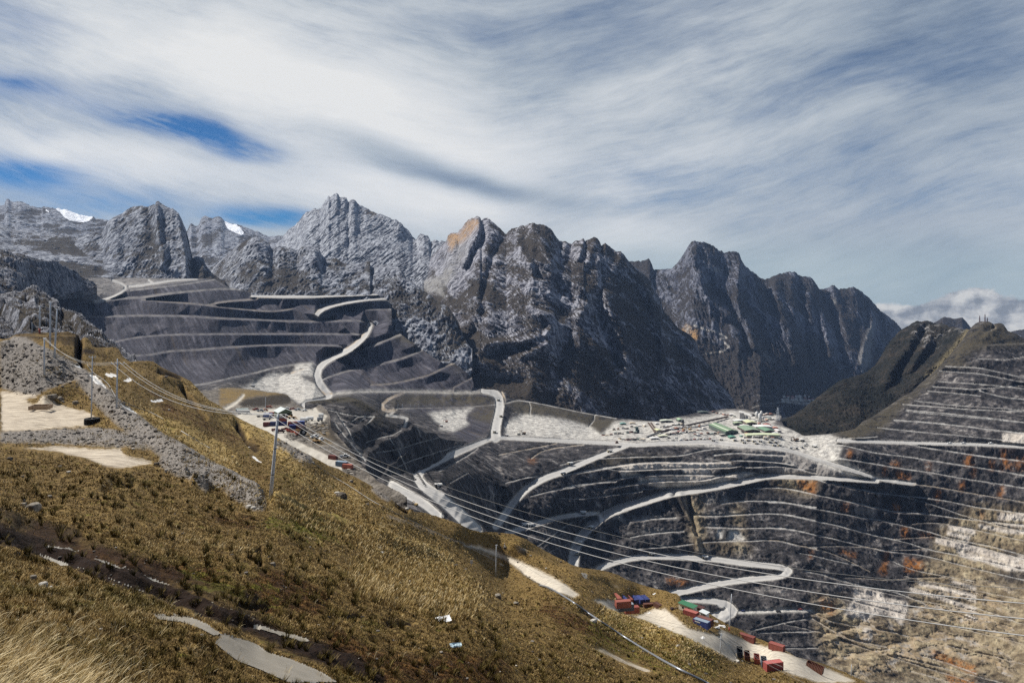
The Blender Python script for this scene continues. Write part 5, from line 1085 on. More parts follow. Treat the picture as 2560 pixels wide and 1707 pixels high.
    Rl('L 340,90 460,150', 10, 1.5); Rl('L 320,570 700,730 1100,860 1500,970 1900,1090', 7, 1.6); Rl('L 700,640 1050,760', 6, -1.2); Rl('L 1300,870 1440,930', 4, -.8); Rl('L 600,200 900,330 1100,430', 12, 1.2); Rl('N 1200,970 1500,1060 2000,1270', 12, 1.8); Rl('U 0,560 300,640 800,830 1500,1050', 10, -.6); Rl('N 940,890 1040,960', 8, -1.5); Rl('L 1330,640 1700,790 2100,950', 6, -.8)
    Rl('N 300,330 500,420 700,520 900,600 1150,640', 6, 2.0); Rl('N 400,560 700,700', 8, -.8); Rl('L 2100,870 2345,900', 6, 1.6)
    rel = up - dn
    def disp(P, PX, PY):
        x, y, z = P[..., 0], P[..., 1], P[..., 2]
        s, r, g, mu = (RF.sample(M[k], PX, PY) for k in ('sand', 'road', 'gravel', 'mud_shade')); fl = np.clip(1 - np.maximum(np.maximum(s, r), RF.sample(M['pond'], PX, PY) * 1.1), 0.0, 1)
        t = np.clip((PY - tp[None]) / 6, 0.15, 1)
        sc = np.clip(y / 90, .12, 1.0)
        n = 1.3 * sc * fbm(x / 14, y / 14, z / 14, 4, .5, False, 90) + .34 * np.clip(y / 45, .4, 1) * fbm(x / 2.6, y / 2.6, z / 2.6, 3, .55, True, 91) + .16 * fbm(x / .8, y / .8, z / .8, 2, .6, False, 92) + g * .55 * fbm(x / 1.9, y / 1.9, z / 1.9, 4, .6, True, 93)
        d = np.zeros_like(P); d[..., 2] = (n * fl + RF.sample(rel, PX, PY)) * t; return d
    def front(last):
        a = last.copy(); a[:, 1] = 6; a[:, 0] = last[:, 0] * 6 / np.maximum(last[:, 1], 6); a[:, 2] = -4.4
        b = a.copy(); b[:, 0] *= 1.0; b[:, 1] = 0.5; b[:, 2] = -2.2
        c = b.copy(); c[:, 0] *= 6; c[:, 1] = -60; c[:, 2] = 1
        return np.stack([a, b, c], 0)
    u = np.linspace(0, 1, 470)
    sh = Sheet(cols, tp, bt, 470, lambda a, b: np.maximum(FEV(a, b), 2.0) / 1000, disp, ((2, .4), (8, 1.0), (25, 1.6), (80, 1.8), (250, 1.5)), front=front)
    w = 9 * fbm(sh.PX / 18, sh.PY / 18, sh.PX * 0 + 2, 5, .6)
    sh.set(**{k: np.clip(RF.sample(M[k], sh.PX + w, sh.PY + w * .6), 0, 1.3) for k in M}); sh.make('ground', M_TURF)
    sh.masks = M; sh.set(murk=np.clip((sh.PY - 1270) / 40, 0, 1))
    sh.extract('water', 'pond', .5, M_POND, .05); sh.extract('road', 'road', .6, M_TURF, .06)
    return sh
GROUND = build_front()
# lowest ground far beyond everything, out to the horizon
def base_plane():
    o = link_mesh('terrain', np.array([(-9000, -6000, -1400), (9000, -6000, -1400), (9000, 9500, -1400), (-9000, 9500, -1400)], float), np.array([(0, 1, 2, 3)]), [M_SCRUB]); o['kind'] = 'structure'
base_plane()
# ------------------------------------------------------------------ tussock grass: one uncountable cover of blades on the near hillside
def grass_mat():
    m, t = new_mat('tussock_blades'); a = t.attr('tone'); b = t.attr('tip')
    col = t.cramp(a, [(0.0, hx('20160c')), (0.2, hx('45341b')), (0.42, hx('6e5c39')), (0.62, hx('967f52')), (0.82, hx('baa477')), (1.0, hx('dcceaa'))])
    grn = t.mix(b, hx('2f3310'), hx('6d7028'))
    col = t.mix(t.attr('green'), col, grn)
    bs = finish(t, col, .85, None, .1)
    return m
M_GRASS = grass_mat()
def scatter(n, seed, sx=(-60, 2150), sy=(820, 1850)):
    """Random places on the visible hillside, evenly over what the photo shows, with ground position and cover class."""
    r = np.random.RandomState(seed); px = r.uniform(sx[0], sx[1], n); py = r.uniform(sy[0], sy[1], n)
    g = GROUND; ci = np.clip(np.round((px - g.cols[0]) / (g.cols[1] - g.cols[0])).astype(int), 0, len(g.cols) - 1)
    ok = py > g.sy[1][ci] + 1; px, py, ci = px[ok], py[ok], ci[ok]
    lo = np.zeros(len(px), int); hi = np.full(len(px), g.sy.shape[0] - 1)
    for _ in range(10):
        mid = (lo + hi) // 2; up = g.sy[mid, ci] < py; lo = np.where(up, mid, lo); hi = np.where(up, hi, mid)
    f = np.clip((py - g.sy[lo, ci]) / (g.sy[hi, ci] - g.sy[lo, ci] + 1e-9), 0, 1)[:, None]
    p = g.P[lo, ci] * (1 - f) + g.P[hi, ci] * f
    p[:, 0] += (px - g.cols[ci]) / F * p[:, 1]
    return px, py, p, r
def grass_cover():
    V, Fc, tone, tip, green = [], [], [], [], []; base = 0
    def blades(P, n, h, w, spread, lean, tn, gr, r, droop=.35, segs=2):
        """Curved blades: P (k,3) tuft positions, arrays h, w, spread, tn (k,), n blades each."""
        nonlocal base
        k = len(P); K = k * n; rep = lambda a: np.repeat(a, n, 0)
        a = r.uniform(0, 2 * np.pi, K); rr = np.sqrt(r.uniform(0, 1, K)) * rep(spread)
        root = rep(P).copy(); root[:, 0] += np.cos(a) * rr; root[:, 1] += np.sin(a) * rr; root[:, 2] -= rep(h) * .08
        H = rep(h) * r.uniform(.55, 1.1, K); out = H * (lean * r.uniform(.3, 1.3, K)); a2 = a + r.normal(0, .6, K)
        dx, dy = np.cos(a2) * out + .25 * H * droop, np.sin(a2) * out
        b = a2 + np.pi / 2; wx, wy = np.cos(b) * rep(w), np.sin(b) * rep(w)
        # width kept roughly square to the line from the camera path side (x), so blades read from anywhere in front
        mx = r.uniform(-1, 1, K); wx = np.where(np.abs(wx) < .5 * rep(w), rep(w) * np.sign(mx), wx)
        pts = []
        for s in range(segs):
            f = s / segs; q = root + np.stack([dx * f ** 1.6, dy * f ** 1.6, H * (f - droop * f * f * .35)], 1); ww = 1 - .55 * f
            pts += [q + np.stack([wx * ww, wy * ww, 0 * wx], 1), q - np.stack([wx * ww, wy * ww, 0 * wx], 1)]
        q = root + np.stack([dx, dy, H * (1 - droop * .35)], 1); pts.append(q)
        np_ = len(pts); V.append(np.stack(pts, 1).reshape(-1, 3)); i = base + np.arange(K)[:, None] * np_
        for s in range(segs - 1):
            Fc.append(i + np.array([[2 * s, 2 * s + 1, 2 * s + 3]])); Fc.append(i + np.array([[2 * s, 2 * s + 3, 2 * s + 2]]))
        Fc.append(i + np.array([[2 * segs - 2, 2 * segs - 1, 2 * segs]]))
        tt = np.clip(rep(tn) + r.normal(0, .09, K), 0, 1); hgt = np.array([s / segs for s in range(segs) for _ in (0, 1)] + [1.0])
        tone.append(np.clip(tt[:, None] + .16 * (hgt[None] - .4), 0, 1).ravel()); tip.append(np.tile(hgt, K)); green.append(np.repeat(rep(gr), np_))
        base += K * np_
    def classes(px, py):
        return {k: RF.sample(GROUND.masks[k], px, py) for k in ('sand', 'road', 'gravel', 'mud_shade', 'red', 'straw', 'moss', 'pond')}
    for n, seed, sy in ((125000, 1, (820, 1850)), (45000, 2, (1150, 1850))):
        px, py, P, r = scatter(n, seed, sy=sy); c = classes(px, py)
        x, y, z = P.T
        patch = fbm(x / 9, y / 9, z / 9, 3, .55, False, 120); patch2 = fbm(x / 30, y / 30, z / 30, 3, .5, False, 121)
        den = .70 + .75 * patch - 1.1 * np.maximum(np.maximum(c['sand'], c['road']), 1.3 * c['pond']) - .6 * c['gravel'] - 1.05 * np.clip(c['mud_shade'], 0, 1) + .25 * c['straw']
        keep = r.uniform(0, 1, len(px)) < den; P, px, py, patch, patch2 = P[keep], px[keep], py[keep], patch[keep], patch2[keep]; c = {k: v[keep] for k, v in c.items()}
        D = P[:, 1]; k = len(P)
        big = r.uniform(0, 1, k) ** 3
        h = np.clip(.10 + .0021 * D, .10, .50) * (.62 + .6 * big + .5 * patch + .5 * c['straw'] - .3 * c['red'])
        tn = .56 + .42 * patch + .34 * patch2 + .24 * (c['straw'] - .25) - .26 * c['red'] + r.normal(0, .09, k) - .12 * big
        gr = np.clip((c['moss'] * .5 + .9 * fbm(P[:, 0] / 5, P[:, 1] / 5, P[:, 2] / 5, 3, .55, False, 130) - .04) * 1.6, 0, .85)
        w = np.clip(D * .00042, .006, .16)
        blades(P, 5, np.maximum(h, .07), w, np.clip(.10 + .0024 * D, .1, .5), .55, np.clip(tn, .02, .95), gr, r)
    # dark upright tussocks
    px, py, P, r = scatter(2600, 5, sy=(1180, 1850)); c = classes(px, py)
    keep = (np.maximum(np.maximum(c['sand'], c['road']), c['pond']) < .3) & (r.uniform(0, 1, len(px)) < .75); P = P[keep]; k = len(P); D = P[:, 1]
    blades(P, 34, r.uniform(.28, .62, k) * np.clip(D / 40, .55, 1.5), np.clip(D * .0003, .004, .08), r.uniform(.05, .16, k) * np.clip(D / 40, .6, 1.6), .5, r.uniform(.10, .40, k), np.full(k, .22), r, .3, 3)
    # pale seeding grass in the near corner
    px, py, P, r = scatter(5200, 6, sx=(-60, 1150), sy=(1500, 1850)); pr = np.clip(1.25 - np.hypot((px - 20) / 330, (py - 1740) / 170), 0, 1) + .03
    keep = r.uniform(0, 1, len(px)) < pr; P = P[keep]; k = len(P)
    blades(P, 9, r.uniform(.35, .75, k), np.full(k, .0055), np.full(k, .10), .45, r.uniform(.62, .95, k), np.zeros(k), r, .9, 4)
    px, py, P, r = scatter(900, 8, sx=(-60, 700), sy=(1480, 1850)); keep = r.uniform(0, 1, len(px)) < np.clip(1.2 - np.hypot((px - 40) / 330, (py - 1730) / 190), 0, 1); P = P[keep]; k = len(P)
    blades(P, 3, r.uniform(.6, 1.05, k), np.full(k, .008), np.full(k, .06), .5, r.uniform(.75, 1.0, k), np.zeros(k), r, 1.3, 5)
    # tall yellow grass along the crest ridges
    px, py, P, r = scatter(60000, 9, sx=(700, 2150), sy=(1250, 1700)); c = classes(px, py)
    keep = (c['straw'] > .35) & (np.maximum(c['sand'], c['road']) < .3) & (r.uniform(0, 1, len(px)) < .5); P = P[keep]; k = len(P); D = P[:, 1]
    blades(P, 6, r.uniform(.5, 1.1, k), np.clip(D * .0004, .01, .12), np.full(k, .3), .4, r.uniform(.45, .85, k), np.full(k, .06), r, .5)
    V_ = np.concatenate(V); F_ = np.concatenate(Fc)
    o = link_mesh('grass', V_, F_, [M_GRASS], {'tone': np.concatenate(tone), 'tip': np.concatenate(tip), 'green': np.concatenate(green)}, smooth=False)
    o['kind'] = 'stuff'; o['label'] = 'dry brown and straw coloured tussock grass covering the near hillside'; o['category'] = 'grass'
grass_cover()
# ------------------------------------------------------------------ builders for things
class MB:
    """Collects boxes, tubes and prisms into one mesh."""
    def __init__(s): s.v, s.f, s.m = [], [], []
    def add(s, V, Fs, mi=0):
        b = len(s.v); s.v += [tuple(p) for p in V]; s.f += [tuple(b + i for i in f) for f in Fs]; s.m += [mi] * len(Fs); return s
    def box(s, c, d, mi=0, yaw=0.0, taper=1.0):
        x, y, z = (a / 2 for a in d); ca, sa = math.cos(yaw), math.sin(yaw); V = []
        for dz in (-z, z):
            k = taper if dz > 0 else 1
            for dx, dy in ((-x, -y), (x, -y), (x, y), (-x, y)):
                a, b = dx * k, dy * k; V.append((c[0] + a * ca - b * sa, c[1] + a * sa + b * ca, c[2] + dz))
        return s.add(V, [(3, 2, 1, 0), (4, 5, 6, 7), (0, 1, 5, 4), (1, 2, 6, 5), (2, 3, 7, 6), (3, 0, 4, 7)], mi)
    def tube(s, pts, r, n=8, mi=0, cap=True):
        rs = r if isinstance(r, (list, tuple)) else [r] * len(pts); P = [Vector(p) for p in pts]; V = []
        for i, p in enumerate(P):
            d = (P[min(i + 1, len(P) - 1)] - P[max(i - 1, 0)]).normalized(); a = d.orthogonal().normalized() if abs(d.z) > .99 else d.cross(Vector((0, 0, 1))).normalized(); b = d.cross(a)
            for k in range(n):
                t = 2 * math.pi * k / n; V.append(p + (a * math.cos(t) + b * math.sin(t)) * rs[i])
        Fs = [(i * n + k, i * n + (k + 1) % n, (i + 1) * n + (k + 1) % n, (i + 1) * n + k) for i in range(len(P) - 1) for k in range(n)]
        if cap: Fs += [tuple(range(n))[::-1], tuple((len(P) - 1) * n + k for k in range(n))]
        return s.add(V, Fs, mi)
    def prism(s, poly, y0, y1, mi=0):
        """poly in (x, z), extruded along y."""
        n = len(poly); V = [(x, y0, z) for x, z in poly] + [(x, y1, z) for x, z in poly]
        return s.add(V, [tuple(range(n)), tuple(range(2 * n - 1, n - 1, -1))] + [(i, n + i, n + (i + 1) % n, (i + 1) % n) for i in range(n)], mi)
    def build(s, name, mats, parent=None, smooth=False):
        me = bpy.data.meshes.new(name); me.from_pydata(s.v, [], s.f); bm = bmesh.new(); bm.from_mesh(me); bmesh.ops.recalc_face_normals(bm, faces=bm.faces); bm.to_mesh(me); bm.free()
        mats = mats if isinstance(mats, (list, tuple)) else [mats]
        for m in mats: me.materials.append(m)
        if len(mats) > 1: me.polygons.foreach_set('material_index', s.m)
        if smooth: me.polygons.foreach_set('use_smooth', [True] * len(me.polygons))
        o = bpy.data.objects.new(name, me); C.objects.link(o); o.parent = parent; return o
def empty(name, loc, yaw=0.0, sc=1.0):
    o = bpy.data.objects.new(name, None); C.objects.link(o); o.location = loc; o.rotation_euler = (0, 0, yaw); o.scale = (sc,) * 3; o.empty_display_size = .5; return o
def tag(o, label, cat, group=None):
    o['label'] = label; o['category'] = cat
    if group: o['group'] = group
    return o
def copy_tree(o, parent=None):
    c = o.copy(); C.objects.link(c)
    if parent: c.parent = parent
    for ch in o.children: copy_tree(ch, c)
    return c
_pm = {}
def paint(h, rough=.55, wear=.35, metal=0.0, rust='5a3521'):
    key = (h, rough, wear, metal, rust)
    if key in _pm: return _pm[key]
    m, t = new_mat('paint_' + h); pos = t.node('ShaderNodeTexCoord').outputs['Object']
    n = t.noise(pos, .9, 6, .65); n2 = t.noise(t.mapping(pos, scale=(2.5, 2.5, .35)), 1, 5, .6)
    c = hx(h); l_ = .3 * c[0] + .55 * c[1] + .15 * c[2]; c = tuple(.68 * a + .32 * l_ for a in c); col = t.mix(n2, tuple(a * .78 for a in c), tuple(min(.9, a * 1.12) for a in c))
    col = t.mix(t.math('MULTIPLY', t.ramp(n, .56, .72), wear), col, hx(rust))
    finish(t, col, rough, None, .3, metal); _pm[key] = m; return m
GALV = paint('c3cad1', .5, .05, 0, '8b8f93'); DARK = paint('1c1c1e', .8, .2); RUBBER = paint('151516', .9, .15, 0, '3a3631'); WHITE = paint('dcdad4', .5, .15, 0, '8d867a')
ORANGE = paint('c24a12', .6, .15); CONC = paint('a9a59c', .9, .3, 0, '6f6a62')
def ground_pt(sheet, t, D=None):
    (px, py), = T(t); return sheet.hit(px, py)

# ------------------------------------------------------------------ poles and wires
TOPS = {}
def pole(key, name, base, top, sheet, label, cat='pole', r=.17, arms=(), orange=0.0, group=None, sink=.4, D=None, band=False):
    (bx, by), (tx, ty) = T(base)[0], T(top)[0]; r *= 1.0 if key == 'P1' else 1.75 if key in ('P4', 'P5', 'P6', 'P7') else 1.35
    b = sheet.hit(bx, by) if D is None else at(bx, by, D); k = b[1]
    tp = at(tx, ty, k); root = empty(name, b); tag(root, label, cat, group)
    d = Vector(tp - b); L = d.length
    mb = MB(); mb.tube([d * (-sink / L), d * .35, d * .7, d], [r, r * .9, r * .75, r * .6], 10); mb.build('shaft', GALV, root, True)
    if orange: MB().tube([Vector((0, 0, .02)), d * (orange / L)], r * 1.25, 10).build('painted_base', ORANGE, root, True)
    if band: MB().tube([d * .30, d * .307], r * 1.05, 10).build('joint_band', DARK, root, True); MB().tube([d * .60, d * .606], r * .95, 10).build('joint_band', DARK, root, True)
    ends = []
    for f, w, yaw, n in arms:
        c = d * f; ca, sa = math.cos(yaw), math.sin(yaw)
        arm = MB().box((c.x, c.y, c.z), (w, .12, .14), 0, yaw).build('cross_arm', GALV, root)
        for i in range(n):
            u = (i / (n - 1) - .5) * w * .94 if n > 1 else 0
            q = Vector((c.x + u * ca, c.y + u * sa, c.z))
            MB().tube([q + Vector((0, 0, .07)), q + Vector((0, 0, .18)), q + Vector((0, 0, .30)), q + Vector((0, 0, .42))], [.05, .10, .06, .09], 8).build('insulator', WHITE, arm, True)
            ends.append(np.array(q) + b + np.array((0, 0, .45)))
    TOPS[key] = (b, tp, ends); return root
pole('P1', 'utility_pole', '0 676,1251', '0 695,1036', GROUND, 'tall grey steel pole nearest on the grassy slope with white wires from its top', 'utility pole', .26, [(.965, 2.3, R(8), 4)], band=True)
pole('P2', 'utility_pole', '0 291,1020', '0 294,897', GROUND, 'grey pole with a wide cross arm beside the white pools', 'utility pole', .18, [(.90, 3.2, R(4), 4)])
pole('P3', 'utility_pole', '0 228,1054', '0 231,890', GROUND, 'slim grey pole standing in a black tyre on the sandy pad', 'utility pole', .13, [(.98, 1.6, R(10), 2)])
pole('P4', 'utility_pole', '0 110,938', '0 111,846', GROUND, 'grey pole rising from the gravel heap left of the tyre pole', 'utility pole', .17, [(.98, .8, R(70), 3)])
pole('P5', 'utility_pole', '0 136,893', '0 143,772', GROUND, 'leaning grey pole right of the twin pole on the grassy terrace', 'utility pole', .18, [(.985, 1.0, R(0), 2)])
pole('P6', 'utility_pole', '0 125,866', '0 126,754', GROUND, 'tall grey pole with black foot on the dirt track of the terrace', 'utility pole', .20, [(.97, 1.4, R(60), 3)])
pole('P7', 'utility_pole', '0 99,834', '0 100,764', GROUND, 'grey pole with bright orange base on top of the terrace', 'utility pole', .17, [(.97, .8, R(40), 2)], orange=2.0, D=302)
pole('P8', 'utility_pole', '0 80,836', '0 80,806', GROUND, 'shortest thin pole at the far left of the terrace top', 'utility pole', .10, D=304)
pole('P9', 'utility_pole', '0 663,1035', '0 664,993', YARD, 'thin pole standing in the container yard in front of the dark bank', 'utility pole', .14)
pole('P10', 'utility_pole', '0 1239,1440', '0 1241,1361', GROUND, 'single plain pole beside the sandy road below the pit edge', 'utility pole', .16, [(.97, .9, R(20), 2)])
pole('P11', 'utility_pole', '0 1823,1576', '0 1829,1484', GROUND, 'grey pole with orange base and one crossbar behind the blue lettered container', 'utility pole', .19, [(.78, 1.6, R(0), 2)], orange=1.6)
pole('P12', 'utility_pole', '0 1801,1632', '0 1803,1582', GROUND, 'short grey pole with two crossbars at the grass edge of the container road', 'utility pole', .14, [(.95, 1.2, R(-20), 2), (.68, 1.0, R(-20), 2)])
pole('P13', 'utility_pole', '0 2128,1688', '0 2129,1660', GROUND, 'small thin pole at the low end of the container road', 'utility pole', .12, D=300)
for i, (b, t_) in enumerate((('F 938,985', 'F 938,955'), ('F 1062,1010', 'F 1062,950'), ('F 1108,1018', 'F 1109,945'))):
    pole('S%d' % i, 'utility_pole', b, t_, MINE, ('short thin pole left of two taller ones under the dark bank', 'left one of two taller pale poles under the dark bank behind the yard', 'right one of two taller pale poles under the dark bank behind the yard')[i], 'utility pole', .5, group='poles under the dark bank')
for i, x in enumerate((1630, 1672, 1746, 1785, 1820, 1930)):
    pole('R%d' % i, 'utility_pole', 'F %d,%d' % (x, 990 - i), 'F %d,%d' % (x, 952 - i), MINE, 'thin pole, number %s from left in the row along the dump foot track' % ('one', 'two', 'three', 'four', 'five', 'six')[i], 'utility pole', .35, group='poles along the dump foot track')

def wire(name, p0, p1, sag, r, mat, label, group, obs=()):
    """Hanging wire between two points; obs are photo points it passes, from which end height and sag are fitted."""
    p0, p1 = np.array(p0, float), np.array(p1, float)
    if obs:
        A, B = [], []
        for px, py in obs:
            k = (px - HX) / F; t = (k * p0[1] - p0[0]) / ((p1[0] - p0[0]) - k * (p1[1] - p0[1])); y = p0[1] + (p1[1] - p0[1]) * t
            A.append((t, -4 * t * (1 - t))); B.append((HY - py) / F * y - p0[2] * (1 - t))
        s_, *_ = np.linalg.lstsq(np.array(A), np.array(B), rcond=None); p1[2] = s_[0]; sag = max(.2, s_[1])
    t = np.linspace(0, 1, 40); P = p0 + (p1 - p0) * t[:, None]; P[:, 2] -= 4 * sag * t * (1 - t)
    o = MB().tube(P - p0, r, 5, 0, True).build(name, mat, None, True); o.location = p0
    tag(o, label, 'cable', group); return o
WIRE = paint('b9b9b7', .8, .05, 0, '777777'); WIRE2 = paint('8f8f8c', .6, .05, 0, '777777')
b1, t1, e1 = TOPS['P1']
def endp(px, D): return at(px, 1500, D)
G1 = 'power cables strung across the open pit'
wire('power_cable', e1[0], endp(2720, 46), 4, .034, WIRE, 'lowest of the thick white cables crossing the pit, nearest to the grass', G1, T('N 0,75 2345,705 O 2345,1080'))
wire('power_cable', e1[2], endp(2720, 47), 4, .034, WIRE, 'middle one of the three thick white cables crossing the pit', G1, T('N 0,15 2345,605 O 2345,940'))
wire('power_cable', e1[3], endp(2720, 48), 4, .034, WIRE, 'highest of the three thick white cables crossing the pit', G1, T('N 140,0 2345,510 O 2345,805'))
wire('power_cable', t1, endp(2720, 75), 4, .026, WIRE2, 'thin grey wire above the three thick white cables across the pit', G1, T('L 1380,270 2345,580 N 2345,395 O 2345,700'))
b2, t2, e2 = TOPS['P2']; b4, t4, e4 = TOPS['P4']
for i, (a, b, ob, lb) in enumerate(((e2[0], e1[0], 'E 1300,800 1700,950 2100,1040', 'left one of the three wires falling from the wide cross arm to the nearest pole'), (e2[2], e1[2], 'E 1400,800 1700,920 2100,1030', 'middle one of the three wires falling from the wide cross arm to the nearest pole'), (e2[3], e1[3], 'E 1400,770 1700,905 2100,1022', 'right one of the three wires falling from the wide cross arm to the nearest pole'))):
    o = wire('power_cable', a, b, 8, .035, WIRE, lb, 'wires down the grassy ridge', ())
    # fit the sag only, both ends being fixed
    C.objects.unlink(o); bpy.data.objects.remove(o)
    A, B = [], []
    for px, py in T(ob):
        k = (px - HX) / F; t = (k * a[1] - a[0]) / ((b[0] - a[0]) - k * (b[1] - a[1])); y = a[1] + (b[1] - a[1]) * t
        A.append(-4 * t * (1 - t)); B.append((HY - py) / F * y - (a[2] + (b[2] - a[2]) * t))
    sg = float(np.dot(A, B) / np.dot(A, A)); wire('power_cable', a, b, max(.5, sg), .035, WIRE, lb, 'wires down the grassy ridge')
for i in range(3): wire('power_cable', e4[i], e2[i], 2.6 + .5 * i, .03, WIRE, ('lowest', 'middle', 'highest')[i] + ' wire between the gravel heap pole and the wide cross arm', 'wires over the white pools')
e6, e7, e5 = TOPS['P6'][2], TOPS['P7'][2], TOPS['P5'][2]
wire('power_cable', e7[0], e6[0], 2.2, .03, WIRE2, 'slack wire from the orange based pole to the tall pole, lower of two', 'wires on the terrace'); wire('power_cable', e7[1], e6[1], 1.2, .03, WIRE2, 'slack wire from the orange based pole to the tall pole, upper of two', 'wires on the terrace')
wire('power_cable', e6[2], TOPS['P6'][0] + np.array((2.2, -4, .3)), .3, .03, WIRE2, 'stay wire slanting down from the tall pole to the track', 'wires on the terrace')
e10, e12 = TOPS['P10'][2], TOPS['P12'][2]
wire('power_cable', e10[0], e12[0], 7, .028, DARK, 'dark sagging wire over the container road, lower of two', 'wires along the container road'); wire('power_cable', e10[1], e12[1], 5.5, .028, DARK, 'dark sagging wire over the container road, upper of two', 'wires along the container road')
for i in range(3): wire('power_cable', e12[i], at(2080 + 45 * i, 1735, 215), 1.5, .028, WIRE2, ('left', 'middle', 'right')[i] + ' one of three wires running off the frame bottom past the open containers', 'wires past the open containers')

# tyre round the foot of the slim pole
def tyre(loc, R0, r0, label):
    mb = MB(); prof_ = [(.55, 0), (.93, 0), (1, .12), (1, .88), (.93, 1), (.55, 1), (.5, .9), (.5, .1)]; n = 32; V = []
    for i in range(n):
        a = 2 * math.pi * i / n; k = 1.0 + (.03 if i % 2 else 0)
        for x, z in prof_: V.append((math.cos(a) * x * R0 * (k if x > .9 else 1), math.sin(a) * x * R0 * (k if x > .9 else 1), z * r0))
    m = len(prof_); mb.add(V, [(i * m + j, ((i + 1) % n) * m + j, ((i + 1) % n) * m + (j + 1) % m, i * m + (j + 1) % m) for i in range(n) for j in range(m)])
    root = empty('tyre', loc); mb.build('tread', RUBBER, root, False)
    a = [(math.cos(2 * math.pi * i / 24) * R0 * .56, math.sin(2 * math.pi * i / 24) * R0 * .56, r0 * .8) for i in range(24)]
    MB().add(a + [(0, 0, r0 * .95)], [(i, (i + 1) % 24, 24) for i in range(24)]).build('gravel_fill', CONC, root)
    tag(root, label, 'tyre'); return root
p = GROUND.hit(228, 1060); tyre(p + np.array((0, .4, -.15)), 1.75, 1.55, 'huge black truck tyre filled with gravel holding up the slim pole')
# open wooden frame on the pad
p = GROUND.hit(102, 1022)
def timber_frame():
    root = empty('timber_frame', p, R(8)); wd = paint('a88a68', .8, .3, 0, '5c4732'); Lx, Ly, H = 4.6, 3.4, 1.0
    for c, d in (((0, -Ly / 2, H / 2), (Lx, .12, H)), ((0, Ly / 2, H / 2), (Lx, .12, H)), ((-Lx / 2 + .06, 0, H / 2), (.12, Ly - .124, H)), ((Lx / 2 - .06, 0, H / 2), (.12, Ly - .124, H))):
        MB().box(c, d).build('board', wd, root)
    for x in (-Lx / 2, -Lx * .3, Lx / 2): MB().box((x, -Ly / 2 - .1, H * .53), (.10, .08, H * 1.06)).build('post', wd, root)
    tag(root, 'open topped pale timber box frame lying on the sandy pad', 'timber frame')
timber_frame()

# ------------------------------------------------------------------ containers
_cm = {}
def cont_mesh(L, open_top):
    """Corrugated box: body; corner frame; one door leaf."""
    k = (L, open_top)
    if k in _cm: return _cm[k]
    Wd, H = 2.44, 2.59; mb = MB(); n = int(L / .28); x0, x1 = -L / 2 + .12, L / 2 - .12
    for sgn in (-1, 1):
        V, Fs = [], []
        for i in range(2 * n + 1):
            x = x0 + (x1 - x0) * i / (2 * n); y = sgn * (Wd / 2 - (.02 if (i // 2) % 2 else .07))
            V += [(x, y, .14), (x, y, H - .12)]
        Fs = [(2 * i, 2 * i + 2, 2 * i + 3, 2 * i + 1) for i in range(2 * n)]; mb.add(V, Fs)
    mb.box((-L / 2 + .06, 0, H / 2), (.06, Wd - .2, H - .26)); mb.box((0, 0, .16), (L - .14, Wd - .16, .06))
    if not open_top: mb.box((0, 0, H - .06), (L - .1, Wd - .1, .05))
    else: mb.box((L / 2 - .06, 0, H / 2), (.06, Wd - .2, H - .26))
    if not open_top:
        for i in range(int(L / .6)): mb.box((-L / 2 + .4 + i * .6, 0, H - .025), (.22, Wd - .3, .03))
    body = mb
    fr = MB()
    for sx in (-1, 1):
        for sy in (-1, 1): fr.box((sx * (L / 2 - .06), sy * (Wd / 2 - .06), H / 2), (.13, .13, H))
        fr.box((sx * (L / 2 - .06), 0, .07), (.12, Wd - .262, .13)); fr.box((sx * (L / 2 - .06), 0, H - .06), (.12, Wd - .262, .12))
    for sy in (-1, 1): fr.box((0, sy * (Wd / 2 - .05), .07), (L - .262, .10, .14)); fr.box((0, sy * (Wd / 2 - .05), H - .055), (L - .262, .10, .11))
    dr = MB().box((0, 0, 0), (.05, Wd / 2 - .15, H - .28))
    for y in (-.25, .25): dr.tube([(.05, y, -H / 2 + .16), (.05, y, H / 2 - .16)], .025, 6)
    _cm[k] = (body, fr, dr, {}); return _cm[k]
def container(loc, yaw, color, label, L=6.06, open_top=False, doors=True, roof=None, group='shipping containers', tilt=0.0, sc=1.0):
    body, fr, dr, cache = cont_mesh(L, open_top); mat = paint(color, .6, .45)
    def inst(key, mb, name, parent, m):
        k = (key, m.name)
        if k not in cache: o = mb.build(name, m, parent); cache[k] = o.data; return o
        o = bpy.data.objects.new(name, cache[k]); C.objects.link(o); o.parent = parent; return o
    root = empty('shipping_container', np.array(loc) + np.array((0, 0, .05)), yaw, sc); root.rotation_euler[1] = tilt
    inst('b', body, 'body', root, mat); inst('f', fr, 'corner_frame', root, paint(color, .65, .6))
    if roof and not open_top: MB().box((0, 0, 2.59 - .015), (L - .3, 2.1, .03)).build('roof_sheet', paint(roof, .6, .3), root)
    if doors and not open_top:
        for sy in (-1, 1): o = inst('d', dr, 'door', root, mat); o.location = (L / 2 + .01, sy * .55, 1.3)
    tag(root, label, 'container', group); return root
def on(sheet, t): (px, py), = T(t); return sheet.hit(px, py)
GC = 'containers on the roadside bench'
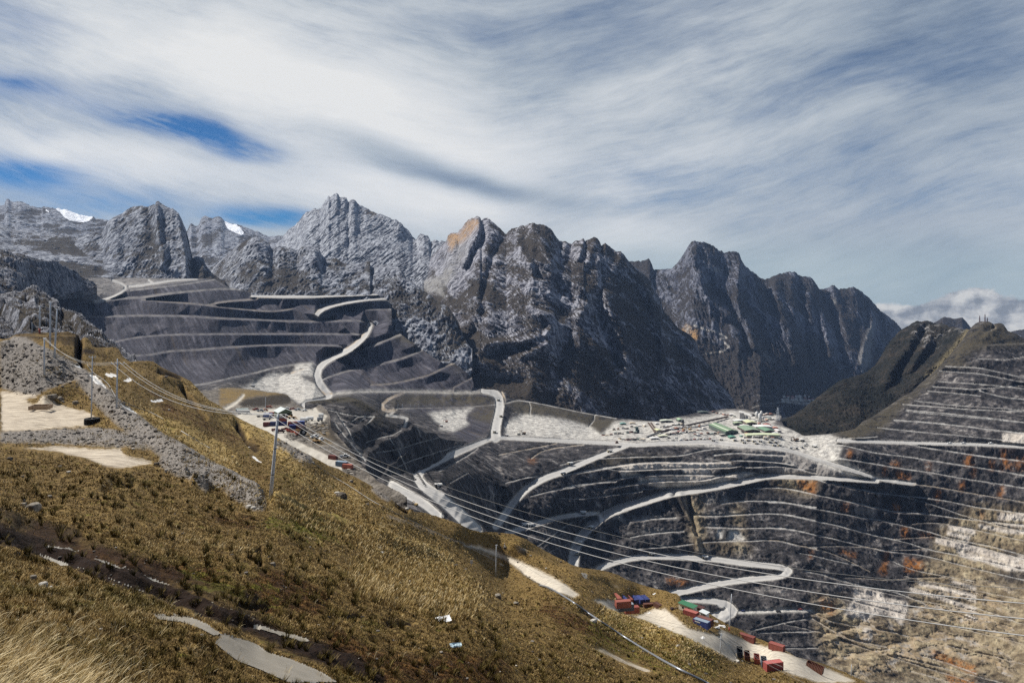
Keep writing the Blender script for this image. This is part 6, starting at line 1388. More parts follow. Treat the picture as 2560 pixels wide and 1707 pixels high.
# rear row: base at the middle of the door end, long side running back and left
ang = math.atan2(5.5, -1.66)
def rear(t, color, label):
    p = on(GROUND, t); container(p + np.array((math.cos(ang) * 3.03, math.sin(ang) * 3.03, -.1)), ang + math.pi, color, label, group=GC)
rear('U 285,412', 'a8482c', 'orange red container at the left end of the rear row'); rear('U 372,415', '2f3f86', 'blue container second from the left in the rear row, between two orange ones'); rear('U 456,417', 'a24428', 'orange red container third from the left in the rear row, between blue ones')
rear('U 540,418', '2c3b82', 'blue container fourth from the left in the rear row'); rear('U 622,415', '31438f', 'blue container fifth from the left in the rear row'); rear('U 702,410', '2a3a80', 'blue container at the right end of the rear row')
a2 = R(11)
def front(t, color, label, **k):
    p = on(GROUND, t); container(p + np.array((2.9 * math.cos(a2), 2.9 * math.sin(a2) + 1.3, -.1)), a2, color, label, group=GC, **k)
front('U 240,478', 'a04a30', 'orange container at the back of the short front stack of three'); front('U 285,522', '4a5a70', 'grey blue container in the middle of the short front stack of three', roof='8b96a0'); front('U 372,560', '9c3f2a', 'red orange container in front of the short stack of three, end catching the light')
container(on(GROUND, 'U 708,458'), R(8), '6b3a22', 'rusty brown container standing alone right of the rear row', 6.06, group=GC, sc=.8); container(on(GROUND, 'U 850,462'), R(-62), '5f3726', 'small dark brown rusted container with a pitched look right of the lone brown one', 6.06, group=GC, sc=.8)
a3 = R(-42)
def right(t, color, label, **k):
    p = on(GROUND, t); return container(p, a3, color, label, group=GC, **k)
right('U 1335,600', '9e3a2c', 'red container with a pale blue stripe in front of the green roofed shed', roof='b4523e')
c_ = right('U 1492,742', '2c4690', 'blue container with white lettering beside the road', roof='8295a4')
lt = MB(); x = -2.2
for w in (.24, .26, .20, .26, .22, .26, .20, .24): lt.box((x + w / 2, -1.235, 1.95), (w, .03, .42)); x += w + .05
lt.build('lettering', WHITE, c_); MB().box((-2.55, -1.235, 1.98), (.4, .03, .36)).build('emblem', paint('c2322a', .5, .1), c_)
p_ = on(GROUND, 'U 1492,742') + np.array((math.sin(-a3) * 2.6, math.cos(a3) * 2.6, 0)); container(p_, a3, '6a3326', 'brown container tucked behind the blue lettered one', group=GC, roof='7d4433')
right('U 2160,945', '8a3c2a', 'long rust red container with pale door strips on the outer road side', L=7.2)
right('O 520,1268', 'a04632', 'rust red container with dark window gap, next one down the outer road side')
a4 = R(-33)
for t, col, lab, op in (('O 172,1330', '27303c', 'dark blue open topped container at the upper end of the inner row', True), ('O 240,1362', '6b3a26', 'brown open topped container second in the inner row', True), ('O 330,1392', 'b04226', 'orange open container with white panels third in the inner row', True), ('O 395,1420', '56657a', 'grey blue open container with white panels fourth in the inner row', True)):
    container(on(GROUND, t) + np.array((.8, 1.6, 0)), a4 + math.pi / 2 + R(20), col, lab, group=GC, open_top=op, sc=.85)
container(on(GROUND, 'O 500,1462') + np.array((0, 1.4, 0)), R(14), 'a5382e', 'red container with a broad ribbed roof at the lower end of the inner row', group=GC, roof='c25046')
container(on(GROUND, 'O 865,1455'), R(-38), '7a4630', 'tipped brown open container with a torn pale side at the road end', group=GC, open_top=True, tilt=R(9))
# huts beside them
def hut(name, loc, yaw, w, d, h, rh, wall, roof, label, cat, ridge='gable', win=(), door=None, eave=.35, group=None):
    root = empty(name, loc, yaw); wm, rm = paint(wall, .8, .2, 0, '6f675a'), paint(roof, .5, .15, 0, '75543c')
    mb = MB()
    if ridge == 'gable': mb.prism([(-w / 2, -.3), (w / 2, -.3), (w / 2, h), (0, h + rh), (-w / 2, h)], -d / 2, d / 2)
    else: mb.prism([(-w / 2, -.3), (w / 2, -.3), (w / 2, h), (-w / 2, h + rh)], -d / 2, d / 2)
    mb.build('wall', wm, root); r = MB(); t_ = max(.08, .012 * w); e = eave
    if ridge == 'gable':
        s = rh / (w / 2); r.prism([(-w / 2 - e, h - e * s + .02), (0, h + rh + .02), (0, h + rh + .02 + t_), (-w / 2 - e, h - e * s + .02 + t_)], -d / 2 - e, d / 2 + e); r.prism([(w / 2 + e, h - e * s + .02), (0, h + rh + .02), (0, h + rh + .02 + t_), (w / 2 + e, h - e * s + .02 + t_)], -d / 2 - e, d / 2 + e)
    else: r.prism([(-w / 2 - e, h + rh + .02), (w / 2 + e, h + .02), (w / 2 + e, h + .02 + t_), (-w / 2 - e, h + rh + .02 + t_)], -d / 2 - e, d / 2 + e)
    r.build('roof', rm, root)
    for (u, v, ww, hh) in win: f = MB().box((u, -d / 2 - .03, v), (ww, .08, hh)).build('window', DARK, root)
    if door: u, ww, hh = door; MB().box((u, -d / 2 - .03, hh / 2), (ww, .08, hh)).build('door', DARK, root)
    tag(root, label, cat, group); return root
hut('shed', on(GROUND, 'U 1245,520') + np.array((1.8, 2.2, -.2)), a3 + math.pi / 2 - math.pi / 2, 7.0, 3.6, 2.3, .5, 'd8cfae', '1f7a4a', 'cream walled shed with bright green roof beside the container road', 'shed', 'mono', [(-1.5, 1.4, .9, .8)], (1.6, .9, 1.9))
hut('shed', on(GROUND, 'U 1440,560') + np.array((1.0, 3.5, 0)), a3, 4.6, 2.4, 2.1, .3, '6b4433', '5a2f26', 'low rusty roofed lean-to between the green roof and the white hut', 'shed', 'mono')
hut('hut', on(GROUND, 'U 1545,635') + np.array((0, 1.6, 0)), a3, 3.0, 2.8, 2.5, .4, 'e4e2da', 'cfd6d4', 'small white hut with a flat pale roof beside the containers', 'hut', 'mono', [(-.7, 1.5, .6, .7)], (.6, .7, 1.9))
# white panels lying behind
for i, (t, w, d, yw, lab) in enumerate((('U 1690,675', 2.6, .9, -8, 'longest white panel lying behind the blue lettered container'), ('U 1790,745', 3.0, 1.4, -25, 'white panel lying nearest to the orange based pole'), ('U 1715,765', 2.4, .9, 15, 'white panel lying lowest in the scrap behind the containers'))):
    o = MB().box((0, 0, .35), (w, d, .3)).box((.2, .1, .62), (w * .7, d * .6, .2), 0, .3).build('scrap_slab', WHITE); o.location = on(GROUND, t); o.rotation_euler = (R(6), R(4), R(yw)); tag(o, lab, 'panel', 'scrap panels behind the containers')
for t, lab in (('U 720,545', 'white scrap sheet lying on the gravel right of the front stack'), ('U 1495,915', 'white board lying flat on the container road'), ('U 800,262', 'small white sack lying on the grass above the rear row')):
    o = MB().box((0, 0, .12), (2.0, .9, .18)).box((.5, .2, .28), (.8, .6, .14), 0, .5).build('white_sheet', WHITE); o.location = on(GROUND, t); o.rotation_euler = (R(5), R(-6), R(25)); tag(o, lab, 'sheet', 'white scrap by the containers')
def drum(loc, label):
    o = MB().tube([(0, 0, 0), (0, 0, .3), (0, 0, .9)], [.8, .85, .8], 12).tube([(1.4, .4, .5), (2.4, -.2, .5)], .5, 10).build('scrap_drum', paint('3a2420', .8, .6), None, True); o.location = loc; tag(o, label, 'drum')
drum(on(GROUND, 'U 1060,490'), 'pair of dark rusty drums lying left of the green roofed shed'); 
# steel pipe
def ground_tube(name, trace, r, mat, label, lift, sheet=GROUND, n=5, cat='pipe'):
    pts = T(trace); P = []
    for a, b in zip(pts, pts[1:]):
        for i in range(n): P.append(sheet.hit(a[0] + (b[0] - a[0]) * i / n, a[1] + (b[1] - a[1]) * i / n))
    P.append(sheet.hit(*pts[-1])); P = np.array(P)
    for _ in range(3): P[1:-1] = .25 * P[:-2] + .5 * P[1:-1] + .25 * P[2:]
    P[:, 2] += lift; o = MB().tube(P - P[0], r, 10, 0).build(name, mat, None, True); o.location = P[0]; tag(o, label, cat); return o
PIPE = paint('8f949c', .35, .08, .5, '5a5a5a')
ground_tube('pipe', 'N 545,682 600,695 640,712 740,770 850,840 960,920 1100,1015 1250,1115 1400,1210 1550,1305 1700,1395 1860,1480 2040,1565 2120,1610', .24, PIPE, 'long grey steel pipe running down the right hand grass slope', .45)
ground_tube('hose', 'L 620,180 800,310 1000,425 1200,560 1400,665 1700,810 2000,945 2345,1112', .09, WIRE2, 'thin pale hose running down the slope to the sandy road', .35, cat='hose')
ground_tube('hose', 'E 800,600 860,680 950,735 1000,785 1035,850 1060,895', .08, WIRE2, 'thin pale hose curling beside the large white pool', .25, cat='hose'); ground_tube('hose', 'E 1110,930 1200,970 1290,1005 1360,1025 1430,1060 1500,1100', .08, WIRE2, 'thin pale hose below the second white pool', .25, cat='hose'); ground_tube('hose', 'E 1660,1210 1740,1260 1830,1315 1925,1368', .08, WIRE, 'short pale hose lying in the yellow grass of the ridge', .35, cat='hose')
# sign
def sign():
    p = on(GROUND, 'L 2120,1150'); root = empty('sign', p); MB().tube([(0, 0, -.2), (0, 0, 1.2)], .04, 6).build('post', GALV, root); MB().box((0, -.05, 1.35), (.95, .05, 1.1)).build('board', WHITE, root); tag(root, 'small blank white sign board on a post in the grass', 'sign')
sign()
p = on(GROUND, 'N 226,320'); o = MB().tube([(0, 0, -.1), (0, 0, 1.7)], .12, 6).box((0, 0, .3), (.5, .5, .6)).build('marker_post', WHITE); o.location = p; tag(o, 'small white marker post on the bank above the sandy road', 'marker post')
for t, w, d, yw, lab, col in (('M 1860,1000', 1.3, .8, 20, 'crumpled white sheet lying in the right hand grass', 'e6e6e4'), ('M 1975,1240', .8, .35, 15, 'pale blue scrap lying in the grass below the white sheet', 'a9c9d6'), ('M 1678,790', .35, .35, 0, 'tiny white scrap in the grass above the white sheet', 'e6e6e4')):
    r_ = random.Random(len(lab)); mb = MB(); n = 6; V = [(w * (i / n - .5), d * (j / n - .5), .12 + r_.uniform(0, .16)) for i in range(n + 1) for j in range(n + 1)]
    mb.add(V, [(i * (n + 1) + j, (i + 1) * (n + 1) + j, (i + 1) * (n + 1) + j + 1, i * (n + 1) + j + 1) for i in range(n) for j in range(n)]); o = mb.build('plastic_scrap', paint(col, .5, .05), None, True); o.location = on(GROUND, t); o.rotation_euler = (R(12), 0, R(yw)); tag(o, lab, 'plastic scrap')

# ------------------------------------------------------------------ boulders and rubble
def stone_mat(n_, a, b, c):
    m, t = new_mat(n_); pos = t.node('ShaderNodeTexCoord').outputs['Object']; n = t.noise(pos, 1.4, 7, .65)
    col = t.cramp(n, [(.35, hx(a)), (.5, hx(b)), (.66, hx(c))]); finish(t, col, .92, t.bump(n, .8, .25), .2); return m
STONE = stone_mat('boulder_stone', '4a443c', '7d766b', 'aca598'); PALE = stone_mat('pale_stone', '8c877f', 'b5b0a6', 'd8d3c8'); DKST = stone_mat('dark_stone', '2a2622', '514a42', '8a8378')
def rock_geo(seed, sub=3, sq=(1, .85, .7)):
    bm = bmesh.new(); bmesh.ops.create_icosphere(bm, subdivisions=sub, radius=1.0); V = np.array([v.co for v in bm.verts])
    n = fbm(V[:, 0] * .9, V[:, 1] * .9, V[:, 2] * .9, 4, .55, True, seed) * .28 + fbm(V[:, 0] * .7, V[:, 1] * .7, V[:, 2] * .7, 2, .5, False, seed + 3) * .45
    V = V * (1 + n)[:, None]; V = np.clip(V, [-.92, -.88, -.8], [.9, .9, .86]) * np.array(sq); Fs = np.array([[v.index for v in f.verts] for f in bm.faces]); bm.free(); return V, Fs
def boulder(t, wpx, mat, label, seed, sq=(1, .85, .75), sheet=GROUND, smooth=True):
    (px, py), = T(t); p = sheet.hit(px, py); s = wpx / F * p[1] / 2; V, Fs = rock_geo(seed, 4, sq)
    o = link_mesh('boulder', V * s, Fs, [mat], smooth=smooth); o.location = p + np.array((0, 0, s * .35)); o.rotation_euler = (0, 0, seed * 1.3); tag(o, label, 'boulder', 'loose boulders on the hillside')
for i, (t, w, m, l, sq) in enumerate((('J 305,615', 16, STONE, 'small bluish grey boulder behind the white one in the near grass', (1, .9, .9)), ('J 395,685', 22, PALE, 'white rounded boulder in the near left grass', (1, .8, .75)), ('J 470,695', 8, PALE, 'small pale stone touching the white rounded boulder', (1, .8, .8)),
        ('K 212,985', 18, STONE, 'upright grey boulder, left one of a pair above the muddy track', (.9, .8, 1.1)), ('K 300,1010', 34, STONE, 'large brown grey boulder, right one of a pair above the muddy track', (1, .9, .75)), ('K 90,545', 14, DKST, 'low dark boulder in the grass under the sandy strip', (1, .8, .6)),
        ('K 480,905', 0, STONE, '', (1, 1, 1)), ('L 930,535', 26, DKST, 'large dark boulder with a black shaded side on the slope', (1, .9, .85)), ('L 888,500', 13, PALE, 'pale stone touching the left of the dark boulder', (1, .8, .9)), ('N 165,790', 18, STONE, 'brown boulder casting a shadow on the slope below the sandy road', (1, .9, .85)), ('N 330,850', 15, STONE, 'flat brown stone right of the boulder below the sandy road', (1, .8, .6)),
        ('L 300,1150', 13, STONE, 'pointed grey stone in the middle of the slope beside the dug cross', (1, .9, 1)), ('K 2280,990', 14, PALE, 'white stone, left one of two at the foot of the rubble bank', (1, .9, .9)), ('K 2320,995', 12, PALE, 'white stone, right one of two at the foot of the rubble bank', (1, .9, .7)), ('L 1020,385', 9, STONE, 'round grey stone near the edge above the dark cutting', (1, 1, .9)), ('L 1530,620', 9, PALE, 'round pale stone on the brink beside the lower haul road', (1, 1, .9)),
        ('E 480,905', 22, STONE, 'largest grey boulder on the rubble at the back of the sandy pad', (1, .8, .75)), ('E 548,915', 17, STONE, 'grey boulder right of the largest one on the pad rubble', (1, .8, .75)), ('E 690,950', 14, STONE, 'grey boulder nearest the tyre at the back of the pad', (1, .8, .7)), ('E 910,825', 9, DKST, 'dark stone standing in the large white pool', (1, .9, .9)), ('K 1435,600', 14, DKST, 'black boulder at the end of the sandy strip', (1, .9, .9)), ('L 1280,1000', 10, STONE, 'brownish stone among white ones in the middle slope', (1, .9, .9)), ('L 1300,1040', 10, PALE, 'white stone in the middle slope below the brownish one', (1, .9, .8)), ('K 630,662', 10, PALE, 'small white flat stone in the brown grass below the sandy strip', (1, .8, .4)), ('U 870,755', 10, PALE, 'pale stone at the grass edge of the container road', (1, .8, .6)), ('N 1040,1010', 18, PALE, 'pale slab of rock under the steel pipe', (1, .7, .6)), ('O 160,1380', 12, PALE, 'pale stone at the grass edge below the open containers', (1, .8, .8)))):
    if w: boulder(t, w, m, l, i + 2, sq)
def rubble():
    V, Fc, base = [], [], 0; geos = [rock_geo(200 + i, 1, (1, .85, .7)) for i in range(6)]
    px, py, P, r = scatter(60000, 31, (-60, 1000), (840, 1330)); g = RF.sample(GROUND.masks['gravel'], px, py); keep = (g > .35) & (r.uniform(0, 1, len(px)) < .38 * np.clip(g, 0, 1)); P = P[keep]
    px2, py2, P2, r2 = scatter(5000, 32); sd = np.maximum(GROUND.masks['pond'].max() * RF.sample(GROUND.masks['pond'], px2, py2), RF.sample(GROUND.masks['sand'], px2, py2)); k2 = (r2.uniform(0, 1, len(px2)) < .22) & (sd < .2); P2 = P2[k2]
    for Q, lo, hi, pw in ((P, .0006, .0030, 6), (P2, .0006, .0030, 3)):
        for p in Q:
            s = p[1] * (lo + (hi - lo) * r.uniform() ** pw) * .9; v, f = geos[r.randint(6)]; a = r.uniform(0, 6.28); ca, sa = math.cos(a), math.sin(a)
            w = v * s; w = np.stack([w[:, 0] * ca - w[:, 1] * sa, w[:, 0] * sa + w[:, 1] * ca, w[:, 2]], 1) + p + np.array((0, 0, s * .25)); V.append(w); Fc.append(f + base); base += len(w)
    o = link_mesh('rubble', np.concatenate(V), np.concatenate(Fc), [PALEGREY], smooth=False); o['kind'] = 'stuff'; o['label'] = 'loose grey rubble piled along the edge of the sandy pad'; o['category'] = 'rubble'
def rub_mat():
    m, t = new_mat('rubble_stone'); g = t.node('ShaderNodeNewGeometry'); col = t.cramp(g.outputs['Random Per Island'], [(0, hx('3f3b37')), (.4, hx('66605a')), (.8, hx('8d877f')), (1, hx('b9b3a8'))]); finish(t, col, .93, None, .15); return m
PALEGREY = rub_mat(); rubble()
# ------------------------------------------------------------------ mobile machines
def wheel(r, w):
    mb = MB(); return mb.tube([(0, -w / 2, 0), (0, -w / 2 + .08 * w, 0), (0, w / 2 - .08 * w, 0), (0, w / 2, 0)], [r * .9, r, r, r * .9], 14)
_proto = {}
def spread(key, make, loc, yaw, label, cat, group, sc=1.0):
    """First use builds the thing, later uses copy it with every part."""
    if key not in _proto: _proto[key] = make(); o = _proto[key]
    else: o = copy_tree(_proto[key])
    o.location = loc; o.rotation_euler = (0, 0, yaw); o.scale = (sc,) * 3
    for k in ('label', 'category', 'group'):
        if k in o: del o[k]
    tag(o, label, cat, group); return o
def make_haul(color):
    def f():
        root = empty('haul_truck', (0, 0, 0)); y_ = paint(color, .5, .3); gr = paint('d0cdc6', .7, .3, 0, '6e655a')
        MB().box((0, 0, 2.1), (9.5, 2.6, 1.1)).box((4.6, 0, 2.6), (1.2, 5.6, 1.5)).box((4.0, 0, 3.5), (2.4, 5.8, .25)).build('chassis', y_, root)
        b = MB(); b.prism([(-5.6, 3.6), (1.8, 3.0), (2.6, 5.6), (5.2, 5.9), (5.2, 6.2), (2.2, 6.1), (-6.2, 5.6)], -3.2, 3.2); b.build('dump_body', gr, root)
        c = MB().box((3.9, 1.5, 4.5), (1.9, 2.0, 1.7)).build('cab', y_, root); MB().box((4.87, 1.5, 4.8), (.06, 1.7, .8)).build('windscreen', DARK, c)
        w0 = None
        for x, y, ww in ((3.4, 2.3, 1.1), (3.4, -2.3, 1.1), (-2.9, 2.0, 2.1), (-2.9, -2.0, 2.1)):
            w = wheel(1.55, ww).build('wheel', RUBBER, root); w.location = (x, y, 1.55)
        return root
    return f
def make_pickup(color):
    def f():
        root = empty('pickup', (0, 0, 0)); m = paint(color, .35, .1)
        MB().box((0, 0, .85), (5.0, 1.8, .6)).box((-1.5, .84, 1.3), (1.9, .1, .35)).box((-1.5, -.84, 1.3), (1.9, .1, .35)).build('body', m, root)
        MB().box((.5, 0, 1.55), (2.0, 1.65, .8), 0, 0, .82).build('cab', m, root); MB().box((.5, 0, 1.58), (1.75, 1.68, .4), 0, 0, .86).build('window_band', DARK, root)
        for x in (1.6, -1.6):
            for y in (.8, -.8): w = wheel(.4, .28).build('wheel', RUBBER, root); w.location = (x, y, .4)
        return root
    return f
def make_loader(color):
    def f():
        root = empty('wheel_loader', (0, 0, 0)); m = paint(color, .5, .25)
        MB().box((-1.4, 0, 1.7), (3.4, 2.2, 1.3)).box((1.2, 0, 1.3), (2.0, 1.6, .7)).build('body', m, root); MB().box((-.2, 0, 2.9), (1.5, 1.5, 1.4), 0, 0, .9).build('cab', DARK, root)
        MB().prism([(2.6, .4), (3.9, .3), (4.0, .45), (3.0, .6), (2.9, 1.5), (2.6, 1.7)], -1.5, 1.5).box((2.0, .6, 1.2), (1.6, .25, .3)).box((2.0, -.6, 1.2), (1.6, .25, .3)).build('bucket', m, root)
        for x in (1.3, -1.8):
            for y in (1.05, -1.05): w = wheel(.85, .65).build('wheel', RUBBER, root); w.location = (x, y, .85)
        return root
    return f
def make_digger(color):
    def f():
        root = empty('excavator', (0, 0, 0)); m = paint(color, .5, .25)
        for y in (2.0, -2.0): MB().prism([(-3.4, .3), (-2.8, 0), (2.8, 0), (3.4, .3), (3.4, 1.0), (2.8, 1.4), (-2.8, 1.4), (-3.4, 1.0)], y - .45, y + .45).build('crawler_track', DARK, root)
        MB().box((-.8, 0, 2.9), (6.0, 4.4, 2.4)).build('house', m, root); MB().box((1.6, 1.4, 4.6), (1.6, 1.5, 1.4)).build('cab', WHITE, root)
        MB().tube([(2.0, -.3, 3.6), (5.0, -.3, 6.8), (7.8, -.3, 5.2)], [.6, .55, .4], 6).tube([(7.8, -.3, 5.4), (7.2, -.3, 2.2)], .4, 6).build('boom', m, root); MB().prism([(6.4, .6), (7.9, .5), (8.0, 2.2), (6.9, 2.4)], -1.4, .8).build('bucket', DARK, root)
        return root
    return f
GT = 'haul trucks of the mine'
def haul(t, yaw, label, color='c7a24a', sc=1.2, group=GT): spread('h' + color, make_haul(color), on(MINE, t) + np.array((0, 0, .2)), R(yaw), label, 'haul truck', group, sc)
for t, yw, lb in (('H 455,662', 200, 'haul truck highest on the ramp that drops from the plant rim to the left'), ('H 92,778', 205, 'haul truck halfway down the ramp that drops from the plant rim to the left'), ('N 942,22', 190, 'haul truck on the level link road left of the long curved ramp'),
        ('N 1015,158', 235, 'haul truck highest on the steep curved ramp below the link road'), ('N 915,300', 250, 'haul truck in the middle of the steep curved ramp under the cables'), ('N 893,395', 262, 'haul truck lowest on the steep curved ramp near the grass edge'), ('N 410,134', 200, 'haul truck, left one of a close pair under the cables near the grass'), ('N 462,138', 200, 'haul truck, right one of a close pair under the cables near the grass'),
        ('N 1570,400', 185, 'haul truck on the upper loop road, left one of two'), ('N 2060,432', 172, 'haul truck on the upper loop road, right one of two'), ('G 1232,852', 260, 'haul truck just above the junction under the pale spoil heap'), ('G 1290,706', 262, 'haul truck in the middle of the road beside the pale spoil heap'), ('G 1268,558', 250, 'haul truck highest on the road beside the pale spoil heap'),
        ('F 300,798', 200, 'lone haul truck at the tip of the pale loading pad under the dump'), ('G 1860,1232', 20, 'haul truck on the thin bench under the ramp from the plant rim')): haul(t, yw, lb, 'd8d5cc' if 'level' in lb or 'pair' in lb else 'b9a878')
haul('G 715,1350', 200, 'dark truck on the wide apron below the parked cars', '3a3836', 1.0); haul('G 1345,882', 180, 'red truck at the mouth of the loading bay in the spoil heap', '8a3a2a', .9); haul('G 745,795', 190, 'orange machine in the small loading bay under the dump', 'b0572a', .9)
Q1 = ((20, 838), (135, 828), (335, 834), (445, 834), (530, 838), (615, 850), (710, 850), (780, 810), (850, 860), (880, 828), (935, 866))
ordn = ('first', 'second', 'third', 'fourth', 'fifth', 'sixth', 'seventh', 'eighth', 'ninth', 'tenth', 'eleventh', 'twelfth', 'thirteenth', 'fourteenth', 'fifteenth', 'sixteenth')
for i, (x, y) in enumerate(Q1): haul('Q %d,%d' % (x, y), 170 + 13 * (i % 3), 'parked haul truck, %s from the left in the long row on the plant apron' % ordn[i], 'b9a878', .95)
for i, (x, y) in enumerate(((475, 870), (655, 884), (915, 910), (995, 910))): haul('Q %d,%d' % (x, y), 185, 'parked haul truck, %s from the left in the front row on the plant apron' % ordn[i], 'b9a878', .95)
for i, (x, y) in enumerate(((1155, 950), (1235, 950), (1315, 936), (1365, 915), (1378, 890))): haul('Q %d,%d' % (x, y), 190 + 22 * i, 'haul truck, %s from the left in the curved queue before the shovel' % ordn[i], 'd8d5cc', .95)
haul('Q 1505,930', 120, 'haul truck alone at the right end of the turning circle', 'd8d5cc'); haul('Q 1325,842', 10, 'haul truck backed up under the shovel beside the turning circle', 'b9a878')
def digger(t, yw, lb, col, sc=1.0, sheet=None): spread('d' + col, make_digger(col), on(sheet or MINE, t), R(yw), lb, 'excavator', 'excavators and shovels', sc)
digger('Q 1230,835', 200, 'large brown mining shovel digging at the turning circle', '8b6a4a', 2.0); digger('G 1500,862', 190, 'tan shovel working in the bay of the pale spoil heap', '9b7a52', 1.5); digger('G 1455,868', 10, 'pale shovel left of the tan one in the spoil heap bay', 'b9b2a2', 1.3); digger('G 790,752', 200, 'orange shovel in the small loading bay under the dump', 'b0652a', 1.1)
for i, (x, y, c) in enumerate(((1440, 745, 'c2502a'), (1535, 700, 'b98a3a'), (1645, 692, 'b98a3a'), (1815, 640, 'c2702a'))): digger('P %d,%d' % (x, y), 20 * i, 'orange machine, %s from the left along the long conveyor' % ordn[i], c, 1.2)
def pick(t, yw, lb, col='dcdcd8', sc=1.6, sheet=None, group='light vehicles of the mine'): spread('p' + col, make_pickup(col), on(sheet or MINE, t) + np.array((0, 0, .05)), R(yw), lb, 'pickup', group, sc)
for i, (x, y, c) in enumerate(((1265, 850, '3d3a38'), (1340, 892, 'b9b2aa'), (1400, 848, 'dcdcd8'), (1480, 884, 'dcdcd8'), (1590, 886, '6b4a42'), (1660, 880, '8f8a84'), (1735, 872, 'b0463a'), (1790, 870, 'dcdcd8'), (1850, 868, '6b4a42'), (1910, 866, 'dcdcd8'), (1970, 864, '8f8a84'), (2015, 862, 'b0463a'))):
    pick('P %d,%d' % (x, y), 5 * i, 'small vehicle, %s from the left in the car park row above the pit rim' % ordn[i], c, 1.9)
for x, lb in ((1665, 'white vehicle on the bright level bench of the right wall, left one of three'), (1790, 'white vehicle on the bright level bench of the right wall, middle one of three'), (2040, 'white vehicle on the bright level bench of the right wall, right one of three')): pick('I %d,%d' % (x, 400), 0, lb, 'dcdcd8', 2.4)
pick('O 210,912', 10, 'dark blue vehicle beside the switchback loop', '2f3f70', 1.6); pick('O 535,918', 8, 'dark vehicle in the middle of the pale bench under the loop', '3d3a38', 2.0); pick('O 735,898', 8, 'red vehicle at the right end of the pale bench under the loop', 'b0463a', 1.8)
for i, (x, y) in enumerate(((475, 1250), (490, 1268), (505, 1282))): pick('G %d,%d' % (x, y), 60, 'dark car, %s from the top in the short file on the wide apron' % ordn[i], '3d3a38', 1.1)
digger('L 1610,600', 140, 'yellow digger parked beside the lower haul road at the grass edge', 'c09a3c', .75)
# cars parked in two slanting files on the apron
for f_, (xa, ya, xb, yb, n) in enumerate(((525, 1220, 605, 1345, 12), (612, 1205, 685, 1312, 11))):
    for i in range(n): pick('G %.0f,%.0f' % (xa + (xb - xa) * i / (n - 1), ya + (yb - ya) * i / (n - 1)), 10, 'dark parked car, %s from the top in the %s slanting file on the apron' % (ordn[i], ('left', 'right')[f_]), '2d2b2a', .8, group='cars parked in files on the apron')

# ------------------------------------------------------------------ plant
def bld(t, w, d, h, rh, yaw, wall, roof, label, ridge='gable', sheet=None, cat='building', name='building', win=True, group='buildings of the mine plant', eave=.6):
    p = on(sheet or MINE, t); ya = R(yaw); c = p + np.array((-math.sin(ya) * d / 2, math.cos(ya) * d / 2, 0))
    wn = [(-w * .28, h * .45, w * .16, h * .35), (w * .28, h * .45, w * .16, h * .35)] if win else []
    return hut(name, c, ya, w, d, h, rh, wall, roof, label, cat, ridge, wn, (0, w * .16, h * .7) if win else None, eave, group)
b_ = bld('Q 292,748', 41, 118, 11, 5, 10.5, '56655c', '6f8f62', 'largest hall of the plant with a long green roof and pale skylight strips')
for s in (-1, 1):
    sl_ = 5 / 20.5; r = MB(); r.prism([(s * 9, 16 - 9 * sl_ + .62), (s * 12.5, 16 - 12.5 * sl_ + .62), (s * 12.5, 16 - 12.5 * sl_ + .75), (s * 9, 16 - 9 * sl_ + .75)], -58.5, 58.5); r.build('skylight_strip', paint('cfd6b8', .5, .05), b_)
bld('Q 598,712', 44, 70, 6, 3.5, 4, '5a4a44', '7f9a76', 'broad green roofed hall right of the largest hall'); bld('Q 852,716', 30, 55, 6, 3, 8, '5c5048', '63916a', 'smaller darker green roofed hall at the right of the plant'); bld('Q 585,606', 32, 40, 8, 3, 2, '6b5a50', 'c9cc8e', 'hall with pale yellow roof behind the broad green roofed hall')
bld('Q 445,578', 50, 22, 8, 2, 2, '8b8680', 'd9dad2', 'long white roofed building behind the largest hall'); bld('Q 388,604', 26, 18, 7, 2, 2, '55605a', 'a9b98a', 'low building with green yellow roof in front of the long white roof'); bld('Q 760,772', 98, 26, 4, 1.2, 1, 'a9ad8a', 'c8d29a', 'very long low shed with pale green roof along the front of the plant', win=False)
bld('Q 765,652', 52, 30, 5, 1.5, 2, '9b948c', 'e2dfd8', 'wide white roofed store behind the two green halls', win=False); bld('Q 500,640', 26, 24, 5, 1.2, 2, '9b5a48', 'dcd6cc', 'white roofed store with reddish wall left of the broad green hall'); bld('Q 935,742', 19, 22, 5, 1.4, 4, 'c9c6c0', 'e4e4e0', 'bright white box building right of the long low shed'); bld('Q 990,712', 12, 24, 6, 1.2, 4, 'c9b8b0', 'dedad4', 'narrow white building at the right edge of the plant')
bld('Q 822,618', 20, 16, 5, 1.5, 5, 'a04a3a', 'b8664e', 'orange red shed at the back of the plant by the scrub'); bld('Q 703,610', 8, 10, 8, 1, 0, 'a0584a', 'c08a76', 'small tall reddish shed left of the orange red one'); bld('Q 935,654', 15, 14, 3, 1, 0, 'c26a44', 'c8764e', 'low orange shed near the scrub, lowest of the reddish ones'); bld('Q 520,746', 11, 10, 4, 1, 0, 'b05a36', 'c8764e', 'tiny orange shed at the left end of the long low shed')
bld('Q 308,796', 19, 20, 4, 1.5, 4, '4c7a66', '4f9c7c', 'teal roofed shed in front of the largest hall'); bld('Q 440,775', 10, 10, 3, 1, 0, '6b8a7c', '7fb09a', 'tiny pale teal shed right of the teal roofed shed')
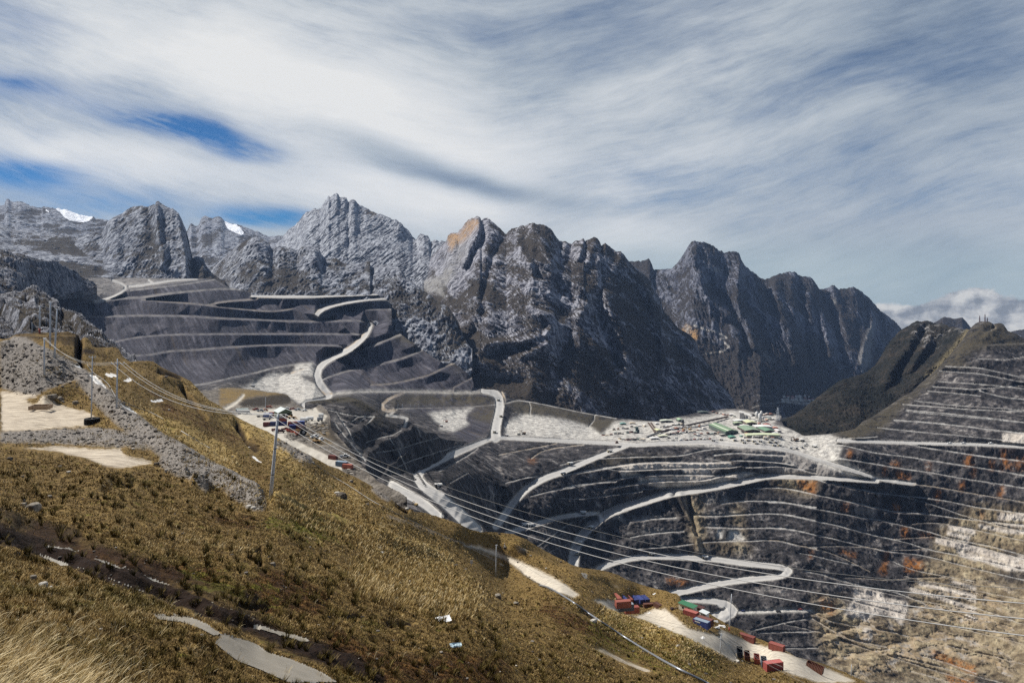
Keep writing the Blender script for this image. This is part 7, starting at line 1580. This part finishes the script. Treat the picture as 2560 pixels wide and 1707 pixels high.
bld('P 430,600', 18, 16, 4, 1.5, 5, '4f6f68', '6fa396', 'teal building at the far left of the plant flat'); bld('P 1225,560', 38, 18, 6, 2, 3, '7d7a74', 'c9cfb4', 'long pale roofed shed at the foot of the dark mountain'); bld('P 1480,548', 15, 26, 7, 2, 5, '5f6a60', '9dbf8c', 'light green roofed shed beside the grey tower at the mountain foot'); bld('P 1088,722', 15, 24, 4, 1.5, 12, '8b8468', 'd6d79a', 'yellow roofed shed beside the slanting belts'); bld('P 1050,596', 11, 12, 4, 1, 0, 'b9b2aa', 'dcdcd6', 'small white roofed shed above the slanting belts')
bld('P 1165,830', 26, 16, 4, 1.2, 6, '8b867e', 'cfcfa8', 'pale yellow roofed shed beside the lower end of the conveyor'); bld('P 1010,870', 24, 16, 4, 1.2, 6, 'b9b2aa', 'dedcd6', 'white roofed shed nearest the pit rim on the left of the flat'); bld('P 1900,395', 34, 20, 5, 2, 4, '3f4844', '58645a', 'dark green shed in the mountain shadow', win=False)
bld('P 600,585', 18, 14, 3, 1, 0, 'a59f94', 'c9b28c', 'tan roofed shed right of the teal building')
def tower(t, parts, label, cat='tower', name='plant_tower'):
    p = on(MINE, t); root = empty(name, p)
    for n_, mb, m in parts: mb.build(n_, m, root, n_ == 'silo')
    tag(root, label, cat, 'towers and silos of the plant'); return root
PG = paint('b0aca6', .7, .35, 0, '6e5a4a'); PD = paint('55585a', .7, .3); PW = paint('d2d0ca', .6, .25, 0, '8a7a6a')
tower('Q 432,512', [('wall', MB().box((0, 0, 10), (15, 13, 20)).box((0, 0, 21), (17, 15, 1)), PG), ('frame', MB().box((9, 0, 6), (3, 10, 12)), PD)], 'tall blocky crusher tower under the upper end of the white conveyor')
tower('P 1512,592', [('wall', MB().box((0, 0, 7), (8, 8, 14)).box((0, 0, 14.4), (9, 9, .6)), PD)], 'dark grey tower beside the light green roofed shed'); tower('P 676,745', [('wall', MB().box((0, 0, 8), (8, 8, 16)).box((0, 0, 16.4), (9, 9, .6)), paint('3f5a58', .6, .2)), ('frame', MB().box((6, 0, 5), (3, 3, 10)), PD)], 'dark teal tower on the left part of the plant flat')
for i, (x, y, r, h, lb) in enumerate(((703, 560, 5, 27, 'tallest slim silo of the plant'), (740, 540, 4.5, 12, 'short silo right of the tallest one'), (660, 500, 5, 20, 'pale silo left of the tallest one'), (725, 470, 4, 16, 'rear silo behind the tallest one'), (508, 505, 4, 14, 'silo beside the crusher tower'))):
    mb = MB().tube([(0, 0, 0), (0, 0, h), (0, 0, h + r * .6)], [r, r, .6], 16); tower('Q %d,%d' % (x, y), [('silo', mb, PW), ('frame', MB().box((r + .6, 0, h / 2), (.8, .8, h)).box((0, 0, h * .6), (2.4 * r, .6, .6)), PD)], lb, 'silo', 'storage_silo')
def gallery(name, ta, tb, za, zb, w, label, mat, legs=4, sheet=None):
    a = on(MINE, ta) + np.array((0, 0, za)); b = on(MINE, tb) + np.array((0, 0, zb)); d = b - a; L = np.linalg.norm(d); root = empty(name, a)
    n = np.cross(d, (0, 0, 1)); n /= np.linalg.norm(n); u = np.cross(n, d); u /= np.linalg.norm(u); V = []
    for p in (np.zeros(3), d): V += [p + n * w / 2 + u * w / 2, p - n * w / 2 + u * w / 2, p - n * w / 2 - u * w / 2, p + n * w / 2 - u * w / 2]
    MB().add(V, [(0, 1, 2, 3), (7, 6, 5, 4), (0, 4, 5, 1), (1, 5, 6, 2), (2, 6, 7, 3), (3, 7, 4, 0)]).build('gallery', mat, root)
    for i in range(legs):
        f = (i + .5) / legs; q = d * f; h = za + (zb - za) * f; MB().box((q[0] + n[0] * w * .4, q[1] + n[1] * w * .4, q[2] - h / 2 - w * .5), (.9, .9, h)).box((q[0] - n[0] * w * .4, q[1] - n[1] * w * .4, q[2] - h / 2 - w * .5), (.9, .9, h)).build('trestle', PD, root)
    tag(root, label, 'conveyor', 'conveyors of the plant')
gallery('conveyor', 'Q 400,505', 'Q 585,520', 24, 12, 5, 'white inclined conveyor falling from the crusher tower', PW); gallery('conveyor', 'P 860,835', 'P 1100,760', 2, 5, 4, 'short dark conveyor at the lower end of the long one', PD, 3)
gallery('conveyor', 'P 1100,760', 'P 1700,628', 5, 7, 4.5, 'long dark conveyor crossing the plant flat', paint('4a3a34', .8, .5), 9); gallery('conveyor', 'P 1700,628', 'P 2345,475', 7, 5, 4.5, 'far stretch of the dark conveyor climbing behind the largest hall', paint('4a3a34', .8, .5), 8)
gallery('conveyor', 'P 885,572', 'P 1010,750', 1.5, 2, 4, 'brown slanting belt, left one of two above the yellow roofed shed', paint('5f4a3a', .8, .5), 3); gallery('conveyor', 'P 935,572', 'P 1055,745', 1.5, 2, 4, 'brown slanting belt, right one of two above the yellow roofed shed', paint('5f4a3a', .8, .5), 3)
tower('P 310,935', [('hopper', MB().box((0, 0, 3), (9, 7, 6), 0, 0, .55), paint('6e4a38', .8, .5))], 'small brown hopper standing alone on the rim road junction', 'hopper', 'ore_hopper')
for i, (x, y) in enumerate(((790, 492), (830, 496))): o = MB().tube([(-9, 0, 2.6), (9, 0, 2.6)], 2.4, 14).box((-5, 0, .8), (1, 4, 1.6)).box((5, 0, .8), (1, 4, 1.6)).build('tank', PW); o.location = on(MINE, 'Q %d,%d' % (x, y)); tag(o, ('left', 'right')[i] + ' one of two white lying tanks behind the silos', 'tank', 'lying tanks behind the silos')
# small sheds and stacked goods on the flat, in rows
rr = random.Random(77); SC = ('d6d0c6', 'c2b8aa', '8a5a48', '6f6a64', 'e0ddd6', 'b06a4a', '9aa59a', 'cbb89a', '5a544e', 'c9c2b4')
rows = (('upper row of tiny sheds left of the slanting belts', 'P 250,700 820,620', 8), ('middle row of tiny stores left of the dark teal tower', 'P 60,800 640,740', 9), ('row of tiny stores between the slanting belts and the light green shed', 'P 1130,650 1500,600', 8), ('dense row of tiny stores above the long conveyor', 'P 1190,715 1600,640', 9), ('row of tiny stores below the long conveyor', 'P 1230,790 1900,690', 12),
        ('row of tiny goods left of the largest hall', 'P 1730,790 2300,760', 10), ('row of tiny goods beside the wall of the largest hall', 'P 2110,640 2230,800', 7), ('row of tiny stores in front of the long low shed', 'Q 480,790 1000,782', 10), ('row of tiny stores at the far back beside the mountain road', 'Q 20,420 330,470', 7), ('row of tiny white stores behind the silos', 'Q 560,470 900,440', 9), ('row of tiny stores on the tailings side of the plant', 'Q 640,560 900,520', 6), ('row of tiny goods on the dark stockpile near the rim', 'P 380,870 800,880', 10))
for lb, tr, n in rows:
    (xa, ya), (xb, yb) = T(tr)
    for i in range(n):
        f = i / (n - 1); px, py = xa + (xb - xa) * f + rr.uniform(-1.5, 1.5), ya + (yb - ya) * f + rr.uniform(-1.6, 1.6); w, d, h = rr.uniform(6, 14), rr.uniform(6, 12), rr.uniform(2.5, 5.5); p = MINE.hit(px, py)
        c1, c2 = rr.choice(SC), rr.choice(SC); mb = MB(); mb.box((0, 0, h / 2 - .2), (w, d, h + .4)); o = mb.prism([(-w / 2 - .3, h + .02), (w / 2 + .3, h + .02), (0, h + rr.uniform(.6, 1.8))], -d / 2 - .3, d / 2 + .3, 1).build('store', [paint(c1, .8, .3, 0, '6f5a4a'), paint(c2, .7, .3, 0, '7a5a44')]); o.location = p; o.rotation_euler = (0, 0, rr.uniform(-.4, .4))
        tag(o, '%s from left, %s' % (ordn[i], lb), 'store', lb)
# settlement on the shelf across the valley
for i in range(15):
    px = 1958 + 74 * (i % 8) / 7 + rr.uniform(-2, 2); py = 1001.5 - 7 * (i // 8) + rr.uniform(-1.5, 1.5) - (i % 8) * .25; p = RANGE.hit(px, py); w = rr.uniform(14, 26); h = rr.uniform(8, 14)
    o = MB().box((0, 0, h / 2 - 1), (w, 14, h + 2)).prism([(-w / 2 - 1, h + .03), (w / 2 + 1, h + .03), (0, h + 4)], -8, 8, 1).build('house', [paint(rr.choice(('d9d2c4', 'c9a08a', 'cfc8ba', 'e2dccf')), .8, .1), paint(rr.choice(('e6e2d8', 'b0604a', 'd8d4ca', 'c2463a')), .7, .1)]); o.location = p; tag(o, '%s house from the left in the %s row of the far settlement' % (ordn[i % 8], ('front', 'rear')[i // 8]), 'house', 'far settlement across the valley')
# lattice pylon and ridge antennas
def lattice(name, base, H, w0, w1, label, cat, arms=(), m=None, r=.35):
    m = m or GALV; root = empty(name, base); c = [(-1, -1), (1, -1), (1, 1), (-1, 1)]; mb = MB(); n = 6
    for sx, sy in c: mb.tube([(sx * w0, sy * w0, -2), (sx * w1, sy * w1, H)], r, 4)
    for k in range(n):
        z0, z1 = H * k / n, H * (k + 1) / n; a, b = w0 + (w1 - w0) * k / n, w0 + (w1 - w0) * (k + 1) / n
        for i in range(4):
            p, q = c[i], c[(i + 1) % 4]; mb.tube([(p[0] * a, p[1] * a, z0), (q[0] * b, q[1] * b, z1)], r * .6, 4)
    mb.build('lattice', m, root)
    for z, l in arms: MB().box((0, 0, z), (l, .6, .6)).build('cross_arm', m, root)
    tag(root, label, cat); return root
lattice('pylon', on(MINE, '0 1945,1051'), 42, 5, 1.2, 'lattice power pylon at the valley end behind the plant', 'pylon', [(30, 18), (36, 14), (41, 10)], r=.55)
MAST = paint('7a5a5c', .6, .1)
for px, h, lb in ((2451, 20, 'left one of three antenna masts on the right hand summit'), (2462.5, 26, 'tallest antenna mast, middle one on the right hand summit'), (2470, 13, 'shortest antenna mast, right one on the right hand summit')):
    lattice('antenna_mast', MINE.full[MINE.nb, int((px - MINE.cols[0]) / 1.9)] + np.array((0, 0, -1)), h + 2, 1.5, .5, lb, 'antenna mast', [(h * .8, 3.0), (h * .9, 2.4)], MAST, .5)

# ------------------------------------------------------------------ yard
GY = 'containers in the yard'
def yc(t, col, lb, yw=0, **k): container(on(YARD, t) + np.array((0, 1.2, 0)), R(yw), col, lb, group=GY, **k)
yc('T 652,632', '6e2c28', 'dark red container at the left end of the yard row', 3); yc('T 778,622', '2a3668', 'dark blue container second in the yard row', 3); yc('T 905,612', '2e4294', 'blue container third in the yard row with a red one on top', 3)
c_ = container(on(YARD, 'T 905,612') + np.array((0, 1.2, 2.62)), R(3), '93402c', 'red container stacked on the blue one behind the nearest pole', group=GY)
yc('T 1105,622', '93402c', 'red brown container right of the yard row, behind the blue one', 4); yc('T 1130,680', '2d3f8c', 'blue container above the orange buckets', 4); yc('T 1255,690', '64282a', 'maroon container right of the blue one above the orange buckets', -30); yc('T 1235,610', '3a4f9c', 'blue container with pale roof at the right of the yard stacks', 8, roof='5a73b8')
yc('T 650,462', '4a62a4', 'light blue container under the shed eave', 0, roof='7286b4'); yc('T 752,440', '9a4026', 'red orange container beside the shed wall', 0); yc('T 1840,1240', '7d3526', 'small red container standing alone on the strip road', -25, sc=.8); yc('T 2005,1375', '4f6f8e', 'grey blue container at the end of the strip road', -20, roof='7d97ad'); yc('T 2112,1412', 'c25a38', 'orange container right of the grey blue one at the road end', -20, sc=.85)
hut('shed', on(YARD, 'T 900,460') + np.array((0, 5, 0)), R(32), 9.5, 11, 3.6, 2.2, '5a6a48', 'b9c2be', 'open sided shed with pale grey roof and green gable in the yard', 'shed', 'gable', [(0, 1.4, 6.5, 2.4)], None, .6)  # wide dark front panel paints the shade inside the open side
def trailer(t, yw, lb, col='d4d2cc', L=9.0, box=True):
    root = empty('trailer', on(YARD, t), R(yw)); MB().box((0, 0, 1.0), (L, 2.4, .25)).build('bed', paint('4a4a4a', .7, .3), root)
    if box: MB().box((0, 0, 2.0), (L - .2, 2.3, 1.7)).build('body', paint(col, .5, .15, 0, '8a8a86'), root)
    for x in (-L * .32, -L * .22, L * .3):
        for y in (1.0, -1.0): w = wheel(.5, .35).build('wheel', RUBBER, root); w.location = (x, y, .5)
    tag(root, lb, 'trailer', 'trailers in the yard')
trailer('T 205,400', 8, 'white box trailer, nearer one of two at the left of the yard'); trailer('T 185,372', 8, 'pale green box trailer, farther one of two at the left of the yard', 'b9c9c2'); trailer('T 530,458', 6, 'flat dark trailer left of the light blue container', L=6, box=False); trailer('T 640,508', 16, 'flat pale trailer above the dark red container', 'b5b2aa', 6, False)
trailer('T 1320,545', 2, 'low white trailer right of the loader, left one of two', 'e2e2de', 5); trailer('T 1425,525', 8, 'low white trailer right of the loader, right one of two', 'e2e2de', 5); trailer('T 1612,535', 20, 'grey box trailer at the right rim of the yard', '8f9296', 4); trailer('T 1632,465', 4, 'small white box trailer at the far right of the yard', 'e2e2de', 3.5)
spread('ly', make_loader('d09a2c'), on(YARD, 'T 1100,488'), R(15), 'yellow wheel loader in front of the shed', 'wheel loader', None, .9); spread('ly', make_loader('d09a2c'), on(YARD, 'T 1550,930'), R(160), 'yellow wheel loader below the white pickup under the cables', 'wheel loader', None, .8)
for i, (x, y, c, lb) in enumerate(((680, 290, 'c25a2c', 'orange pickup under the dark bank at the back of the yard'), (520, 360, '8f9aa2', 'grey pickup left of the thin yard pole'), (600, 350, 'b0662c', 'orange pickup beside the thin yard pole'), (435, 335, '8a3a2c', 'dark red pickup at the left back of the yard'), (1000, 318, 'dcdcd8', 'white pickup behind the shed'), (1110, 330, '8a3a2c', 'dark red pickup behind the shed, right of the white one'), (1205, 342, '8f9aa2', 'grey pickup at the right back of the yard'), (1325, 352, 'dcdcd8', 'white pickup at the far right back of the yard'),
        (800, 715, '7a2c28', 'red pickup behind the nearest pole in the yard'), (890, 745, '4a2a28', 'dark maroon pickup right of the nearest pole in the yard'), (1512, 838, 'dcdcd8', 'white pickup on the gravel under the cables, upper one'), (1612, 895, 'dcdcd8', 'white pickup on the gravel under the cables, lower one'), (2062, 1200, 'dcdcd8', 'white pickup near the lone red container'), (975, 705, '6b2c26', 'dark red pickup left of the orange buckets'))):
    pick('T %d,%d' % (x, y), 10 + 15 * (i % 4), lb, c, 1.0, YARD, 'pickups in the yard')
def bucket(t, col, lb, yw):
    mb = MB(); n = 8; arc = [(1.3 * math.cos(math.pi * (.9 + 1.0 * i / n)), 1.1 + 1.1 * math.sin(math.pi * (.9 + 1.0 * i / n))) for i in range(n + 1)]
    V = [(x, y, z) for y in (-1.3, 1.3) for x, z in arc] + [(x * .88, y, 1.1 + (z - 1.1) * .88) for y in (-1.3, 1.3) for x, z in arc]; m = n + 1
    Fs = [(i, i + 1, m + i + 1, m + i) for i in range(n)] + [(2 * m + i, 3 * m + i, 3 * m + i + 1, 2 * m + i + 1) for i in range(n)] + [(i, i + 1, 2 * m + i + 1, 2 * m + i) for i in range(n)] + [(m + i, m + i + 1, 3 * m + i + 1, 3 * m + i) for i in range(n)]
    mb.add(V, Fs); mb.add([(arc[i][0], y, arc[i][1]) for y in (-1.3,) for i in range(m)] + [(arc[i][0], 1.3, arc[i][1]) for i in range(m)], [tuple(range(m)), tuple(range(m, 2 * m))]); root = empty('digger_bucket', on(YARD, t), R(yw)); mb.build('shell', paint(col, .5, .2), root)
    for y in (-1, -.5, 0, .5, 1): MB().box((1.35, y, .9), (.45, .16, .3)).build('tooth', DARK, root)
    tag(root, lb, 'digger bucket', 'orange digger buckets in the yard')
for t, c, lb, yw in (('T 1030,715', 'd8541a', 'orange digger bucket, leftmost of the heap', 20), ('T 1062,722', 'd8541a', 'orange digger bucket, second from the left of the heap', 70), ('T 1115,738', 'd8541a', 'orange digger bucket in the middle of the heap', 150), ('T 1180,762', 'd8541a', 'orange digger bucket, third from the right in the lower clump', 30), ('T 1212,785', 'd85a1a', 'orange digger bucket lying lowest in the heap', 110), ('T 1225,715', 'd8a02a', 'yellow digger bucket behind the orange ones', 60)): bucket(t, c, lb, yw)
o = tyre(on(YARD, 'T 1305,790') + np.array((0, 0, 1.9)), 2.0, 1.2, 'black giant tyre standing upright beside the orange buckets'); o.rotation_euler = (R(82), 0, R(25))
# stuff lying about the yard slope
def scrap():
    V, Fc, b = [], [], 0; r = np.random.RandomState(9)
    for (x0, y0, x1, y1, n, s) in ((960, 770, 1250, 840, 60, .5), (1000, 820, 1400, 900, 60, .6), (150, 240, 620, 330, 50, .5), (1350, 560, 1750, 800, 120, .9), (1250, 330, 1400, 360, 20, .4), (1500, 560, 1750, 600, 30, .5), (2100, 1380, 2345, 1500, 70, .6)):
        for i in range(n):
            px, py = T('T %.1f,%.1f' % (r.uniform(x0, x1), r.uniform(y0, y1)))[0]; p = YARD.hit(px, py); v, f = rock_geo(300 + i % 4, 1); k = s * r.uniform(.3, 1.3); V.append(v * k * np.array((1.3, 1, .6)) + p + np.array((0, 0, .2 * k))); Fc.append(f + b); b += len(v)
    o = link_mesh('rubble', np.concatenate(V), np.concatenate(Fc), [PALEGREY], smooth=False); o['kind'] = 'stuff'; o['label'] = 'broken stone and scrap strewn over the yard slope'; o['category'] = 'rubble'
scrap()

# ------------------------------------------------------------------ air
def haze():
    x, y0, y1, z0, z1 = 8800, -5800, 9400, -1401, 1250
    o = MB().box((0, (y0 + y1) / 2, (z0 + z1) / 2), (2 * x, y1 - y0, z1 - z0)).build('haze', []); o['kind'] = 'stuff'
    m = bpy.data.materials.new('haze_air'); m.use_nodes = True; t = NT(m.node_tree); v = t.node('ShaderNodeVolumePrincipled'); v.inputs['Color'].default_value = (.40, .60, 1.0, 1); v.inputs['Density'].default_value = HAZE; v.inputs['Anisotropy'].default_value = .2
    out = t.node('ShaderNodeOutputMaterial'); t.l.new(v.outputs[0], out.inputs['Volume']); o.data.materials.append(m); o['label'] = 'thin blue mountain haze'; o['category'] = 'haze'
HAZE = 1.6e-5
haze()
